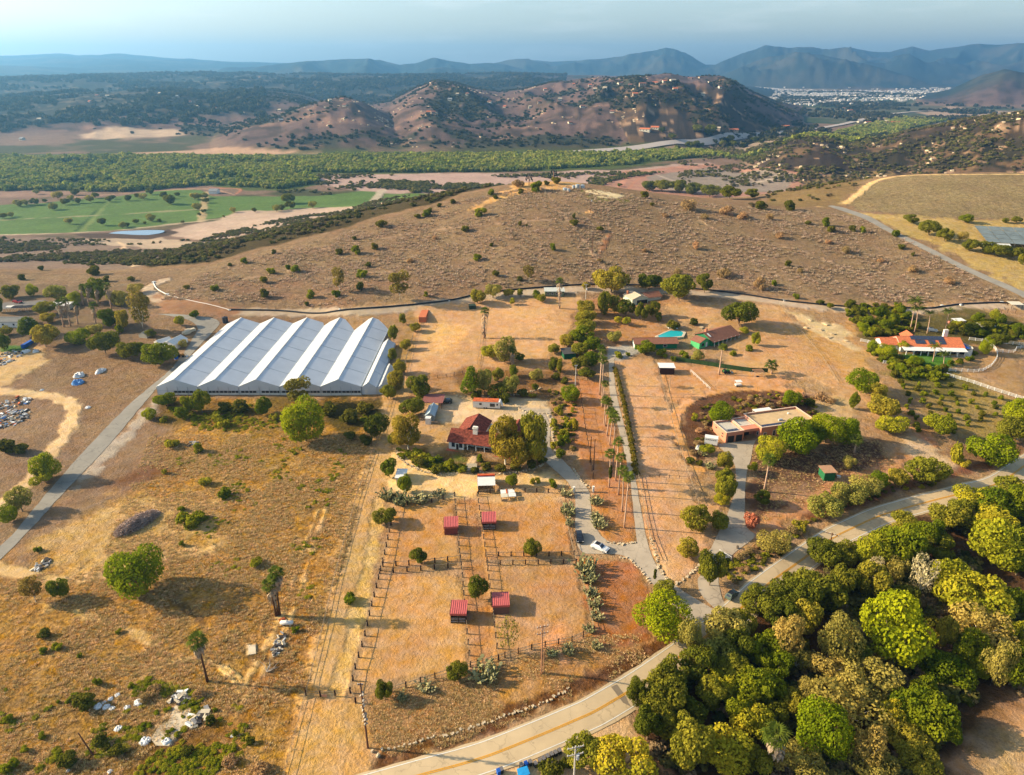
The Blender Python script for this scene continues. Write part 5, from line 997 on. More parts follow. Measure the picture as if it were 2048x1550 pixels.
# ------------------------------------------------------------ palms
def fan_frond(name, m, seed, L=1.0):
    """one fan palm leaf: stalk and a pleated fan of narrow blades"""
    g = random.Random(seed); b = MB(); b.tube([(0, 0, 0), (.45 * L, 0, .12 * L)], [.02, .015], 4, False); n = 9
    for i in range(n):
        a = math.radians(-75 + 150 * i / (n - 1)); a2 = math.radians(150 / n * .52); r = L * (.62 if abs(i - 4) < 3 else .5) * g.uniform(.9, 1.05); c = Vector((.42 * L, 0, .11 * L)); dz = -.18 * L
        p = lambda an, q, z: tuple(c + Vector((math.cos(an) * q, math.sin(an) * q, z))); b.quad(tuple(c), p(a - a2, r * .6, .03 * L), p(a, r, dz), p(a + a2, r * .6, .03 * L))
    return b.me(name, m)
def feather_frond(name, m, L=1.0):
    b = MB(); pts = [(L * t, 0, L * (.42 * t - .75 * t * t)) for t in (0, .25, .5, .75, 1)]; b.tube(pts, [.02 * L, .016 * L, .012 * L, .008 * L, .003 * L], 4, False)
    for k in range(14):
        t = .12 + .86 * k / 14; x, z = L * t, L * (.42 * t - .75 * t * t); l = L * .34 * math.sin(math.pi * min(t + .12, .98)) ** .6
        for sg in (1, -1): b.quad((x, 0, z), (x + l * .25, sg * l * .5, z - l * .12), (x + l * .45, sg * l, z - l * .55), (x + .05 * L, sg * .01, z))
    return b.me(name, m)
PALMG = leaf_mat("leaves_fan_palm", (.10, .13, .016), (.23, .25, .03)); PALMY = leaf_mat("leaves_feather_palm", (.13, .15, .012), (.26, .24, .02)); 
FF = [fan_frond("frond", PALMG, i) for i in range(3)]; FE = [feather_frond("frond", PALMG)]; FEY = [feather_frond("frond", PALMY)]
def frond_xf(n, seed, fan=True):
    g = random.Random(seed)
    for k in range(n): yield 2.399 * k + g.uniform(-.2, .2), math.radians(62 - 100 * k / n + g.uniform(-8, 8)) if fan else math.radians(48 - 55 * k / n + g.uniform(-6, 6)), g.uniform(.88, 1.12)
def joined_crown(meshes, n, seed, fan, m):
    V, Fc, c = [], [], 0
    for k, (yaw, pit, sc_) in enumerate(frond_xf(n, seed, fan)):
        me = meshes[k % len(meshes)]; R_ = Matrix.Rotation(yaw, 4, 'Z') @ Matrix.Rotation(-pit, 4, 'Y') @ Matrix.Scale(sc_, 4)
        for v in me.vertices: V.append(tuple(R_ @ v.co))
        for p in me.polygons: Fc.append(tuple(c + q for q in p.vertices))
        c = len(V)
    return new_mesh("crown", V, Fc, m)
JF = [joined_crown(FF, 20, s, True, PALMG) for s in (1, 2, 3)]; JE = joined_crown(FE, 16, 5, False, PALMG); JY = joined_crown(FEY, 16, 6, False, PALMY)
PTR = {}
def palm(bx, by, tx, ty, wpx, label=None, desc='tall fan palm', skirt=0.0, fronds=False, feather=None, trm=None, thick=.22, group='tall fan palms'):
    """palm whose trunk foot and crown centre are seen at two picture points"""
    p = P(bx, by); s = scale_at(p.x, p.y, p.z); dep = math.atan2(CAMZ - p.z, math.hypot(p.x, p.y))
    # height at which the crown projects to ty, leaning as the photograph shows
    h = 5.
    for _ in range(30):
        x_, y_ = pix(p.x, p.y, p.z + h); h += (y_ - ty) / (s * math.cos(dep)) * .8
    lean = (tx - pix(p.x, p.y, p.z + h)[0]) / scale_at(p.x, p.y, p.z + h); r = wpx / 2 * 1.25 / scale_at(p.x, p.y, p.z + h)
    t = thing("palm_tree", label or '', 'palm tree', p, 0, group)
    if not label: auto(t, desc, bx, by)
    tr = MB().tube([(0, 0, -.3), (lean * .12, 0, h * .3), (lean * .45, 0, h * .65), (lean, 0, h)], [thick * 1.5, thick, thick * .85, thick * .75], 7); part("trunk", tr, trm or PALMT, t, smooth=True)
    if skirt:
        g = random.Random(int(bx)); sk = MB(); z0 = h * (1 - skirt)
        for k in range(44):
            a = g.uniform(0, 6.28); z = g.uniform(z0, h); q = (.35 + .55 * (z - z0) / max(h - z0, .1)) * r * .6 + thick; l = g.uniform(.8, 1.6) * min(1.5, r)
            xx = lean * ((z / h) ** 1.5); c, s_ = math.cos(a), math.sin(a); e = .16 * l
            sk.quad((xx + c * thick, s_ * thick, z), (xx + c * q - s_ * e, s_ * q + c * e, z - l * .5), (xx + c * q * 1.02, s_ * q * 1.02, z - l), (xx + c * q + s_ * e, s_ * q - c * e, z - l * .5))
        part("skirt", sk, SKIRT, t)
    if fronds:
        F_ = (FEY if feather == 'y' else FE) if feather else FF; n = 15 if feather else 18
        for k, (yaw, pit, sc_) in enumerate(frond_xf(n, int(bx), not feather)):
            o = link("frond", F_[k % len(F_)], t, (lean, 0, h)); o.rotation_mode = 'XYZ'; o.rotation_euler = (0, -pit, yaw); o.scale = (r * sc_,) * 3
    else:
        o = link("crown", JF[int(bx) % 3] if not feather else (JY if feather == 'y' else JE), t, (lean, 0, h)); o.scale = (r, r, r); o.rotation_euler = (0, 0, bx)
    return t
# ------------------------------------------------------------ cactus clumps
CACT = leaf_mat("cactus_pad", (.12, .13, .04), (.34, .31, .14), 0.0); 
def cactus_mesh(seed):
    g = random.Random(seed); V, Fc, T = [], [], []
    def pad(c, u, n_, r, tv):
        w_ = u.cross(n_); k0 = len(V)
        for sgn in (1, -1):
            for k in range(7):
                a = 2 * math.pi * k / 7; V.append(tuple(c + u * (r + math.cos(a) * r * 1.2) + w_ * math.sin(a) * r * .8 + n_ * .02 * sgn))
        Fc.append(tuple(k0 + k for k in range(7))); Fc.append(tuple(k0 + 13 - k for k in range(7)))
        for k in range(7): Fc.append((k0 + k, k0 + 7 + k, k0 + 7 + (k + 1) % 7, k0 + (k + 1) % 7))
        T.extend([tv] * 9); return c + u * r * 2.1
    for s_ in range(40):
        a = g.uniform(0, 6.28); q = math.sqrt(g.random()) * .8; c = Vector((math.cos(a) * q, math.sin(a) * q, 0)); u = Vector((math.cos(a) * .3 + g.uniform(-.3, .3), math.sin(a) * .3 + g.uniform(-.3, .3), 1)).normalized()
        for j in range(g.choice((3, 4, 4, 5))):
            n_ = u.cross(Vector((g.uniform(-1, 1), g.uniform(-1, 1), .1))).normalized(); c = pad(c, u, n_, .17 * g.uniform(.8, 1.1), g.uniform(0, .5) + .12 * j)
            u = (u + Vector((g.uniform(-.6, .6), g.uniform(-.6, .6), g.uniform(-.1, .3)))).normalized()
    me = new_mesh("prickly_pear", V, Fc, CACT); at = me.attributes.new("tint", 'FLOAT', 'FACE'); at.data.foreach_set("value", np.clip(np.array(T), 0, 1).astype(np.float32)); return me
CM = [cactus_mesh(i) for i in range(3)]
def cactus(cx, cy, w_, h, i=0):
    base, W, Ht = solve_crown(cx, cy, w_, h); o = thing("prickly_pear", '', 'cactus', base, cx, 'prickly pear clumps', me=CM[int(cx) % 3]); o.scale = (W / 2 * 1.1, W / 2 * 1.1, min(Ht / 1.7, W / 2)); auto(o, 'grey-green prickly pear clump', cx, cy); return o
# ------------------------------------------------------------ scattered growth that nobody could count
def scatter(name, label, xy, size, meshes, zs=None, seed=0, zmul=.8):
    """one object that carries many small plants as geometry-node instances"""
    g = np.random.default_rng(seed); x, y = xy[:, 0], xy[:, 1]; z = H(x, y) - .15; me = bpy.data.meshes.new(name); me.vertices.add(len(x)); me.vertices.foreach_set("co", np.c_[x, y, z].astype(np.float32).ravel())
    a = me.attributes.new("psize", 'FLOAT_VECTOR', 'POINT'); sz = size * g.uniform(.7, 1.35, len(x)); a.data.foreach_set("vector", np.c_[sz, sz, sz * zmul * g.uniform(.8, 1.25, len(x))].astype(np.float32).ravel())
    a = me.attributes.new("prot", 'FLOAT_VECTOR', 'POINT'); a.data.foreach_set("vector", np.c_[np.zeros(len(x)), np.zeros(len(x)), g.uniform(0, 6.28, len(x))].astype(np.float32).ravel())
    a = me.attributes.new("pick", 'INT', 'POINT'); a.data.foreach_set("value", g.integers(0, len(meshes), len(x)).astype(np.int32))
    o = link(name, me, kind='stuff'); o['label'] = label
    ng = bpy.data.node_groups.new(name, 'GeometryNodeTree'); ng.interface.new_socket("Geometry", in_out='INPUT', socket_type='NodeSocketGeometry'); ng.interface.new_socket("Geometry", in_out='OUTPUT', socket_type='NodeSocketGeometry')
    N = ng.nodes; L = ng.links; gi = N.new("NodeGroupInput"); go = N.new("NodeGroupOutput"); ip = N.new("GeometryNodeInstanceOnPoints"); gti = N.new("GeometryNodeGeometryToInstance")
    for me_ in reversed(meshes):
        ob = bpy.data.objects.new("plant_source", me_); oi = N.new("GeometryNodeObjectInfo"); oi.inputs[0].default_value = ob; oi.inputs["As Instance"].default_value = True; L.new(oi.outputs["Geometry"], gti.inputs[0])
    def at(nm, ty, field):
        q = N.new("GeometryNodeInputNamedAttribute"); q.data_type = ty; q.inputs["Name"].default_value = nm; return q.outputs[field]
    L.new(gi.outputs[0], ip.inputs["Points"]); L.new(gti.outputs[0], ip.inputs["Instance"]); ip.inputs["Pick Instance"].default_value = True
    L.new(at("pick", 'INT', "Attribute"), ip.inputs["Instance Index"]); L.new(at("prot", 'FLOAT_VECTOR', "Attribute"), ip.inputs["Rotation"]); L.new(at("psize", 'FLOAT_VECTOR', "Attribute"), ip.inputs["Scale"]); L.new(ip.outputs[0], go.inputs[0])
    md = o.modifiers.new("plants", 'NODES'); md.node_group = ng; return o
def in_poly(pts, n, dmin=0, seed=1, dens=None, V=None):
    g = np.random.default_rng(seed); V = V or [(q.x, q.y) for q in PP(pts, dmin)]; a = np.array(V); x0, y0 = a.min(0); x1, y1 = a.max(0); out = np.zeros((0, 2)); k = 0
    while len(out) < n and k < 40:
        q = np.c_[g.uniform(x0, x1, n * 2), g.uniform(y0, y1, n * 2)]; m = sdf_poly(q[:, 0], q[:, 1], V) < 0
        if dens is not None: m &= g.random(len(q)) < dens(q[:, 0], q[:, 1])
        out = np.r_[out, q[m]]; k += 1
    return out[:n]
# ------------------------------------------------------------ trees and shrubs one can tell apart (picture x, y, width, height)
def many(kind, rows, **k):
    for r in rows: plant(kind, *r, **k)
plant('pepper', 283, 1145, 106, 100, label='large round bright green tree standing alone in the dry left field'); plant('euc', 72, 1177, 48, 60); plant('green', 122, 1176, 38, 46)
many('pepper', [(97,932,52,56),(18,1028,38,38),(299,827,28,24)]); many('yellow', [(83,953,50,40)]); many('grey', [(45,1000,45,50)]); many('shrub', [(20,892,40,30),(44,896,30,18)])
many('green', [(331,799,44,30),(404,804,38,42),(378,808,26,34),(364,826,26,24),(529,813,34,34)]); plant('euc', 600, 784, 62, 64, label='sparse brownish eucalyptus rising before the greenhouse front wall')
plant('pepper', 612, 843, 86, 88, label='large yellow-green tree in front of the greenhouse right half'); many('oak', [(752,852,50,52),(838,776,52,44),(825,815,48,36),(770,1033,48,38),(840,1114,36,34),(1063,1096,38,36),(957,1179,40,46),(770,1383,36,42),(912,1345,44,42)])
many('olive', [(793,762,34,38),(800,735,28,28),(788,668,22,34),(806,640,16,22),(830,655,22,18),(812,690,24,22),(776,786,34,30),(785,710,20,24)])
many('shrub', [(700,832,40,16),(660,816,40,14),(730,815,36,20),(480,812,36,18),(448,812,30,14),(700,870,26,12),(730,880,30,14)]); many('shruby', [(345,884,30,22),(330,838,18,12),(513,1123,28,15),(330,941,13,14),(440,830,26,14),(548,832,20,16),(410,960,28,12),(450,842,30,12)])
many('shrubg', [(396,896,22,20),(450,985,30,18),(378,1040,46,20),(365,1018,17,12),(402,1031,30,15),(77,1098,17,11),(366,1086,13,12),(197,1362,17,18),(137,1402,15,12),(118,1402,9,8),(20,1530,36,28),(50,1498,20,10),(470,1464,12,13),(700,1196,30,16),(592,1258,18,14),(85,1300,18,8),(115,1292,22,10),(238,1262,14,9),(15,1438,22,10),(160,1310,10,10),(85,1470,18,10),(430,1420,12,8),(262,1370,14,8)])
many('shrub', [(170,1402,44,34),(140,1515,42,30),(205,1476,34,18),(235,1500,30,16),(90,1265,26,14),(215,1490,20,14),(375,1500,26,14),(420,1440,24,12),(500,1480,22,10)]); many('shrubt', [(520,1538,40,22),(310,1378,30,14),(290,1395,24,12),(400,1385,26,12),(460,1520,30,14)])
# settlement at left
many('oak', [(20,585,38,26),(212,687,52,46),(265,700,52,40),(304,667,22,16),(2,609,22,34)]); many('olive', [(92,617,38,28),(92,673,56,44),(250,642,28,38),(98,636,30,20),(12,662,28,18)]); many('green', [(221,636,44,38),(320,709,64,46),(60,654,40,36),(8,685,30,32),(391,629,19,14)])
many('pepper', [(68,580,22,24),(152,597,26,24),(160,673,46,28)]); many('grey', [(115,587,42,32),(240,597,36,32),(272,578,30,20),(190,661,36,18),(367,687,15,17)]); plant('green', 197, 583, 42, 44); plant('yellow', 359, 642, 20, 20)
plant('euc', 288, 622, 50, 88, label='tall white-trunked eucalyptus at the right end of the palm grove'); plant('shrubg', 239, 658, 18, 16, label='broad-leafed banana clump under the palm grove trees')
# hill shrubs
many('shrub', [(46,554,16,12),(83,536,12,10),(190,541,28,18),(215,557,16,12),(263,557,14,10),(460,529,10,6),(548,503,12,9),(528,559,17,14),(528,587,20,17),(677,503,18,11),(374,574,14,10),(749,493,16,13),(708,476,12,7),(763,447,24,11),(906,403,12,9),(991,394,14,8),(931,457,18,12),(1041,447,9,10),(1054,451,5,5),(1148,445,20,12),(1148,432,8,10),(984,489,10,7),(1200,457,15,9),(737,529,14,10),(722,571,22,15),(991,546,15,12),(1039,557,14,8),(1041,382,14,10),(1112,361,22,9),(1092,366,14,8),(1287,389,20,11),(1304,408,10,7),(1521,411,26,9),(1576,411,30,9),(1616,445,13,8),(1663,458,20,12),(1705,457,16,12),(1802,493,16,9),(1826,508,8,8),(1577,527,15,12),(614,607,10,9),(860,420,14,8),(880,410,12,7),(835,432,14,7)])
many('shrubg', [(491,521,16,12),(543,541,18,13),(576,534,13,10),(593,537,22,12),(430,575,17,13),(622,588,20,18),(853,426,20,12),(982,384,17,13),(961,424,26,11),(952,514,20,9),(724,547,24,17),(1073,373,27,19),(851,588,10,10),(1791,466,17,13),(1725,459,14,12),(1651,444,17,17),(1548,565,14,11),(1592,592,14,10),(714,500,20,17),(1106,493,12,15),(673,587,19,14)])
many('shrubt', [(1037,367,26,12),(1539,433,15,13),(1484,430,24,13),(1453,420,30,13),(1377,410,34,13),(1391,490,14,16),(1559,470,17,13),(1691,499,18,14),(1519,566,25,26),(1446,545,28,13),(1355,543,17,14),(1826,537,22,15),(1897,561,22,12),(1656,483,14,8),(1410,432,18,9),(1330,430,14,8),(1600,540,14,9),(1760,520,14,8),(1200,520,12,8),(870,475,12,6),(820,520,14,7),(1290,500,12,8)])
plant('euc', 680, 559, 30, 54, label='thin grey-green eucalyptus on the hillside above the greenhouse'); plant('euc', 800, 570, 54, 60, label='broad dark eucalyptus on the hillside right of the greenhouse'); plant('euc', 1058, 546, 27, 34, label='small dark eucalyptus at the hill foot above the arena')
many('olive', [(955,594,31,28),(1017,586,24,14),(1041,586,14,14),(1171,572,17,14),(1083,597,18,16)]); many('grey', [(986,583,33,27)]); many('green', [(1073,590,17,18)]); plant('yellow', 1024, 603, 12, 14)
# right plateau
many('oak', [(1857,457,37,28),(1888,470,31,26),(1937,490,32,24),(1970,495,34,22),(1994,502,40,24),(2027,505,40,26),(1822,439,30,13),(2010,441,14,10),(2032,440,18,13)]); many('tan', [(1924,473,22,20)]); many('green', [(1932,438,26,15)]); many('olive', [(2041,519,14,20)])
# around the upper house and the drive
plant('olive', 1222, 562, 70, 48, label='very large olive green oak left of the hillside house'); many('oak', [(1298,563,47,35),(1409,567,33,37),(1209,608,32,46),(1251,618,34,34),(1283,624,28,36),(1304,618,26,32),(1316,634,16,18)]); plant('oak', 1478, 629, 68, 48, label='large round dark oak beyond the green walled house roof')
plant('olive', 1357, 577, 72, 54); many('olive', [(1228,612,26,34),(1170,616,38,30),(1170,636,42,30),(1168,655,46,28),(1133,681,34,24),(1160,700,36,28)]); many('yellow', [(1236,640,18,14),(1253,643,16,18),(1490,661,20,12),(1511,679,18,26),(979,705,37,26)])
many('green', [(1165,672,50,34),(1185,690,36,28),(1289,696,42,30),(1183,720,36,30)]); many('oak', [(1160,725,40,30),(1175,747,36,24),(1106,729,20,28)]); many('grey', [(1230,675,30,24),(1010,700,44,52)]); many('shrubg', [(1497,696,18,13),(1466,706,16,9),(1368,709,22,15),(1449,694,16,12),(1237,709,20,11),(1256,708,10,8),(1326,706,26,17),(1347,717,12,12)]); many('shrub', [(1345,649,28,10),(1386,643,20,10),(1440,668,12,8)]); many('grey', [(1394,712,27,24)])
many('olive', [(1109,699,26,20),(995,750,24,26),(1119,733,13,30)]); many('green', [(1041,714,24,16),(1027,743,20,22)]); plant('pine', 943, 762, 46, 60, label='bright green conical pine beyond the mobile trailer'); many('grey', [(969,765,30,50),(1024,772,34,40),(1072,750,28,24)]); many('oak', [(993,782,42,24),(1070,775,14,16)]); plant('pepper', 1140, 788, 38, 34, label='light green round tree at the head of the post fence')
many('shrub', [(1010,795,30,10),(955,790,26,10),(1045,785,24,10),(1112,752,20,14),(1130,760,20,14)]); many('shruby', [(1105,845,18,20),(1128,865,22,16),(1118,820,18,20),(1108,890,18,16),(1065,790,16,8),(1150,845,14,30)]); many('shrubg', [(1125,880,26,24),(1118,905,24,18),(1135,848,20,18)])
plant('sycamore', 817, 868, 68, 70, label='golden sycamore left of the ranch house'); plant('sycamore', 1011, 886, 74, 92, label='tall golden brown sycamore covering the right end of the ranch house roof'); plant('olive', 1064, 886, 66, 96, label='broad olive green tree shading the ranch house drive'); plant('sycamore', 1040, 905, 60, 70)
many('oak', [(788,881,20,26)]); many('green', [(779,938,33,38),(811,970,29,36),(1023,961,25,29)]); many('shrubg', [(1106,966,19,18)]); many('shruby', [(1063,961,14,14),(1076,960,12,14),(850,914,30,14),(830,905,28,14)]); many('shrubg', [(961,916,15,17),(870,918,26,14),(895,930,24,14),(925,936,22,12)]); many('shrub', [(970,932,24,14),(1000,936,26,14),(1030,934,26,14),(1060,928,26,14),(1085,920,20,14),(950,940,20,12),(840,925,30,12),(875,938,28,12)])
plant('shrubg', 902, 930, 19, 24, label='blue-green agave beside the front steps of the ranch house', hmul=1.0)
plant('sapling', 1016, 1272, 46, 70, label='thin yellow-leafed sapling clump below the lower right shelter')
for r in [(777,981,28,36),(806,997,30,24),(840,994,32,24),(878,986,22,16),(970,1342,50,24),(852,1372,28,20),(805,1390,18,20),(1104,1305,20,14),(1136,1295,22,26),(1171,1126,36,36),(1177,1153,30,24),(1182,1180,22,26),(1189,1202,24,26),(1193,1226,22,28),(1193,1282,18,30),(1192,998,22,22),(1192,1025,20,30),(1198,1045,26,22),(1136,1016,26,26),(1139,1041,16,18),(1132,984,22,14),(1178,1256,20,16),(1405,905,16,10),(1420,930,18,14)]: cactus(*r)
# junction and pink house
plant('pepper', 1323, 1236, 108, 90, label='large bright yellow-green tree at the road junction'); plant('olive', 1329, 1180, 48, 32); plant('oak', 1419, 1138, 56, 74, label='dark green tree on the point between driveway and road'); plant('olive', 1373, 1097, 46, 40)
many('olive', [(1390,1040,58,54),(1435,1043,42,38),(1450,978,44,52),(1449,926,34,38),(1446,955,36,34)]); many('yellow', [(1443,1000,34,28),(1414,899,28,22),(1533,899,62,52),(1503,934,20,20)]); many('pepper', [(1439,826,50,42),(1582,797,37,32)])
plant('pepper', 1590, 876, 84, 74, label='large bright green tree in front of the pink house right half'); plant('pepper', 1650, 860, 68, 56); plant('pepper', 1692, 862, 50, 56); plant('green', 1625, 870, 50, 50)
many('oak', [(1524,997,35,30)]); plant('pink', 1503, 1038, 30, 33, label='pink flowering bush at the pink house driveway edge'); plant('tan', 1547, 1084, 68, 56, label='pale dry bushy tree on the bank beside the road', hmul=.9); plant('shruby', 1598, 1052, 34, 20)
many('grey', [(1645,1014,68,52),(1695,986,66,46),(1728,972,60,42),(1695,925,30,26),(1670,1000,40,34)]); many('shrubt', [(1400,860,20,14),(1395,885,18,12),(1410,845,14,10),(1520,800,22,12),(1500,795,16,10),(1540,810,18,10),(1640,792,24,12),(1660,800,20,10),(1560,805,14,10),(1385,905,16,10)]); many('shrub', [(1620,805,26,10),(1380,920,20,12),(1400,925,16,10)])
plant('shruby', 1389, 833, 14, 16, label='yellow banana-like plant in the hollow left of the pink house')
many('pepper', [(1719,763,60,48)]); many('olive', [(1751,786,40,34),(1765,815,62,44),(1847,942,76,58),(1789,954,46,34)]); many('yellow', [(1777,847,62,42),(1876,847,58,42)]); many('green', [(1706,803,20,32)]); many('pepper', [(1754,960,36,34),(1974,896,88,64),(2030,828,58,60)]); many('oak', [(2022,862,60,50)]); many('shruby', [(1916,905,32,38),(1925,925,26,16)])
# garden of the orange tiled house
many('green', [(1735,640,24,18),(1760,625,26,22),(1768,650,30,24),(1745,664,26,20),(1787,640,24,22),(1800,620,22,18),(1815,632,20,16),(1955,637,24,20),(1998,640,20,24),(2035,660,30,24),(1960,665,24,14)]); many('oak', [(1712,622,22,14),(1700,605,18,12),(1660,612,14,12),(1780,665,24,16),(1990,680,40,12),(1830,650,22,14),(1940,655,30,16),(1970,650,30,18)]); many('yellow', [(1990,632,22,26),(1920,650,16,14)]); many('pepper', [(1725,655,24,18),(1770,702,38,26),(1745,690,26,20),(1805,692,24,18),(1968,692,26,32),(1830,722,30,18),(1800,735,26,16)])
many('shrubg', [(1812,752,20,14),(1840,742,26,16),(1870,748,24,14),(1900,725,18,10),(1920,722,18,10),(1938,716,18,10),(1948,706,14,10),(1855,735,20,12),(1778,722,18,12),(1765,718,12,12)]); many('shrub', [(1838,722,20,12),(1885,735,22,10),(1640,604,16,10),(1790,748,22,12)])
g_ = random.Random(5); row = []
for r_ in range(9):
    for c_ in range(7):
        x = 1800 + c_ * 34 + r_ * 5 + g_.uniform(-7, 7); y = 762 + r_ * 12 + c_ * 3.2 + g_.uniform(-3, 3)
        if x > 2040 or y > 790 + (2048 - x) * .38 + 20: continue
        if y < 742 + (x - 1885) * .36 + 8: continue
        row.append((x, y, g_.uniform(10, 17), g_.uniform(8, 12)))
for i, r_ in enumerate(row): plant('shrubg' if i % 3 else 'shrub', *r_, desc='orchard citrus bush', group='orchard bushes')
plant('cypress', 2004, 667, 7, 46, label='left narrow cypress at the white garden fence'); plant('cypress', 2029, 664, 7, 50, label='right narrow cypress at the white garden fence'); plant('cypress', 1308, 1150, 6, 46, label='narrow dark cypress at the driveway fork')
plant('cypress', 1219, 945, 7, 62, label='vine-covered dark trunk among the palm avenue')
# roadside forest, tree by tree
many('grey', [(1442,1256,80,68),(1426,1300,76,62),(1374,1276,38,60)], group='roadside forest trees'); 
many('oak', [(1516,1202,68,58),(1565,1195,62,56),(1590,1165,52,42),(1390,1331,68,62),(1274,1392,36,50),(1323,1398,82,76),(1368,1431,76,64),(1294,1450,52,62),(1545,1424,46,42),(1642,1105,60,50),(1683,1108,52,48),(1871,1095,66,46),(1638,1190,92,76),(1596,1200,62,62),(1803,1200,54,52),(1683,1160,60,60),(1465,1290,56,56),(1480,1245,50,46),(1340,1350,60,60),(1560,1240,60,60)], group='roadside forest trees')
many('olive', [(1465,1340,62,54),(1735,1163,58,68),(1880,1269,38,60),(1384,1502,84,84),(1806,1485,72,60),(1838,1524,68,46),(1892,1038,70,42),(2012,988,78,48),(1584,1408,44,46),(1503,1521,64,54),(1164,1502,72,62),(1610,1240,60,60),(1420,1390,60,56),(1350,1460,60,60),(1920,1020,46,40),(1800,1046,52,30)], group='roadside forest trees')
many('green', [(1526,1302,68,62),(1513,1373,86,74),(1552,1337,52,52),(1796,1095,80,72),(1851,1063,58,52),(2032,1115,46,66),(2016,1200,52,54),(1883,1340,82,66),(1935,1302,66,66),(2019,1334,62,72),(1816,1421,72,72),(1854,1437,88,78),(1890,1460,52,48),(1986,1012,82,52),(1470,1420,56,56),(2035,1006,62,62),(1960,1330,50,50),(1840,1380,50,50)], group='roadside forest trees')
many('yellow', [(1439,1373,48,48),(1729,1095,66,62),(1887,1147,58,62),(1983,1089,92,86),(1935,1192,108,86),(1977,1222,74,62),(2025,1276,52,52),(1774,1434,48,52),(1950,1000,70,46),(1963,1040,82,54),(1494,1437,74,66),(1442,1500,102,86),(1245,1527,102,66)], group='roadside forest trees')
many('tan', [(1568,1282,58,74),(1590,1325,44,44),(1954,1256,108,56),(1980,1327,50,82),(1670,1289,78,86),(1654,1335,82,62),(1729,1356,108,86),(1690,1414,128,74),(1729,1502,66,72),(1568,1527,58,48),(1600,1527,84,50),(1741,1534,78,38),(1610,1390,50,50)], group='roadside forest trees')
plant('dead', 1835, 1155, 56, 78, label='bare whitish dead tree inside the roadside forest', group='roadside forest trees'); plant('grey', 1787, 1137, 46, 44, group='roadside forest trees'); plant('dead', 1745, 1140, 30, 50, group='roadside forest trees', label='small bare grey snag left of the whitish dead tree')
plant('pepper', 1780, 1264, 124, 124, label='biggest bright green round tree in the middle of the forest', group='roadside forest trees'); plant('pepper', 1635, 1466, 92, 96, label='bright green tree near the bottom edge of the forest', group='roadside forest trees')
many('shrub', [(1890,1395,40,24),(1930,1400,30,16),(1860,1500,30,20),(1100,1540,50,24),(1130,1530,30,20),(1710,1230,40,24),(1600,1290,40,30),(1730,1200,40,30),(1700,1470,40,24),(1860,1240,30,24)]); many('shrubt', [(1940,1395,26,12),(1500,1100,18,10),(1480,1110,20,10),(1590,1060,30,14),(1520,1090,20,10)])
# ------------------------------------------------------------ palms
for b in [(1248.5,1055.5,1257.6,957,26),(1244,1023,1246.7,942,24),(1236.8,989.5,1242,916,22),(1231,961.7,1237,885,22),(1226,934,1229.7,839,24),(1219,890,1227,829,20),(1214,871,1221.5,824,20),(1210.4,852,1217,804,18),(1208,850,1211,801,18),(1203.4,814,1210.4,768,16),(1202.8,812,1207,721,18),(1199,790,1205,706,16),(1218,975,1221,908,22)]:
    palm(*b, fronds=b[4] >= 22, desc='tall slender fan palm', thick=.2, group='fan palms along the driveway')
palm(1200, 770, 1203, 697, 16, desc='tall slender fan palm', thick=.2, group='fan palms along the driveway')
palm(415, 1363, 394, 1282, 36, label='lone leaning fan palm with dark trunk in the left field', skirt=.22, fronds=True, trm=M("dark_palm_trunk", (96, 66, 48)), thick=.22, group='field palms')
palm(552, 1232, 540, 1170, 30, label='left fan palm of the clump by the white tank, with a hanging skirt', skirt=.5, fronds=True, thick=.2, trm=M("dark_palm_trunk", (96, 66, 48)), group='field palms'); palm(560, 1230, 552, 1147, 30, label='taller right fan palm of the clump by the white tank', skirt=.25, fronds=True, thick=.2, trm=M("dark_palm_trunk", (96, 66, 48)), group='field palms')
palm(556, 1231, 547, 1158, 22, label='thin middle fan palm of the clump by the white tank', skirt=.2, thick=.16, trm=M("dark_palm_trunk", (96, 66, 48)), group='field palms')
palm(968, 676, 969.8, 622, 17, label='shaggy fan palm standing in the middle of the arena', skirt=.8, thick=.3, group='field palms'); palm(1118.8, 616.6, 1119.5, 562, 15, label='shaggy fan palm before the long green barn', skirt=.85, thick=.3, group='field palms'); palm(1024, 729, 1024.8, 702, 14, label='short shaggy fan palm in the garden grove', skirt=.9, thick=.3, group='field palms')
palm(1437.7, 749, 1445, 695, 16, label='slim fan palm behind the green windscreen fence', thick=.24); palm(1543, 747, 1543, 731, 24, label='short bushy palm at the end of the green windscreen fence', thick=.3); palm(1528, 983, 1539, 921, 26, label='slim palm in front of the pink house trees', fronds=True, thick=.24); palm(1708, 905, 1714, 880, 24, label='short palm on the bare slope right of the pink house trees', thick=.3)
for b in [(166,610,164,574,14),(178,612,176,572,14),(196,614,193,576,13),(223.5,617,213,572,16),(128,654,117,607,16),(141.5,652,129,601,16),(156,648,152,609,13),(194,656,186.6,611,17)]: palm(*b, skirt=.45, desc='shaggy fan palm in the palm grove', thick=.28, group='palm grove palms')
for b in [(1820,660,1831,603,30),(1829,664,1836,618,30),(1854,667,1861,626,20),(1888.6,667,1898,623,26)]: palm(*b, feather='g', fronds=True, desc='feather palm beyond the roof', group='feather palms', thick=.2)
palm(1865.7, 723, 1870, 693, 24, feather='y', fronds=True, label='yellowish feather palm on the lawn before the veranda', group='feather palms', thick=.18); palm(1886, 732.5, 1888.6, 709, 24, feather='g', fronds=True, label='greener feather palm on the lawn right of the yellowish one', group='feather palms', thick=.18)
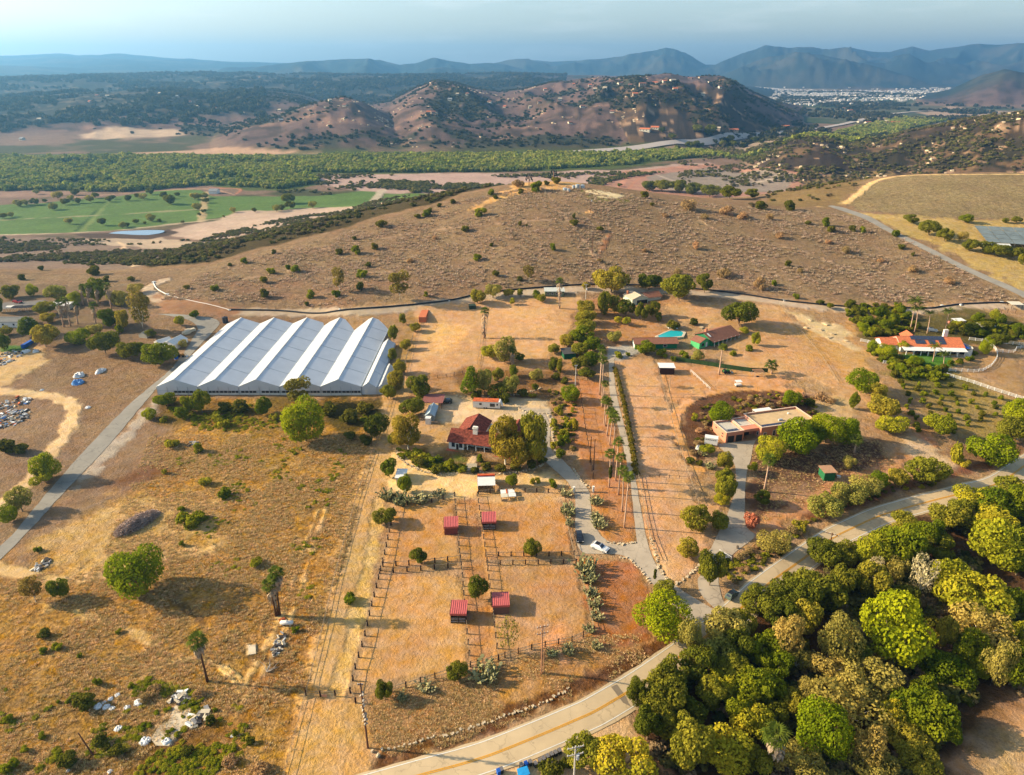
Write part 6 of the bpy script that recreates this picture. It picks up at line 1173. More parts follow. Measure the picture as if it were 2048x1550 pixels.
palm(1556, 1540, 1552, 1472, 52, label='fan palm with pale skirt rising out of the forest', skirt=.6, fronds=True, thick=.3, group='field palms'); palm(1728, 1345, 1726, 1306, 34, label='green fan palm crown beside the biggest forest tree', skirt=.3, fronds=True, thick=.3, group='field palms')
# ------------------------------------------------------------ pasture trees on the river flat
for x, y, w_ in [(110,165,50),(215,100,34),(265,150,30),(315,185,50),(405,270,46),(600,275,50),(640,140,44),(665,130,30),(750,135,40),(805,122,36),(840,127,44),(965,120,50),(1000,145,66),(1040,115,30),(880,95,50),(720,292,44),(745,292,30),(797,272,34),(885,250,56),(935,268,30),(850,280,20),(1155,185,50),(1140,125,50),(1160,125,40),(1200,120,40),(1205,150,36),(1365,205,40),(1490,205,32),(1620,195,50),(1690,140,70),(1700,175,60),(1830,175,50),(65,232,36),(20,240,40),(385,155,50),(420,135,40),(460,150,40),(530,140,50),(205,155,50),(150,160,40),(1310,242,16),(1070,275,22),(1195,210,30),(1170,230,24),(1650,190,40),(560,120,40),(340,120,60),(440,100,50)]:
    plant('oak' if (x // 7) % 3 else 'grey', x / 2.926, 350 + y / 2.926, w_ / 2.926, w_ * .8 / 2.926, desc='pasture tree', group='pasture trees')
for x, y, w_ in [(710,580,34),(735,575,30),(755,580,26),(845,575,36),(870,555,34),(885,575,30),(930,580,26),(965,560,30),(1060,575,26),(1090,575,20),(1140,548,32),(660,590,26),(790,520,50),(740,515,40),(640,545,34),(600,520,30),(550,745,60),(600,745,70),(660,745,80),(430,740,24),(720,755,70),(790,765,80),(870,770,90),(960,775,60)]:
    plant('oak', 1024 + x / 2, y / 2, w_ / 2, w_ * (.42 if y > 700 else .72) / 2, desc='dark valley tree', group='valley trees')
# ------------------------------------------------------------ growth as masses
sh = [kmesh('shrub')[i][0] for i in range(3)]
def lowclump(name, seed, a, b, n=90, leaf=.3): return crown_mesh(name, leaf_mat(name, a, b, .25), seed, n=n, leaf=leaf, lobes=5, asp=.55, low=.02)
cha = [lowclump("chaparral_clump", 31, (.08,.085,.022), (.20,.185,.05), 160, .2), lowclump("chaparral_clump", 32, (.065,.07,.022), (.16,.15,.042), 160, .2), lowclump("chaparral_clump", 33, (.10,.085,.045), (.20,.165,.075), 140, .2)]
dn = lambda x, y: np.clip(.42 + 1.5 * fbm(x, y, 40, 3, 5), .03, 1)
scatter("chaparral", "dense dark scrub on the slope behind the hill crest", np.r_[in_poly([(300,533),(420,522),(520,495),(640,467),(760,435),(860,407),(930,383),(1000,369),(980,374),(860,392),(700,418),(560,440),(430,470),(350,500),(240,530)], 4200, 300, 3, dn), in_poly([(-80,533),(260,533),(380,500),(400,478),(250,484),(100,474),(-80,474)], 1500, 380, 4, lambda x, y: np.clip(4 * fbm(x, y, 60, 3, 15), 0, 1))], 2.0, cha, seed=2)
scatter("ridge_scrub", "patchy scrub on the ridge below the grass field", in_poly([(1500,414),(1600,368),(1700,343),(1790,341),(1740,358),(1695,396),(1640,414)], 420, 420, 6, lambda x, y: np.clip(.5 + 2 * fbm(x, y, 30, 3, 16), 0, 1)), 2.2, cha, seed=3)
scatter("dark_hill_scrub", "dark scrub covering the rocky hill at right", np.r_[in_poly(None, 9000, V=[(250,1080),(330,1500),(500,1700),(1300,1900),(1600,1300),(1100,900),(700,950),(420,1040)], seed=7, dens=lambda x, y: np.clip(.5 + 2.2 * fbm(x, y, 50, 3, 17), 0, 1))], 3.4, cha, seed=4)
cot = [lowclump("willow_clump", 41, (.115,.150,.026), (.300,.340,.050), 110, .26), lowclump("willow_clump", 42, (.150,.165,.034), (.340,.335,.070), 110, .26), lowclump("willow_clump", 43, (.060,.090,.024), (.160,.195,.045), 110, .26)]
def riv(x, y): return np.clip(.75 + 1.6 * fbm(x, y, 90, 3, 23), .05, 1)
scatter("riverside_woodland", "light green riverside woodland filling the valley floor", np.r_[in_poly([(-300,380),(100,382),(250,384),(420,370),(560,378),(640,364),(610,346),(640,318),(330,313),(-300,314)], 9500, 900, 8, riv), in_poly([(600,345),(800,345),(1024,343),(1250,330),(1420,312),(1545,300),(1400,302),(1150,308),(640,312)], 6500, 1000, 9, riv), in_poly([(1560,298),(1700,292),(1800,262),(1900,240),(1800,235),(1680,262)], 2400, 1500, 10)], 4.6, cot, seed=5, zmul=1.15)
scatter("wash_brush", "low dark brush along the dry river wash", np.r_[in_poly([(440,392),(640,390),(880,385),(1040,370),(1000,372),(700,358),(560,378)], 700, 700, 12, lambda x, y: np.clip(3 * fbm(x, y, 60, 3, 25), 0, 1)), in_poly([(1150,375),(1260,345),(1330,345),(1230,360),(1190,380)], 260, 700, 13), in_poly([(590,350),(1024,350),(1240,345),(1240,372),(880,385),(640,372)], 700, 900, 14, lambda x, y: np.clip(4 * fbm(x, y, 70, 3, 27), 0, 1))], 3.2, cha[:2], seed=6)
def ann(r0, r1, a0, a1, n, seed, dens, zmin=-34):
    g = np.random.default_rng(seed); out = []
    r = np.sqrt(g.uniform(r0 ** 2, r1 ** 2, n * 5)); a = np.radians(g.uniform(a0, a1, n * 5)); x, y = r * np.sin(a), r * np.cos(a); z = H(x, y); m = (z > zmin) & (g.random(n * 5) < dens(x, y)); return np.c_[x[m], y[m]][:n]
dens2 = lambda x, y: np.clip(3.0 * (fbm(x, y, 160, 4, 5) - fbm(x, y, 45, 4, 9) * .3) - .02, .03, 1)
far = [lowclump("hill_tree", 51, (.024,.032,.012), (.055,.062,.022), 36, .46), lowclump("hill_tree", 52, (.040,.040,.020), (.085,.080,.035), 36, .46)]
scatter("hill_scrub", "dark trees and brush dotted over the middle hills", ann(1500, 3300, -30, 28, 5200, 15, dens2), 4.2, far, seed=7)
scatter("plateau_trees", "dark trees covering the far left plateau", ann(2300, 6000, -42, 4, 9000, 16, lambda x, y: np.clip(.45 + 2 * fbm(x, y, 200, 3, 37), 0, 1) * ((np.arctan2(x, y) < -.31) | (np.hypot(x, y) > 3500))), 9.0, far, seed=8, zmul=1.)
scatter("valley_trees_far", "dark tree belts on the far valley floor", ann(1700, 6500, 10, 36, 3500, 17, lambda x, y: np.clip(4 * fbm(x, y, 260, 3, 39), 0, 1) * (H(x, y) < -30), -60), 7.0, far, seed=9, zmul=1.)
# boulders of the rocky spurs
def boulder_mesh(seed):
    g = random.Random(seed); b = MB(); b.box(-1, 1, -.8, .8, -.6, .8); b.v = [(x * g.uniform(.6, 1.1), y * g.uniform(.6, 1.1), z * g.uniform(.6, 1.2)) for x, y, z in b.v]; return b.me("boulder", ROCK)
BM_ = [boulder_mesh(i) for i in range(4)]
dr = lambda x, y: np.clip(6 * (fbm(x, y, 70, 5, 31) - .22), 0, 1)
scatter("boulder_field", "pale boulders strewn over the middle and right hills", np.r_[ann(1450, 2900, -16, 12, 500, 18, dr), ann(1080, 1600, 18, 34, 220, 19, lambda x, y: np.clip(6 * (fbm(x, y, 22, 3, 32) - .3), 0, 1))], 2.6, BM_, seed=10)
# dry grass tufts and weeds in the near fields
def tuft_mesh(seed, a, b_):
    g = np.random.default_rng(seed); N = 26; th = g.uniform(0, 6.28, N); r0 = g.uniform(0, .45, N); p = np.c_[np.cos(th) * r0, np.sin(th) * r0, np.zeros(N)]; out = np.c_[np.cos(th), np.sin(th), np.zeros(N)] * g.uniform(.2, .7, (N, 1)); up = g.uniform(.35, 1, N)
    tip = p + out; tip[:, 2] = up; sd_ = np.c_[-np.sin(th), np.cos(th), np.zeros(N)] * .13; V = np.stack([p - sd_, p + sd_, tip], 1).reshape(-1, 3); me = new_mesh("grass_tuft", V, np.arange(N * 3).reshape(-1, 3), leaf_mat("dry_grass", a, b_, .3))
    at = me.attributes.new("tint", 'FLOAT', 'FACE'); at.data.foreach_set("value", g.uniform(0, 1, N).astype(np.float32)); return me
tf = [tuft_mesh(1, (.42,.28,.12), (.80,.56,.26)), tuft_mesh(2, (.46,.31,.14), (.84,.60,.29)), tuft_mesh(3, (.32,.24,.08), (.62,.45,.18))]
field = in_poly([(-60,1180),(200,1120),(300,870),(760,870),(610,1390),(560,1640),(-200,1640)], 30000, 0, 21, lambda x, y: np.clip(.5 + 1.6 * fbm(x, y, 7, 3, 91), .05, 1))
scatter("dry_grass", "golden dry grass tufts over the left field", field, .5, tf, seed=11, zmul=.9)
scatter("hill_grass", "brown dry grass clumps over the hill", in_poly([(320,600),(430,535),(660,475),(900,405),(1110,372),(1330,400),(1680,425),(2040,600),(1700,604),(1420,572),(1100,566),(700,608)], 9000, 0, 22, lambda x, y: np.clip(.5 + 1.6 * fbm(x, y, 14, 3, 93), .05, 1)), 1.25, [tuft_mesh(4, (.34,.25,.16), (.62,.47,.31)), tuft_mesh(5, (.28,.20,.12), (.54,.40,.25))], seed=12, zmul=.8)
scatter("green_weeds", "yellow-green weeds in patches over the left field", np.r_[in_poly([(330,815),(700,805),(740,840),(600,870),(400,860)], 420, 0, 41, lambda x, y: np.clip(3 * fbm(x, y, 10, 3, 99), 0, 1)), in_poly([(0,1380),(260,1340),(500,1420),(480,1560),(0,1560)], 420, 0, 42, lambda x, y: np.clip(3 * fbm(x, y, 8, 3, 98), 0, 1)), in_poly([(360,860),(700,870),(620,1200),(330,1120)], 220, 0, 43, lambda x, y: np.clip(3 * fbm(x, y, 9, 3, 96) - .4, 0, 1))], .7, [kmesh('shruby')[0][0], kmesh('shrubg')[1][0], kmesh('shruby')[2][0]], seed=18, zmul=.6)
scatter("verge_grass", "dry weeds on the road bank and paddock edges", np.r_[in_poly([(745,1545),(1000,1455),(1200,1370),(1390,1262),(1190,1272),(940,1345),(735,1392)], 7000, 0, 23, lambda x, y: np.clip(.5 + 1.6 * fbm(x, y, 8, 3, 95), 0, 1)), in_poly([(1500,900),(1760,880),(1790,930),(1640,1000),(1520,1050)], 3000, 0, 24)], .45, tf, seed=13)

und = [lowclump("understory_clump", 61, (.060,.060,.016), (.170,.150,.040), 200, .2), lowclump("understory_clump", 62, (.035,.045,.014), (.100,.110,.030), 200, .2), lowclump("understory_clump", 63, (.120,.090,.045), (.260,.190,.095), 200, .2)]
scatter("forest_understory", "brown and olive brush under the roadside forest", in_poly([(1460,1262),(1560,1200),(1680,1130),(1800,1080),(1900,1050),(2060,985),(2300,960),(2300,1400),(1960,1390),(1880,1440),(1850,1560),(1350,1600),(1290,1460),(1290,1400)], 1500, 0, 31, lambda x, y: np.clip(.4 + 2 * fbm(x, y, 14, 3, 97), 0, 1)), 1.9, und, seed=14, zmul=.9)
scatter("garden_shrubbery", "dense green shrubbery round the orange tiled house", np.r_[in_poly([(1690,612),(1800,612),(1830,660),(1770,672),(1730,672),(1700,640)], 170, 0, 32), in_poly([(1900,650),(1960,640),(2050,655),(2050,680),(1960,676),(1900,668)], 120, 0, 33), in_poly([(1735,700),(1790,712),(1830,728),(1880,745),(1900,760),(1840,765),(1780,740)], 110, 0, 34)], 1.5, [kmesh('shrubg')[0][0], kmesh('shrub')[1][0]], seed=15, zmul=1.)
scatter("garden_flowers", "low flowering ground cover on the ranch garden bank", in_poly([(795,900),(840,905),(900,926),(935,935),(925,945),(880,944),(830,932),(800,912)], 130, 0, 35), .9, [kmesh('shrubg')[1][0], kmesh('shruby')[0][0], kmesh('shrub')[0][0]], seed=16)
scatter("bank_brush", "dry brush in the hollow and on banks round the pink house", np.r_[in_poly([(1385,822),(1450,797),(1560,783),(1650,800),(1630,828),(1500,825),(1430,850),(1400,920),(1385,890)], 110, 0, 36), in_poly([(1420,1135),(1480,1110),(1560,1065),(1620,1040),(1560,1110),(1470,1165)], 130, 0, 37), in_poly([(1100,780),(1150,790),(1150,900),(1112,905),(1104,830)], 110, 0, 38), in_poly([(1640,985),(1800,955),(1900,935),(1880,965),(1700,1010),(1620,1045)], 90, 0, 39)], .9, [kmesh('shrubt')[0][0], kmesh('shruby')[1][0], kmesh('shrub')[2][0]], seed=17)
# ------------------------------------------------------------ fences
def fence(name, label, pts, spacing=2.6, h=1.25, post=.09, pm=WOOD, rails=(), rm=WOODG, rt=.03, group=None, cat='fence', mesh=None, ph=None):
    V = [(q.x, q.y) for q in PP(pts)]; x, y, s = resample(V, spacing); z = H(x, y); t = thing(name, label, cat, (x[0], y[0], z[0]), 0, group)
    X, Y, Z = x - x[0], y - y[0], z - z[0]; base = MB().box(-post, post, -post, post, -.3, ph or h).me("post", pm)
    for i in range(len(x)): link("post", base, t, (X[i], Y[i], Z[i]))
    for r in rails:
        for i in range(len(x) - 1):
            a, b = Vector((X[i], Y[i], Z[i] + r)), Vector((X[i + 1], Y[i + 1], Z[i + 1] + r)); d = (b - a).normalized() * post
            m = MB(); u = Vector((-d.y, d.x, 0)).normalized() * rt; w_ = Vector((0, 0, rt * 1.6)); A, B = a + d, b - d
            m.v = [tuple(q) for q in (A - u - w_, A + u - w_, A + u + w_, A - u + w_, B - u - w_, B + u - w_, B + u + w_, B - u + w_)]; m.f = [(0, 1, 2, 3), (7, 6, 5, 4), (0, 4, 5, 1), (1, 5, 6, 2), (2, 6, 7, 3), (3, 7, 4, 0)]
            part("rail", m, rm, t)
    if mesh:
        for i in range(len(x) - 1): part("mesh_panel", MB().slab((X[i], Y[i], Z[i] + .1), (X[i + 1], Y[i + 1], Z[i + 1] + .1), (X[i + 1], Y[i + 1], Z[i + 1] + h), (X[i], Y[i], Z[i] + h), .02), mesh, t)
    return t
G1 = 'dark post fences of the paddocks'
fence("paddock_fence", "dark post fence down the left side of both left paddocks", [(791,1010),(779,1063),(768,1118),(760,1148),(742,1220),(728.7,1279),(711,1337),(701,1386)], 3.1, 1.5, .15, rails=(1.3,), rt=.035, group=G1)
fence("paddock_fence", "dark post fence between the left paddocks and the central lane", [(909.5,992.5),(915,1054),(920,1117),(925,1153),(932,1240),(941,1334)], 3.1, 1.5, .15, rails=(1.3,), rt=.03, group=G1)
fence("paddock_fence", "dark post fence between the central lane and the right paddocks", [(955,992),(965,1057),(972.5,1112.6),(975,1132),(981,1185),(989.5,1255),(997,1320)], 3.1, 1.5, .15, rails=(1.3,), rt=.03, group=G1)
fence("paddock_fence", "fence along the right side of the right paddocks beside the cacti", [(1120,992.5),(1134,1050),(1148,1110),(1161.5,1153.6),(1176,1210),(1188,1262)], 3.3, 1.3, .07, pm=WOODG, rails=(1.1, .6), rt=.025, group=G1)
fence("paddock_fence", "upper of two post rows separating the left paddocks", [(766,1133),(800,1131),(850,1128),(898,1122),(921,1119)], 3.0, 1.5, .15, rails=(1.3,), rt=.035, group=G1)
fence("paddock_fence", "lower of two post rows separating the left paddocks", [(759.5,1147),(805,1144),(852,1140),(898,1136),(923,1134)], 3.0, 1.5, .15, rails=(1.3,), rt=.035, group=G1)
fence("paddock_fence", "upper of two post rows separating the right paddocks", [(972,1112.6),(1020,1112),(1080,1112),(1148,1110)], 3.1, 1.4, .15, rails=(1.2,), rt=.035, group=G1)
fence("paddock_fence", "lower of two post rows separating the right paddocks", [(975,1130),(1030,1129),(1090,1128),(1152,1127)], 3.1, 1.4, .15, rails=(1.2,), rt=.035, group=G1)
fence("paddock_fence", "long bottom fence of the lower paddocks facing the road", [(752,1392),(808,1376),(863,1359),(942,1335),(997,1319),(1046,1304),(1096,1292),(1146,1283),(1188,1263)], 2.9, 1.6, .11, rails=(1.3, .5), rt=.035, group=G1)
fence("paddock_fence", "top fence of the upper left paddock behind the cacti", [(791,1010),(824,1010),(870,1004),(889,998),(909,993)], 3.2, 1.5, .15, rails=(1.2,), rt=.03, group=G1)
fence("paddock_fence", "top fence of the upper right paddock behind the feed shelter", [(957,988),(1000,985),(1060,984),(1120,986)], 3.2, 1.4, .15, rails=(1.2,), rt=.03, group=G1)
fence("lane_gate_fence", "short post row closing the lower end of the dirt lane", [(612,1391),(655,1394),(681,1391),(701,1386)], 2.4, 1.6, .12, rails=(1.3, .7), rt=.02)
fence("corner_fence", "two dark posts joining the lane fence to the road fence", [(701,1386),(697,1408),(725,1404),(752,1392)], 2.8, 1.5, .15, rails=(1.2,), rt=.02)
fence("field_fence", "long grey wire fence between the dry field and the dirt lane", [(612,1391),(630,1320),(650,1240),(668,1160),(690,1080),(712,1000),(735,930),(760,870),(778,810),(790,770)], 3.0, 1.2, .05, pm=WOODG, rails=(1.05, .5), rm=WOODG, rt=.025)
fence("field_fence", "lower stretch of the grey field fence below the lane gate", [(612,1391),(596,1450),(580,1510),(566,1560)], 3.0, 1.1, .04, pm=WOODG, rails=(1.0, .3), rt=.02)
fence("arena_fence", "grey fence along the left side of the arena", [(806,756),(814,715),(826,672),(840,632)], 3.0, 1.4, .07, pm=WOODG, rails=(1.2, .7), rt=.03)
fence("arena_fence", "thin fence dividing the arena by the shaggy palm", [(955,728),(960,690),(965,650),(969,612)], 3.2, 1.2, .05, pm=WOODG, rails=(1.0, .6), rt=.025)
fence("arena_fence", "post and rail fence closing the bottom of the arena", [(824,760),(860,758),(900,752),(925,747)], 3.0, 1.3, .08, rails=(1.1, .6), rt=.03)
fence("grove_fence", "thin rail fence below the garden grove", [(1020,752),(1070,756),(1130,752)], 3.5, 1.2, .06, rails=(1.0,), rt=.02)
fence("post_row", "row of dark posts between ranch drive and palm avenue", [(1150,742),(1157,772),(1163,802),(1169,845),(1176,890),(1186,957)], 3.6, 2.1, .1, rails=(1.9,), rt=.015)
fence("drive_fence", "rail fence along the paddock strip right of the palm avenue", [(1228,724),(1240,800),(1252,850),(1266,905),(1276,950),(1290,1030),(1300,1075),(1318,1120)], 3.2, 1.2, .06, pm=WOODG, rails=(1.0, .5), rt=.03)
fence("strip_fence", "long pale rail fence down the middle of the orange strip", [(1312,724),(1325,775),(1345,850),(1362,910),(1380,960),(1397,1010)], 2.8, 1.3, .07, pm=WOODG, rails=(1.1,), rt=.035)
fence("strip_fence", "low dark cross fence halfway down the orange strip", [(1280,953),(1330,955),(1378,958)], 2.6, 1.0, .06, rails=(.8,), rt=.03)
fence("windscreen_fence", "long dark green mesh fence behind the white roofed barn", [(1350,722),(1400,729),(1450,737),(1500,744),(1535,745)], 3.2, 1.8, .05, pm=DGREEN, mesh=DGREEN)
fence("pipe_pen", "white pipe pen fence near the white roofed barn", [(1381,745),(1400,762),(1420,781)], 2.4, 1.3, .05, pm=WHITE, rails=(1.2, .7), rm=WHITE, rt=.03)
fence("bank_fence", "thin curved fence on the rim above the pink house hollow", [(1358,802),(1380,786),(1420,777),(1470,775),(1515,778)], 3.0, 1.0, .05, pm=WOODG, rails=(.85,), rt=.02)
fence("hillside_fence", "thin wire fence running down the bare orange hillside", [(1556,608),(1590,650),(1640,710),(1676,768)], 3.4, 1.1, .05, pm=WOODG, rails=(1.0, .5), rt=.02)
fence("drive_top_fence", "short fence at the head of the pink house drive", [(1620,828),(1650,812),(1680,800)], 3, .8, .06, pm=WOODG, rails=(.6,), rt=.04)
WV = dict(spacing=2.3, h=1.35, post=.09, pm=WHITE, rails=(1.2, .75, .3), rm=WHITE, rt=.04, group='white garden fences')
fence("white_fence", "white rail fence left of the orange tiled house", [(1721,683),(1741,687),(1752,691),(1770,700)], **WV)
fence("white_fence", "short white rail fence below the lawn at left", [(1766,727),(1785,730),(1802,733)], **WV)
fence("white_fence", "short white rail fence beneath the lawn palms", [(1852,738),(1875,741)], **WV)
fence("white_fence", "curving white fence round the bare yard right of the orange tiled house", [(1887,742),(1910,743),(1935,744),(1950,745),(1966,742),(1982,733),(1993,719),(1994,705),(1988,697),(1980,690),(1970,682)], **WV)
fence("white_fence", "straight white fence at the upper right by the cypresses", [(1938,680),(1970,684),(2000,687),(2050,691)], **WV)
fence("white_fence", "long white fence slanting down to the right picture edge", [(1893,752),(1940,765),(1990,782),(2046,800)], **WV)
fence("white_fence", "small white pen fence right of the curving fence", [(1992,703),(2010,706),(2030,705),(2032,698),(2050,696)], **WV)
fence("far_corral", "dark corral fence beyond the garden at the far right", [(1955,640),(1985,628),(2020,625),(2048,630)], 3.5, 1.8, .06, rails=(1.7,), rt=.02)
# black silt fence and white drainage heaps round the hill foot
x, y, s_ = resample([(q.x, q.y) for q in PP([(400,527),(360,538),(325,551),(307,566)])], 4.0); 
def tubeline(name, label, pts, r, m, cat, lift, seg=6, step=2.5):
    x, y, s = resample(smooth_line([(q.x, q.y) for q in PP(pts)], 4), step); z = H(x, y); t = thing(name, label, cat, (x[0], y[0], z[0]), 0, me=MB().tube([(a - x[0], b - y[0], c - z[0] + lift) for a, b, c in zip(x, y, z)], r, seg).me(name, m)); return t
tubeline("drain_pipe", "white corrugated drain pipe curving down the hill foot at left", [(307,566),(314,578),(334,590)], .28, WHITE, "pipe", .22)
tubeline("drain_pipe", "thin white drain pipe continuing along the hill foot", [(334,590),(380,601),(459,620)], .14, WHITE, "pipe", .12)
tubeline("silt_fence", "long black silt fence along the hill foot", [(459,620),(560,622),(680,622),(800,612),(895,602),(960,588),(1060,577),(1160,570),(1250,570),(1330,574),(1420,581),(1500,591),(1569,602),(1700,614),(1800,616),(1860,617),(1881,614),(1921,609),(1960,607),(2003,606),(2060,610)], .38, mat("black_pipe", (.012, .012, .012), .5, .3, .1), "pipe", .3)
def heap(px, py, w_, label, m=WHITE, n=5, cat='rubble heap', name='riprap_heap', hgt=.5, spread=1.0):
    p = P(px, py); g = random.Random(int(px * 7 + py)); t = thing(name, label, cat, p, g.uniform(0, 3)); r = w_ / 2 / scale_at(p.x, p.y, p.z)
    for k in range(n):
        b = MB(); s = r * g.uniform(.3, .55); b.box(-s, s, -s * .7, s * .7, -.2, s * hgt * 2); b.v = [(x * g.uniform(.7, 1.1), y * g.uniform(.7, 1.1), z * g.uniform(.7, 1.1)) for x, y, z in b.v]
        a = g.uniform(0, 6.28); q = r * g.uniform(0, .7) * spread; part("chunk", b, m, t, loc=(math.cos(a) * q, math.sin(a) * q, 0))
    return t
for x, y, w_, l in [(308,565,9,"at the start of the white pipe"), (334,589,9,"where the white pipe turns thin"), (459,620,8,"behind the greenhouse left end"), (680,619,7,"behind the greenhouse right half"), (898,602,7,"left of the arena head"), (1569,601,8,"right of the bare orange slope"), (1884,611,9,"beyond the feather palms"), (1921,610,9,"beyond the far corral"), (2003,605,8,"near the right picture edge")]:
    heap(x, y, w_, "white riprap heap on the hill foot road " + l)
# hedge along the palm driveway: one clipped row
hv = [(q.x, q.y) for q in PP([(1230,738),(1237,765),(1245,800),(1252,832),(1259,870),(1266,905),(1271,948)])]; hx, hy, _s = resample(hv, .9); hzv = H(hx, hy); ht = thing("hedge", "long yellow-green hedge along the right side of the palm driveway", "hedge", (hx[0], hy[0], hzv[0]))
hm = crown_mesh("bush", leaf_mat("leaves_hedge", (.085,.080,.010), (.30,.22,.022)), 77, n=320, leaf=.15, lobes=6, asp=.7, low=.02)
for i in range(len(hx)):
    o = link("bush", hm, ht, (hx[i] - hx[0] + random.uniform(-.15, .15), hy[i] - hy[0], hzv[i] - hzv[0] - .05)); o.scale = (1.25, 1.25, 1.0 * random.uniform(.8, 1.15)); o.rotation_euler = (0, 0, i * 2.4)
# ------------------------------------------------------------ stone borders
def stones(name, label, pts, size=.32, step=.55, m=ROCK, width=.3):
    x, y, s = resample(smooth_line([(q.x, q.y) for q in PP(pts)], 4), step); g = random.Random(int(pts[0][0])); x = x + np.array([g.uniform(-width, width) for _ in x]); y = y + np.array([g.uniform(-width, width) for _ in y]); z = H(x, y)
    t = thing(name, label, "stone border", (x[0], y[0], z[0])); me = [boulder_mesh(100 + k) for k in range(3)]
    if len(x) <= 120:
        for i in range(len(x)): o = link("stone", me[i % 3], t, (x[i] - x[0], y[i] - y[0], z[i] - z[0] + .05)); q = size * g.uniform(.6, 1.3); o.scale = (q, q, q * .8); o.rotation_euler = (0, 0, g.uniform(0, 6))
    else:
        b = MB()
        for i in range(len(x)):
            q = size * g.uniform(.6, 1.3); n = len(b.v); src = me[i % 3]; a = g.uniform(0, 6); c_, s_ = math.cos(a), math.sin(a)
            for v in src.vertices: b.v.append((x[i] - x[0] + (v.co.x * c_ - v.co.y * s_) * q, y[i] - y[0] + (v.co.x * s_ + v.co.y * c_) * q, z[i] - z[0] + v.co.z * q * .8 + .05))
            for p in src.polygons: b.f.append(tuple(n + k for k in p.vertices))
        part("stone", b, ROCK, t, kind='stuff')
    return t
stones("stone_border", "long low row of pale stones on the grass bank above the road", [(780,1497),(850,1480),(920,1462),(990,1440),(1060,1415),(1110,1394),(1140,1375)], .28, .7)
stones("stone_border", "pale stone edging of the ranch house garden at left", [(793,908),(806,922),(826,934),(850,944),(880,948),(905,948),(928,940)], .38, .8)
stones("stone_border", "pale stone edging of the ranch house garden right of the steps", [(950,938),(975,950),(1010,947),(1050,942),(1085,930),(1092,918)], .34, .8)
stones("stone_border", "stone terrace edge between trailer yard and palm strip", [(1025,802),(1040,818),(1068,828),(1094,828),(1103,850),(1106,880),(1112,905),(1120,915)], .42, .8)
stones("stone_border", "stone row below the garden grove behind the mobile trailer", [(915,792),(945,798),(980,794),(1015,790),(1045,788),(1080,778)], .4, .9)
stones("stone_border", "stone edging on the right side of the lower palm driveway", [(1300,1075),(1312,1110),(1318,1135),(1335,1158),(1352,1168),(1368,1158),(1390,1140),(1410,1120),(1420,1100)], .34, .8)
stones("stone_border", "stone edging of the red dirt island between the drives", [(1212,1084),(1230,1088),(1252,1088),(1270,1084)], .4, .7)
stones("stone_border", "stone edging beside the ranch gate", [(1148,940),(1158,955),(1168,966),(1178,974)], .35, .7); stones("stone_border", "stone edging below the white car", [(1240,1114),(1262,1120),(1280,1140),(1300,1165)], .32, .8)
for i, (x, y) in enumerate([(756, 1513), (744, 1504), (764, 1500)]): heap(x, y, 20, ["large pale boulder nearest the road at the field corner", "large pale boulder leftmost at the field corner", "large pale boulder uppermost at the field corner"][i], ROCK, 1, "boulder", "boulder", .8, 0)
for i, (x, y) in enumerate([(1400,655),(1620,640),(1650,648),(1612,655),(1640,660),(1668,668),(1690,682),(1660,675)]): heap(x, y, 16, ["pale dirt mound behind the swimming pool", "pale dirt mound, farthest left of the mound row on the hillside", "pale dirt mound, second in the upper mound row", "low pale dirt mound at the left foot of the mound row", "pale dirt mound in the middle of the mound row", "pale dirt mound right of the middle of the mound row", "pale dirt mound nearest the white fence", "low pale dirt mound in front of the mound row middle"][i], M("pale_dirt", (214, 186, 146), var=.15), 4, "dirt mound", "dirt_mound", .25)
# ------------------------------------------------------------ poles
PW = M("brown_pole", (110, 72, 54), var=.2, vscale=2); PGW = M("pale_pole", (206, 196, 184), var=.1)
def pole(bx, by, top, label, arms=1, m=PW, turn=0., trans=False, arm=1.3, r=.16, two=0., group='utility poles'):
    p = P(bx, by); s = scale_at(p.x, p.y, p.z); dep = math.atan2(CAMZ - p.z, p.length if False else math.hypot(p.x, p.y)); h = 6.
    for _ in range(30): h += (pix(p.x, p.y, p.z + h)[1] - top) / (s * math.cos(dep)) * .8
    t = thing("utility_pole", label, "utility pole", p, turn, group); part("pole", MB().tube([(0, 0, -.3), (0, 0, h)], [r * 1.2, r * .8], 7), m, t)
    for k in range(arms):
        z = h - .3 - k * 1.7; a = part("crossarm", MB().box(-arm, arm, -.12, .0, z - .1, z + .08), m, t)
        for q in (-.9, -.35, .35, .9): part("insulator", MB().tube([(q * arm, -.06, z + .08), (q * arm, -.06, z + .34)], [.07, .05], 6), WHITE, a)
        part("brace", MB().tube([(-arm * .55, -.14, z - .1), (0, -.16, z - .8), (arm * .55, -.14, z - .1)], .03, 4), STEEL, t)
    if trans: part("transformer", MB().tube([(.38, -.3, h - 3.0), (.38, -.3, h - 1.9)], [.28, .28], 8), M("grey_transformer", (200, 200, 200)), t)
    if two: part("second_pole", MB().tube([(two, .1, -.3), (two, .1, h * .45)], [.13, .1], 6), m, t)
    return t, h
pole(1083, 1347, 1251, "tall double crossarm pole standing below the lower right paddock", 2, turn=.3, two=.5, arm=1.25, m=M("tan_pole", (176, 128, 96), var=.2))
t_, h_ = pole(736, 1496, 1366, "tall dark leaning pole beside the road corner, bound with pale dead ivy", 1, arm=.5, r=.17)
g_ = random.Random(3); iv = MB()
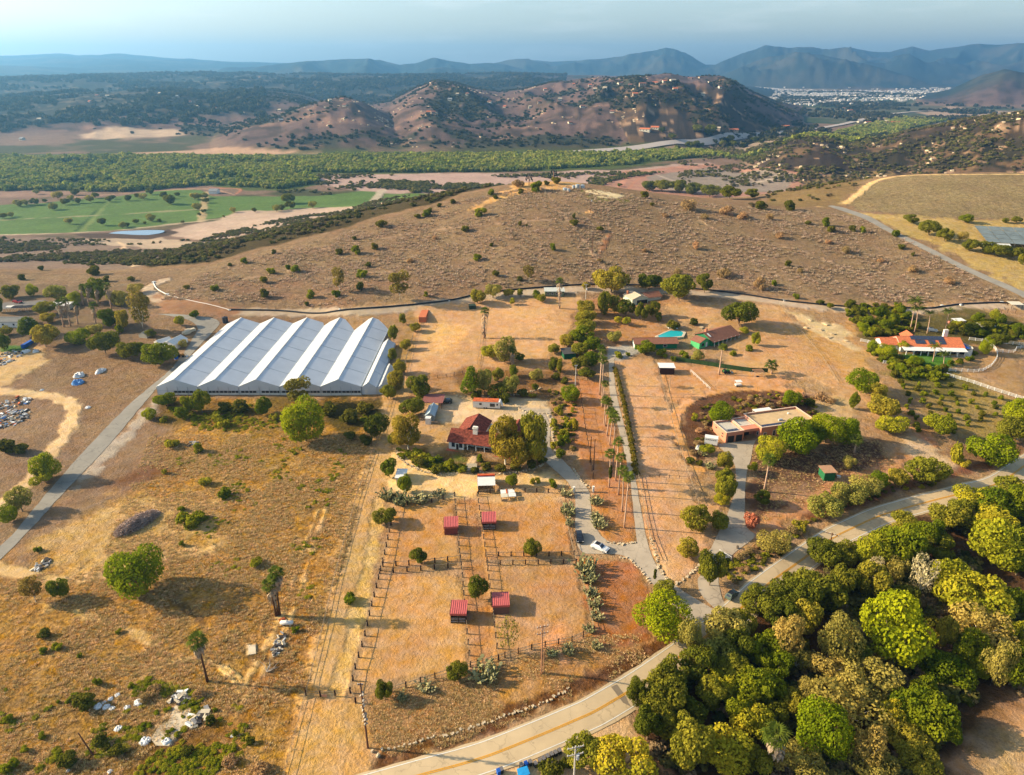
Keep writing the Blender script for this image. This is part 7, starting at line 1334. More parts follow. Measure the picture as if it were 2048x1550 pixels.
for k in range(70):
    z = g_.uniform(h_ * .38, h_ * .9); a = g_.uniform(0, 6.28); q = g_.uniform(.15, .5); iv.quad((math.cos(a) * .15, math.sin(a) * .15, z), (math.cos(a + .5) * q, math.sin(a + .5) * q, z + .15), (math.cos(a) * q * 1.3, math.sin(a) * q * 1.3, z - .2), (math.cos(a - .5) * q, math.sin(a - .5) * q, z - .3))
part("ivy", iv, M("dead_ivy", (190, 176, 160), var=.2), t_)
pole(1147, 1575, 1492, "pale pole with white crossarms rising above the roadside bins", 2, m=PGW, arm=1.5, turn=.25, trans=True); pole(1657, 1102, 1066, "pole with a pale crossarm between forest and road bend", 1, m=PW, arm=1.7, turn=-.5)
pole(1184, 507, 463, "brown power pole halfway up the hill", 1, arm=1.2); pole(1181, 427, 393, "power pole with transformers near the hilltop", 2, arm=1.2, trans=True); pole(1212, 508, 490, "thin short pole right of the hill power pole", 0, r=.07)
pole(1171, 603, 568, "pole with transformer left of the hillside house oak", 1, m=PGW, trans=True, arm=.9); pole(1150, 787, 730, "pale pole in the trees at the head of the palm strip", 1, m=PGW, arm=.5)
pole(1338, 787, 752, "thin bare post in the strip below the white roofed barn", 0, r=.12, m=WOODG); pole(2034, 880, 850, "white post at the right picture edge among yellow trees", 0, r=.1, m=PGW)
p = P(186, 1509); t_ = thing("broken_post", "broken leaning dark post in the weeds at lower left", "post", p, 0, me=MB().tube([(0, 0, -.3), (-1.6, .3, 5.2)], [.16, .11], 6).me("broken_post", PW))
for i, (x, y) in enumerate([(1187,940),(1180,925),(1500,1165)][:2]): pole(x, y, y - 62 + i * 10, ["bare vine-wrapped pole near the ranch gate, right one", "bare vine-wrapped pole near the ranch gate, left one"][i], 0, r=.13, m=WOOD)
# wires between the poles by the road
def wire(a, za, b, zb, label, sag=1.2):
    A, B = P(*a) + Vector((0, 0, za)), P(*b) + Vector((0, 0, zb)); pts = [A.lerp(B, k / 16) - Vector((0, 0, sag * 4 * (k / 16) * (1 - k / 16))) for k in range(17)]; t = thing("overhead_wire", label, "wire", A, 0, me=MB().tube([q - A for q in pts], .018, 4).me("overhead_wire", BLACK))
wire((736,1496), 13.4, (1083,1347), 11.5, "thin black wire from the ivy-clad pole to the double crossarm pole"); wire((1083,1347), 11.5, (1657,1102), 7.0, "thin black wire from the double crossarm pole towards the road bend")
# hilltop mast trees and tank yard
def mast(bx, by, top, label):
    p = P(bx, by); h = (by - top) / scale_at(p.x, p.y, p.z) * 1.02; t = thing("antenna_tree", label, "antenna mast", p, 0, "antenna trees on the hilltop"); part("pole", MB().tube([(0, 0, -.3), (0, 0, h)], [.35, .2], 7), M("tan_pole", (176, 128, 96)), t)
    g = random.Random(int(bx)); b = MB()
    for k in range(16):
        a = 2.4 * k; z = h * (.45 + .5 * k / 16); q = 2.2 * (1.1 - .4 * k / 16); b.box(math.cos(a) * q - .25, math.cos(a) * q + .25, math.sin(a) * q - .2, math.sin(a) * q + .2, z - .8, z + .8); 
    part("antenna_panel", b, mat("dark_panel", (.03, .035, .03), .5), t, kind='stuff'); br = MB()
    for k in range(16): a = 2.4 * k; z = h * (.45 + .5 * k / 16); br.tube([(0, 0, z), (math.cos(a) * 2.0, math.sin(a) * 2.0, z)], .06, 4)
    part("bracket", br, STEEL, t, kind='stuff')
mast(1107, 365, 339, "taller antenna tree with stacked dark panels on the hilltop"); mast(1058, 372, 348, "shorter antenna tree with dark panels left on the hilltop")
def tank(px, py, r, h, label, m=STEEL):
    p = P(px, py); t = thing("water_tank", label, "tank", p, 0, "tanks and boxes on the hilltop"); part("shell", MB().tube([(0, 0, -.3), (0, 0, h), (0, 0, h + .25)], [r, r, r * .2], 12), m, t, smooth=False); part("hatch", MB().box(-.25, .25, -.25, .25, h + .1, h + .45), m, t)
for x, y, r, h, l in [(1130,381,1.5,1.6,"low grey tank leftmost in the hilltop yard"),(1137,382,1.2,1.3,"small grey tank second in the hilltop yard"),(1147,377,1.1,1.9,"pale tank in the middle of the hilltop yard"),(1155,376,1.4,2.2,"tall pale tank right of the middle in the hilltop yard"),(1165,376,1.5,2.0,"pale tank rightmost in the hilltop yard")]: tank(x, y, r, h, l)
# ------------------------------------------------------------ vehicles
def car(px, py, px2, py2, colr, label, L=4.7, W=1.9, h=1.62, cat='car', name="parked_car"):
    """nose towards the second picture point"""
    p, q = P(px, py), P(px2, py2); a = math.atan2(q.y - p.y, q.x - p.x); t = thing(name, label, cat, p + Vector((0, 0, .09)), a)
    pts = [(-.5, .35), (-.5, .95), (-.47, 1.02), (-.36, h * .97), (-.3, h), (.02, h), (.2, 1.05), (.42, .92), (.5, .75), (.5, .35)]; b = MB(); n = len(pts)
    for sy, inn in ((-1, 0), (1, 0)):
        for x, z in pts: b.v.append((x * L, sy * W / 2 * (.78 if z > 1.1 else 1), z))
    for i in range(n): j = (i + 1) % n; b.f.append((i, j, n + j, n + i))
    b.f.append(tuple(range(n - 1, -1, -1))); b.f.append(tuple(range(n, 2 * n))); part("body", b, colr, t)
    wd = MB(); e = .012
    wd.quad((.19 * L + e, -W * .36, 1.09), (.19 * L + e, W * .36, 1.09), (.04 * L + e, W * .34, h - .06 + e), (.04 * L + e, -W * .34, h - .06 + e)); part("windscreen", wd, GLASS, t)
    rw = MB().quad((-.465 * L - e, W * .34, 1.08), (-.465 * L - e, -W * .34, 1.08), (-.37 * L - e, -W * .33, h - .12), (-.37 * L - e, W * .33, h - .12)); part("rear_window", rw, GLASS, t)
    for s in (-1, 1):
        part("side_window", MB().quad(*[(x, s * (W / 2 * y_ + e), z) for x, y_, z in ((-.42 * L, .93, 1.06), (.15 * L, .93, 1.06), (.0, .80, h - .12), (-.33 * L, .80, h - .12))][::s]), GLASS, t)
        for x in (-.31, .32):
            w_ = part("wheel", MB().tube([(x * L, s * (W / 2 - .2), .34), (x * L, s * (W / 2 + .02), .34)], [.34, .34], 10), RUBBER, t); part("rim", MB().tube([(x * L, s * (W / 2 + .02), .34), (x * L, s * (W / 2 + .035), .34)], [.2, .18], 8), STEEL, w_)
        part("headlight", MB().box(.485 * L, .503 * L, s * W * .36 - .2, s * W * .36 + .2, .68, .82), WHITE, t)
    part("roof_panel", MB().box(-.3 * L, .0, -W * .36, W * .36, h + .002, h + .02), BLACK if colr is not MATS.get("black_car_paint") else GLASS, t, label="dark glass roof"); part("bumper", MB().box(.5 * L, .52 * L, -W * .46, W * .46, .35, .6), RUBBER, t); return t
WCAR = M("white_car_paint", (236, 236, 236), rough=.3, spec=.5, var=.02); BCAR = mat("black_car_paint", (.01, .011, .013), .2, .6, 0)
car(1200, 1099, 1216, 1106, WCAR, "white hatchback with dark roof parked by the driveway bend"); car(1158.5, 1078, 1162, 1094, BCAR, "black car parked at the ranch driveway edge"); car(1463, 1194, 1470, 1188, M("grey_green_paint", (96, 110, 100), rough=.4), "grey-green car standing on the shoulder beside the road", L=3.8, W=1.6)
car(36, 606, 50, 607, M("red_car_paint", (170, 44, 30), rough=.3), "red car parked beyond the white mobile home"); car(46, 657, 30, 657, WCAR, "white car beside the white mobile home garden", L=4.2); car(893, 806, 880, 806, BCAR, "dark car standing under the maroon carport", L=4.2)
car(1864, 663, 1872, 664, M("grey_car_paint", (130, 140, 150), rough=.3), "grey car behind the orange tiled house", L=4.2)
def bin_(px, py, m, lab, i=0):
    p = P(px, py); t = thing("wheelie_bin", lab, "bin", p, .45, "bins lined up beside the road"); part("body", MB().box(-.29, .29, -.35, .35, .08, 1.0), m, t); part("lid", MB().slab((-.32, -.4, 1.02), (.32, -.4, 1.02), (.32, .38, 1.12), (-.32, .38, 1.12), .06), M("grey_lid", (130, 124, 124)) if m is not BLUE else BLUE, t); part("wheel", MB().tube([(-.32, .3, .12), (.32, .3, .12)], .12, 8), RUBBER, t); part("handle", MB().box(-.25, .25, .38, .44, .95, 1.0), RUBBER, t)
DB = mat("dark_bin", (.02, .022, .022), .5, .3, 0); nm_ = ['first', 'second', 'third', 'fourth', 'fifth', 'sixth', 'seventh', 'eighth']
bs = [(1119,1507),(1111,1511),(1103,1514.5),(1095,1518.5),(1087,1523),(1080,1527.5),(1071,1533)]
for i, (x, y) in enumerate(bs): bin_(x, y, DB, f"dark roadside bin, {['nearest the green tree', 'second from the green tree', 'third from the green tree', 'fourth from the green tree', 'fifth from the green tree', 'sixth from the green tree', 'standing apart before the blue one'][i]}")
bin_(1060.5, 1530, DB, "olive bin between the blue one and the dark row"); bin_(1052, 1533, BLUE, "bright blue roadside bin"); bin_(1043, 1536, DB, "dark bin just left of the blue bin"); bin_(1003, 1545, DB, "right bin of the pair at the bottom edge"); bin_(997, 1548, BLUE, "blue bin of the pair at the bottom edge")
p = P(1047, 1549); t_ = thing("tarp_heap", "bright blue tarp slumped over boxes beside the bins", "tarp", p, .3); part("tarp", MB().slab((-1.2, -.8, .5), (1.0, -.7, .7), (.9, .7, 1.1), (-1.0, .8, .9), .1), M("sky_blue_tarp", (40, 160, 226)), t_); part("box", MB().box(-.9, .8, -.6, .6, 0, .5), CONC, t_)
# trailer, horse trailer, small boat, tractor, carts
def trailer_home():
    o, r, w_ = front((946, 817), (1000, 819)); t = thing("mobile_trailer", "white mobile trailer with a rust-streaked roof behind the ranch house", "trailer", o, r); part("body", MB().box(0, w_, 0, 2.8, .45, 2.9), WHITE, t)
    part("roof", MB().cor((-.1, -.1, 2.9), (w_ - .6, -.1, 2.9), (w_ - .6, 2.9, 2.98), (-.1, 2.9, 2.98), .6, .03, .05), RUST, t); part("front_cap", MB().slab((w_, 0, 2.9), (w_ + .8, .2, 1.0), (w_ + .8, 2.6, 1.0), (w_, 2.8, 2.9), .05), WHITE, t)
    for x, l in ((w_ * .28, .9), (w_ * .72, 1.8), (w_ * .9, .6)): window(t, x, 1.5 if l < 1.5 else 1.0, l, .8 if l < 1.5 else 1.3, at=0)
    for x in (w_ * .42, w_ * .5): part("wheel", MB().tube([(x, -.05, .35), (x, .3, .35)], .35, 10), RUBBER, t)
    part("hitch", MB().tube([(w_ + .7, 1.4, .5), (w_ + 1.6, 1.4, .4)], .06, 5), STEEL, t)
trailer_home()
def horse_trailer():
    o, r, w_ = front((1408, 889), (1434, 894)); t = thing("horse_trailer", "white box trailer with a row of side vents beside the pink house", "trailer", o + Vector((0, 0, .05)), r); part("body", MB().box(0, w_, 0, 2.2, .45, 2.7), WHITE, t); part("roof", MB().box(-.05, w_ + .05, -.05, 2.25, 2.7, 2.8), WHITE, t)
    for k in range(6): part("vent", MB().box(.3 + k * .6, .65 + k * .6, -.03, -.003, 2.0, 2.3), BLACK, t)
    for x in (w_ * .4, w_ * .6): part("wheel", MB().tube([(x, -.08, .36), (x, .2, .36)], .36, 10), RUBBER, t)
    part("rear_window", MB().box(w_ + .003, w_ + .03, .5, 1.7, 1.5, 2.3), GLASS, t); part("hitch", MB().tube([(w_, 1.1, .5), (w_ + 1.1, 1.1, .4)], .07, 5), STEEL, t)
horse_trailer()
p = P(1396, 896); b = MB(); b.v = [(-.6, -1.6, .2), (.6, -1.6, .2), (.7, .6, .2), (0, 1.9, .3), (-.7, .6, .2), (-.45, -1.5, .75), (.45, -1.5, .75), (.5, .6, .8), (0, 1.5, .7), (-.5, .6, .8)]; b.f = [(4, 3, 2, 1, 0), (5, 6, 7, 8, 9)] + [(i, (i + 1) % 5, 5 + (i + 1) % 5, 5 + i) for i in range(5)]
t_ = thing("upturned_dinghy", "small white upturned dinghy left of the box trailer", "boat", p, -.5); part("hull", b, WHITE, t_); part("keel", MB().box(-.04, .04, -1.4, 1.3, .76, .86), STEEL, t_)
def tractor(px, py, label, m):
    p = P(px, py); t = thing("tractor", label, "tractor", p, .2); part("body", MB().box(-1.2, 1.3, -.4, .4, .6, 1.3), m, t); part("hood", MB().slab((.2, -.35, 1.32), (1.35, -.35, 1.2), (1.35, .35, 1.2), (.2, .35, 1.32), .3), m, t); part("seat", MB().box(-.9, -.5, -.25, .25, 1.3, 1.75), BLACK, t); part("loader_arm", MB().tube([(-.2, -.5, 1.1), (1.6, -.5, 1.6), (2.2, -.5, .5)], .08, 5).tube([(-.2, .5, 1.1), (1.6, .5, 1.6), (2.2, .5, .5)], .08, 5), m, t); part("bucket", MB().slab((2.1, -.8, .15), (2.7, -.8, .15), (2.7, .8, .25), (2.1, .8, .6), .1), STEEL, t)
    for x, r in ((-.7, .7), (.95, .45)):
        for s in (-1, 1): part("wheel", MB().tube([(x, s * .45, r), (x, s * .85, r)], r, 12), RUBBER, t)
    part("roll_bar", MB().tube([(-1.0, -.4, 1.3), (-1.0, -.4, 2.3), (-1.0, .4, 2.3), (-1.0, .4, 1.3)], .05, 5), BLACK, t)
tractor(1452, 746, "green tractor with loader beside the windscreen fence", M("tractor_green", (60, 120, 50))); tractor(362, 714, "yellow-brown loader by the greenhouse lane", M("machine_yellow", (170, 120, 50)))
def canopy(px, py, w_, h, label, m, name="sun_canopy"):
    p = P(px, py); t = thing(name, label, "canopy", p, .15); part("top", MB().slab((-w_ / 2, -w_ * .35, h), (w_ / 2, -w_ * .35, h), (w_ / 2, w_ * .35, h + .25), (-w_ / 2, w_ * .35, h + .25), .06), m, t)
    for x in (-1, 1):
        for y in (-1, 1): part("post", MB().tube([(x * w_ * .46, y * w_ * .3, -.1), (x * w_ * .46, y * w_ * .3, h)], .05, 5), STEEL, t)
    return t
t_ = canopy(1476, 772, 2.4, 1.9, "small white roofed cart standing on the orange yard", WHITE, "golf_cart"); part("body", MB().box(-1.1, 1.1, -.6, .6, .3, .9), WHITE, t_); part("wheel", MB().tube([(-.8, -.7, .25), (-.8, .7, .25)], .25, 8).tube([(.8, -.7, .25), (.8, .7, .25)], .25, 8), RUBBER, t_)
canopy(1515, 752, 4.0, 2.2, "brown shade sail on posts near the short bushy palm", M("brown_canvas", (150, 110, 76))); heap(1515, 753, 9, "clutter of dark gear under the brown shade sail", BLACK, 4, 'clutter', 'gear_pile')
# ------------------------------------------------------------ smaller buildings
simple("white_roofed_barn", "small barn with a white roof and dark open front above the orange strip", "barn", (1319, 749), (1348, 749), 4.2, 2.9, kind='shed', hb=3.0, wall=M("dark_barn_wood", (70, 48, 42)), roof=WHITE)
simple("green_hut", "small dark green hut with a tan roof on the dark slope", "hut", (1647, 962), (1671, 956), 3.6, 2.9, kind='shed', hb=3.0, wall=M("green_hut_paint", (44, 112, 70)), roof=M("tan_hut_roof", (190, 144, 110)), width=3.4, yaw=-.3)
heap(1677, 955, 14, "jumble of white scrap behind the green hut", WHITE, 6, 'scrap', 'scrap_pile', .6)
simple("maroon_carport", "flat maroon carport roof beside an oak behind the ranch house", "carport", (846, 818), (884, 818), 6.5, 2.6, kind='shed', hb=2.8, roof=M("maroon_roof", (150, 92, 84), var=.08), open_=True, pitch=.7)
simple("metal_shed", "grey metal gabled shed left of the trailer yard", "shed", (852, 843), (868, 843), 7.5, 2.6, 3.5, wall=M("shed_grey", (150, 156, 156)), roof=M("shed_roof", (186, 200, 206), rough=.5), axis='y'); simple("white_shed", "tiny white shed in front of the grey metal shed", "shed", (851, 849), (861, 849), 1.8, 2.3, kind='shed', hb=2.4, roof=WHITE, oh=.1, wall=WHITE)
simple("pump_shed", "small pale shed with a white sloping roof left of the ranch yard", "shed", (793, 968), (810, 968), 3.6, 2.3, kind='shed', hb=2.9, wall=M("pale_metal_wall", (186, 190, 186)), roof=WHITE)
simple("long_barn", "long low grey-green barn under the hill road", "barn", (1090, 593), (1128, 593), 5, 2.6, kind='shed', hb=3.0, wall=M("grey_green_wall", (120, 130, 96)), roof=M("pale_grey_roof", (206, 206, 196)), wins=4); simple("dark_green_shed", "dark green shed hidden among trees below the arena", "shed", (1128, 719), (1152, 716), 5, 2.4, kind='shed', hb=2.9, wall=M("dark_green_wall", (30, 92, 62)), roof=M("dark_roof", (84, 80, 78)))
def container(a, b, d, label, m, h=2.6):
    o, r, w_ = front(a, b); t = thing("shipping_container", label, "container", o, r); bd = MB().box(0, w_, 0, d, 0, h); part("body", bd, m, t); rb = MB()
    for k in range(int(d / .5)): rb.box(-.04, -.003, k * .5, k * .5 + .22, .1, h - .1)
    part("side_ribs", rb, m, t, kind='stuff'); part("door", MB().box(.1, w_ / 2 - .03, -.05, -.003, .1, h - .15), m, t); part("door", MB().box(w_ / 2 + .03, w_ - .1, -.05, -.003, .1, h - .15), m, t)
container((838, 645), (852, 645), 11, "orange shipping container at the upper left arena corner", M("container_orange", (216, 122, 78))); container((939, 619), (952, 618), 3.0, "dark green skip under the tree at the arena head", M("skip_green", (50, 70, 56)), 1.8)
def mh(t, w_, d):
    part("deck_roof", MB().box(w_ + .3, w_ + 3.5, .5, 5, 2.4, 2.5), WHITE, t); part("deck", MB().box(w_ + .3, w_ + 3.5, .5, 5, -.6, .1), WOODG, t)
simple("mobile_home", "white mobile home with a grey roof cut by the left picture edge", "house", (-50, 655), (44, 655), 7, 2.9, 3.6, wall=WHITE, roof=M("grey_shingle", (126, 124, 118)), wins=4, extra=mh)
simple("carport_shelter", "pale roofed shelter glimpsed behind the palm grove", "shelter", (103, 620), (138, 620), 6, 2.6, 3.2, wall=CREAM, roof=WHITE)
for i, (x, y) in enumerate([(36, 622), (50, 622), (64, 621)]): canopy(x, y, 4.5, 2.1, ["black shade net roof left of three behind the mobile home", "black shade net roof in the middle of three behind the mobile home", "black shade net roof right of three behind the mobile home"][i], mat("black_net", (.015, .015, .02), .8, .1, .1), "shade_net")
canopy(22, 622, 3.4, 2.2, "white vehicle canopy behind the mobile home", WHITE); simple("tent_hut", "small grey canvas tent left of the white tents", "tent", (278, 675), (294, 677), 3.4, 1.5, 2.6, wall=M("grey_canvas", (190, 184, 168)), roof=M("grey_canvas", (190, 184, 168)), axis='y', oh=.05)
simple("white_tent", "large white frame tent beside the lane behind the greenhouse", "tent", (326, 697), (355, 697), 8.5, 2.2, 3.6, wall=WHITE, roof=WHITE, axis='y', oh=.1, yaw=-.25); simple("white_tent", "smaller white tent leaning against the large frame tent", "tent", (309, 690), (324, 693), 6, 1.7, 2.6, wall=WHITE, roof=WHITE, axis='y', oh=.1, yaw=-.25)
heap(376, 664, 26, "heap of pale planks and pots at the lane bend", CONC, 12, 'scrap', 'scrap_pile', .4); container((43, 697), (50, 697), 7, "blue roll-off skip with rusty load near the mobile home", BLUE, 1.6)
t_ = thing("water_drum", "bright blue drum at the foot of the lane hedge", "drum", P(353, 718), 0); part("barrel", MB().tube([(0, 0, 0), (0, 0, 2.0)], [.8, .8], 12), BLUE, t_); part("lid", MB().tube([(0, 0, 2.0), (0, 0, 2.1)], [.7, .6], 12), M("pale_blue_lid", (150, 190, 230)), t_)
t_ = thing("propane_tank", "white horizontal gas tank at the foot of the triple palm clump", "tank", P(574, 1250), 0); part("shell", MB().tube([(-1.5, 0, .7), (-1.3, 0, .7), (1.3, 0, .7), (1.5, 0, .7)], [.2, .5, .5, .2], 12), WHITE, t_, smooth=True); part("leg", MB().box(-.9, -.7, -.3, .3, 0, .4).box(.7, .9, -.3, .3, 0, .4), STEEL, t_); part("dome", MB().tube([(0, 0, 1.2), (0, 0, 1.4)], [.2, .15], 8), WHITE, t_)
heap(564, 1240, 14, "rusty engine scrap beside the white gas tank", RUST, 5, 'scrap', 'scrap_pile', .5); t_ = thing("black_tank", "black water tank behind the greenhouse corner", "tank", P(451, 645), 0); part("shell", MB().tube([(0, 0, -.2), (0, 0, 2.6), (0, 0, 2.9)], [1.3, 1.3, .4], 14), mat("black_poly", (.02, .02, .025), .5, .3, 0), t_); part("hatch", MB().tube([(0, 0, 2.9), (0, 0, 3.05)], .3, 8), BLACK, t_)
# far right nursery with white tunnel, garden sheds
p0, p1, p2, p3 = P(1946, 459), P(2100, 466), P(2140, 505), P(1972, 492); t_ = thing("shade_nursery", "flat grey shade-cloth nursery roof at the right picture edge", "nursery", p0); q_ = [q - p0 + Vector((0, 0, 2.4)) for q in (p3, p2, p1, p0)]
for i in range(6):
    for j in range(4):
        f = lambda u, v: (q_[0].lerp(q_[1], u)).lerp(q_[3].lerp(q_[2], u), v); part("cloth_panel", MB().slab(f(i / 6 + .003, j / 4 + .005), f((i + 1) / 6 - .003, j / 4 + .005), f((i + 1) / 6 - .003, (j + 1) / 4 - .005), f(i / 6 + .003, (j + 1) / 4 - .005), .04), M("grey_shade_cloth", (124, 134, 134), var=.2, vscale=.3), t_)
for i in range(7):
    for v in (0, 1): q = f(i / 6, v); part("post", MB().tube([q - Vector((0, 0, 2.6)), q], .05, 4), STEEL, t_)
o, r, w_ = front((1972, 497), (2022, 499)); t_ = thing("tunnel_greenhouse", "white arched tunnel in front of the grey nursery", "greenhouse", o, r); b = MB()
for k in range(10):
    a0, a1 = math.pi * k / 10, math.pi * (k + 1) / 10; y0, z0, y1, z1 = 3 - 3 * math.cos(a0), 2.6 * math.sin(a0), 3 - 3 * math.cos(a1), 2.6 * math.sin(a1); b.quad((0, y0, z0), (w_, y0, z0), (w_, y1, z1), (0, y1, z1)); b.quad((0, 3, 0), (0, y0, z0), (0, y1, z1)); b.quad((w_, 3, 0), (w_, y1, z1), (w_, y0, z0))
part("film", b, M("tunnel_film", (236, 232, 220)), t_); [part("hoop", MB().tube([(x, 3 - 3.03 * math.cos(math.pi * k / 8), 2.63 * math.sin(math.pi * k / 8)) for k in range(9)], .05, 4), STEEL, t_) for x in np.linspace(.1, w_ - .1, 6)]
canopy(1915, 648, 5, 2.0, "white roofed open shed beyond the feather palms", WHITE); canopy(1968, 657, 7, 1.8, "long pale roofed shed left of the cypresses", CREAM); heap(1898, 646, 10, "pink brick oven beside the white open shed", M("pink_brick", (216, 130, 110)), 2, 'oven', 'brick_oven', 1.2, .2)
simple("corral_shed", "pale shed at the far right corral", "shed", (2022, 618), (2044, 619), 4, 2.3, kind='shed', hb=2.5, open_=True, roof=CREAM)
# gates
def gate(a, b, label, m=BLACK, piers=True, h=1.3):
    o, r, w_ = front(a, b); t = thing("drive_gate", label, "gate", o, r); part("frame", MB().box(0, w_, -.04, .04, .15, .23).box(0, w_, -.04, .04, h - .08, h).box(0, .08, -.04, .04, .23, h - .08).box(w_ - .08, w_, -.04, .04, .23, h - .08), m, t)
    for k in range(int(w_ / .35)): part("bar", MB().box(k * .35 + .2, k * .35 + .23, -.015, .015, .24, h - .09), m, t)
    if piers:
        for x in (-.6, w_ + .1): q = part("pier", MB().box(x, x + .5, -.3, .3, -.3, 1.8), WALLW, t); part("cap", MB().box(x - .08, x + .58, -.38, .38, 1.8, 1.95), WALLW, q)
gate((1150, 985), (1184, 984), "black metal gate between white piers on the ranch driveway"); gate((1438, 1106), (1462, 1122), "pale open gate at the foot of the pink house drive", WHITE, False); heap(1475, 1097, 10, "dark stone gate pillar at the pink house drive", M("dark_stone", (110, 96, 84)), 2, 'pillar', 'gate_pillar', 1.6, .1)
# garden steps
t_ = thing("garden_steps", "flight of stone steps leading up to the ranch house", "steps", P(943, 941), 0)
for k in range(6): part("step", MB().box(-1.6, 1.6, k * .45, k * .45 + .43, -.4, .12 + k * .15), CONC, t_)
# brush pile, tarps, scrap
def brush():
    p = P(275, 1048); t = thing("brush_pile", "long grey pile of cut branches in the left field", "brush pile", p, 1.05); g = np.random.default_rng(4); N = 5200
    u = g.uniform(-1, 1, N); v = g.uniform(-1, 1, N); k = u * u + v * v < 1; u, v = u[k], v[k]; N = len(u); z = 1.9 * np.sqrt(np.clip(1 - u * u - v * v, 0, 1)) * (1 + .5 * fbm(u * 5, v * 5, 1.3, 2, 3)) * g.uniform(.5, 1.05, N)
    c = np.c_[u * 6.6, v * 2.9, z]; d = g.normal(size=(N, 3)); d[:, 2] *= .5; d /= np.linalg.norm(d, axis=1)[:, None]; s = np.cross(d, g.normal(size=(N, 3))); s /= np.linalg.norm(s, axis=1)[:, None]; L_ = g.uniform(.3, .9, (N, 1)); W_ = g.uniform(.02, .07, (N, 1))
    V = np.stack([c - d * L_ - s * W_, c - d * L_ + s * W_, c + d * L_ + s * W_ * .4, c + d * L_ - s * W_ * .4], 1).reshape(-1, 3); m = leaf_mat("dead_twigs", (.16, .11, .07), (.50, .40, .30), .0); me = new_mesh("branch", V, np.arange(N * 4).reshape(-1, 4), m); a = me.attributes.new("tint", 'FLOAT', 'FACE'); a.data.foreach_set("value", g.uniform(0, 1, N).astype(np.float32)); link("branch", me, t, kind='stuff')
    b = MB(); b.v = [(x * 6.2, y * 2.6, zz) for x, y, zz in [(math.cos(a) * .95, math.sin(a) * .95, -.2) for a in np.linspace(0, 6.28, 13)[:-1]] + [(math.cos(a) * .6, math.sin(a) * .6, 1.0) for a in np.linspace(0, 6.28, 13)[:-1]]]; b.f = [(i, (i + 1) % 12, 12 + (i + 1) % 12, 12 + i) for i in range(12)] + [tuple(range(12, 24))]; part("core", b, M("dark_litter", (74, 56, 46), bump=.2, bscale=3), t)
brush()
def tarp(px, py, w_, label, m=WHITE, h=.5, el=1.0):
    p = P(px, py); s = scale_at(p.x, p.y, p.z); r = w_ / 2 / s; g = random.Random(int(px * 13 + py)); n = 9; V = []; 
    for j in range(n):
        for i in range(n):
            u, v = i / (n - 1) * 2 - 1, j / (n - 1) * 2 - 1; q = max(abs(u), abs(v)); k = 1 - .25 * (abs(u * v)); V.append((u * r * k * g.uniform(.9, 1.1), v * r * el * k * g.uniform(.9, 1.1), h * r * (1 - q ** 3) * g.uniform(.35, 1.1) - (.12 if q > .99 else 0)))
    Fc = [(j * n + i, j * n + i + 1, (j + 1) * n + i + 1, (j + 1) * n + i) for j in range(n - 1) for i in range(n - 1)]
    return thing("plastic_sheet", label, "plastic sheet", p, g.uniform(0, 3), "white plastic sheets dumped in the fields", me=new_mesh("plastic_sheet", V, Fc, m))
SHT = M("dusty_white_plastic", (238, 234, 230), rough=.5, spec=.4, var=.1, vscale=.8)
for x, y, w_, l in [(196,1413,18,"crumpled white sheet leftmost in the upper dump row"),(208,1405,10,"small white sheet above the leftmost sheet pile"),(213,1414,16,"white sheet touching the leftmost one"),(224,1417,14,"white sheet right end of the left pile"),(221,1398,12,"single white sheet above the left pile"),(235,1390,12,"uppermost white sheet by the green weeds"),(254,1415,14,"round white sheet in the middle of the dump row"),(278,1405,22,"wide crumpled white sheet below the gravel track"),(392,1418,13,"white sheet at the top corner of the concrete slab"),(404,1419,6,"tiny white scrap right of the slab corner sheet"),(416,1431,7,"tiny white scrap farthest right of the slab"),(382,1434,8,"small white scrap on the slab edge"),(236,1457,17,"lone round white sheet left of the slab"),(290,1482,24,"large flat white sheet below the slab at left"),(333,1483,20,"crumpled white sheet on the lower slab corner"),(136,1542,9,"small white sheet at the bottom left edge"),(220,1543,12,"white sheet at the bottom edge in the weeds"),(465,1472,9,"small white sheet right of the leaning palm weeds")]: tarp(x, y, w_, l, SHT)
tarp(158, 752, 22, "white and grey plastic heap on the brown lot", SHT, .8); tarp(156, 766, 24, "blue and white tarp in front of the plastic heap", M("blue_white_tarp", (110, 160, 216)), .7); tarp(202, 743, 28, "long crumpled white sheet right of the plastic heap", SHT, .5, .5); tarp(176, 815, 12, "small white sheet beside the dirt track", SHT); tarp(84, 780, 9, "small pale scrap left of the dirt track bend", SHT); tarp(72, 703, 13, "white bag heap near the blue skip", SHT, .9); tarp(52, 703, 18, "low white heap beside the blue skip", SHT)
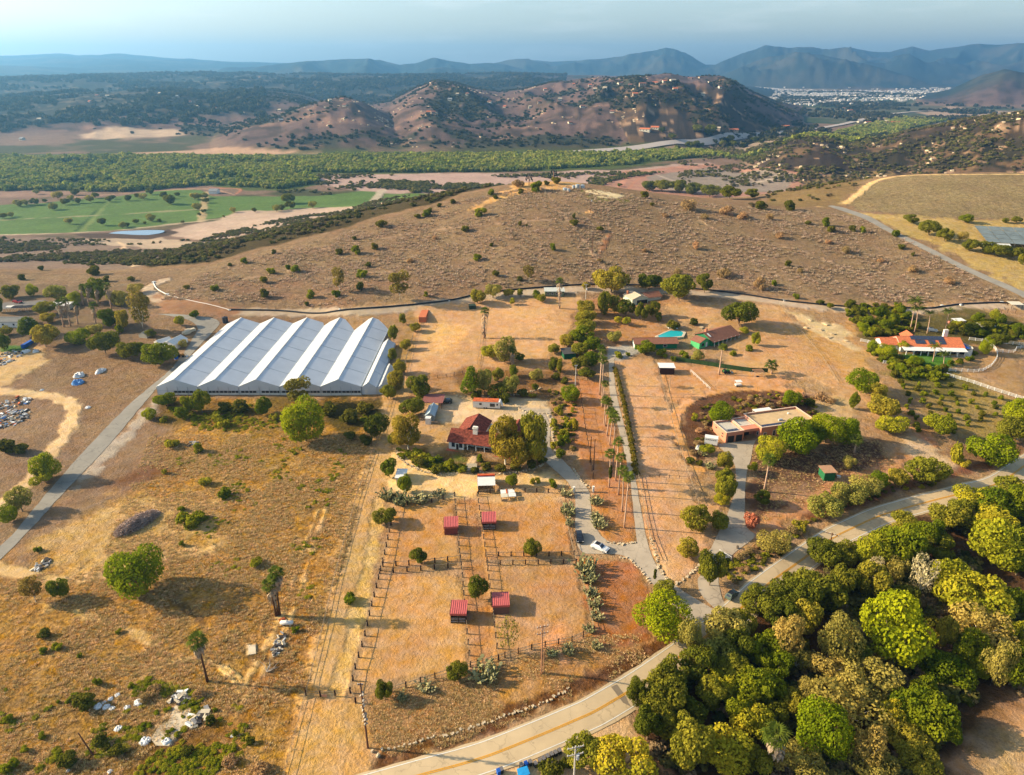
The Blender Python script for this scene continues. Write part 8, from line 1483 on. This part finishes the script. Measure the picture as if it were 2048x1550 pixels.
def scrap(px, py, w_, h_, n, label, seed):
    """dump of many small broken pieces"""
    p = P(px, py); t = thing("scrap_heap", label, "scrap heap", p, 0); g = random.Random(seed); s = scale_at(p.x, p.y, p.z); cols = [("scrap_white", SHT), ("scrap_grey", M("scrap_grey", (150, 146, 144))), ("scrap_dark", M("scrap_dark", (74, 66, 62))), ("scrap_rust", RUST), ("scrap_blue", M("scrap_blue", (90, 130, 190))), ("scrap_tan", CONC)]
    wts = [6, 5, 5, 1, 1, 2] if px < 60 else [4, 6, 5, 0, 0, 6]
    for (nm, m), w2 in zip(cols, wts):
        b = MB()
        if not w2: continue
        for k in range(max(3, int(n * w2 / 20))):
            a = g.uniform(0, 6.28); q = math.sqrt(g.random()); c = Vector((math.cos(a) * q * w_ / 2 / s, math.sin(a) * q * h_ / 2 / (s * .5), 0)); c.z = hz(p.x + c.x, p.y + c.y) - p.z; i0 = len(b.v); L_ = g.uniform(.25, .9); b.box(-L_, L_, -L_ * g.uniform(.1, .7), L_ * .3, -.1, g.uniform(.1, .5)); R_ = Matrix.Rotation(g.uniform(0, 6.28), 4, 'Z') @ Matrix.Rotation(g.uniform(-.5, .5), 4, 'X')
            for i in range(i0, len(b.v)): b.v[i] = tuple(R_ @ Vector(b.v[i]) + c)
        part("debris", b, m, t, kind='stuff')
scrap(30, 806, 56, 30, 60, "dark and white scrap heap by the dirt track, upper part", 1); scrap(18, 838, 70, 40, 150, "white and grey scrap heap cut by the left picture edge", 2); scrap(12, 716, 50, 40, 80, "scattered rubbish behind the dirt lot at the left edge", 3); scrap(360, 1396, 36, 14, 50, "pale boards and rubble above the concrete slab", 4); scrap(398, 1436, 40, 26, 24, "scattered rubble right of the concrete slab", 5); scrap(84, 1131, 28, 18, 24, "weathered board heap near the left track", 6); scrap(384, 888, 20, 8, 14, "grey beams lying beside the round bush", 8); scrap(556, 1290, 22, 36, 36, "grey driftwood-like planks below the gas tank", 9); scrap(1345, 655, 30, 10, 16, "broken frames at the pool terrace", 10); scrap(1885, 1380, 30, 14, 30, "cut wood and rubble by the dirt lot", 11)
def snag(px, py, label):
    p = P(px, py); t = thing("fallen_branch", label, "branch", p, 0); g = random.Random(5); b = MB()
    for k in range(9): a = 1.0 + g.uniform(-1.2, 1.2); l = g.uniform(1.2, 3.4); b.tube([(0, 0, .2), (math.cos(a) * l * .5, math.sin(a) * l * .5, .7), (math.cos(a + .3) * l, math.sin(a + .3) * l, g.uniform(.3, 1.4))], [.1, .07, .02], 5)
    part("limb", b, M("grey_deadwood", (170, 156, 142)), t)
snag(533, 1345, "grey dead branches sprawled below the plank heap"); 
# picnic items near the slope house, horses
t_ = thing("pale_sign_board", "pale board leaning on the lane gate fence", "board", P(649, 1396), 0, me=MB().box(-.55, .55, -.03, .03, .4, .9).me("pale_sign_board", M("pinkish_board", (206, 150, 120))))
# farmhouse and small houses of the flats and the far hills
simple("farmhouse", "white farmhouse among trees at the head of the pasture track", "house", (418, 388), (434, 388), 12, 4, 6.5, wall=WHITE, roof=M("farm_grey_roof", (150, 150, 150)))
def far_house(px, py, i, w_=16, dmin=900):
    p = P(px, py, dmin); g = random.Random(i); t = thing("far_house", '', "house", p, g.uniform(-.5, .5), "houses on the far hills"); hh = g.uniform(3, 4.5); wd = w_ * g.uniform(.6, 1.0); m = g.choice([CREAM, CREAM, M("far_tan_wall", (190, 166, 142)), M("far_tan_wall", (190, 166, 142))]); r = g.choice([BRROOF, BRROOF, TAN, ORTILE, M("farm_grey_roof", (150, 150, 150)), TAN])
    part("wall", gend(MB(), -wd / 2, wd / 2, -5, 5, -4, hh, hh + 2.4, 'x'), m, t); b = MB(); b.slab((-wd / 2 - .6, -5.6, hh - .2), (wd / 2 + .6, -5.6, hh - .2), (wd / 2 + .6, 0, hh + 2.6), (-wd / 2 - .6, 0, hh + 2.6), .2).slab((wd / 2 + .6, 5.6, hh - .2), (-wd / 2 - .6, 5.6, hh - .2), (-wd / 2 - .6, 0, hh + 2.6), (wd / 2 + .6, 0, hh + 2.6), .2); part("roof", b, r, t)
    for k in range(3): part("window", MB().box(-wd / 2 + 1.5 + k * wd / 3.4, -wd / 2 + 3.5 + k * wd / 3.4, -5.06, -5.01, 1.2, 3.0), GLASS, t)
    auto(t, ('red roofed' if r is ORTILE else 'pale roofed' if r is TAN else 'brown roofed' if r is BRROOF else 'grey roofed') + ' far house', px, py)
LAND += [(690,200,'the left middle hill',60),(870,165,'the conical middle hill',60),(1200,165,'the long middle ridge',140),(1440,155,'the ridge end',60),(200,190,'the far left plateau',160),(450,200,'the plateau edge',80),(800,240,'the tan valley',60),(1100,260,'the small front hill',60)]
for i, (x, y) in enumerate([(562,243),(685,201),(660,203),(560,222),(690,212),(858,227),(866,227),(900,200),(935,190),(915,190),(1090,180),(1150,170),(1180,172),(1190,180),(1210,178),(1240,168),(1260,172),(1285,170),(1310,168),(1330,165),(1345,163),(1380,158),(1400,156),(1420,166),(1440,176),(1120,200),(1140,247),(1165,215),(1225,225),(1080,205),(1060,215),(980,205),(1010,215),(1270,190),(1350,180),(1405,190),(195,193),(215,193),(300,190),(320,188),(345,190),(355,194),(380,205),(395,215),(430,218),(455,212),(485,228),(500,200),(240,220),(150,219),(80,240),(45,280),(280,240),(245,162),(440,160),(520,155),(760,155),(180,205),(330,195)]): far_house(x, y, i, 13 if y > 170 else 18)
for i, (x, y) in enumerate([(1430,259),(1465,262),(1310,258),(1720,245),(1735,247),(1760,246),(1775,248),(1790,247),(1770,244),(1690,218),(1700,222),(1710,226),(1570,255),(1290,262)]): far_house(x, y, 100 + i, 26, 1500)
# the far town reads as one mass of pale houses
def town():
    g = np.random.default_rng(9); V, Fc, Q = [], [], []
    for (cx, cy, sx, sy, n) in ((1750,186,110,5,520),(1620,190,110,9,420),(1880,180,60,4,200),(1560,180,60,5,160),(1650,203,120,6,160),(1600,206,60,4,100),(1780,196,60,5,120)):
        for _ in range(n):
            px, py = g.normal(cx, sx * .55), g.normal(cy, sy * .55)
            if py < 174 or py > 214 or px < 1480: continue
            x, y = at_z(px, py, -38)
            if math.hypot(x, y) < 8500: Q.append((x, y))
    Q = np.array(Q); Z = H(Q[:, 0], Q[:, 1])
    for (x, y), z in zip(Q, Z):
        if z > -22: continue
        w_, d, h = g.uniform(5, 9), g.uniform(5, 8), g.uniform(3, 5); n0 = len(V); a = g.uniform(-.4, .4); c, s = math.cos(a), math.sin(a)
        for zz in (z - 2, z + h):
            for u, v in ((-w_, -d), (w_, -d), (w_, d), (-w_, d)): V.append((x + u * c - v * s, y + u * s + v * c, zz))
        V += [(x - w_ * c, y - w_ * s, z + h + 2.5), (x + w_ * c, y + w_ * s, z + h + 2.5)]
        Fc += [tuple(n0 + k for k in q) for q in ((0, 1, 5, 4), (1, 2, 6, 5), (2, 3, 7, 6), (3, 0, 4, 7), (4, 5, 9, 8), (6, 7, 8, 9), (5, 6, 9), (7, 4, 8))]
    o = link("far_town", new_mesh("far_town", V, Fc, M("far_town_walls", (200, 190, 180), var=.3, vscale=.02)), kind='stuff'); o['label'] = "pale houses of the far valley town"
town()
settle_labels()
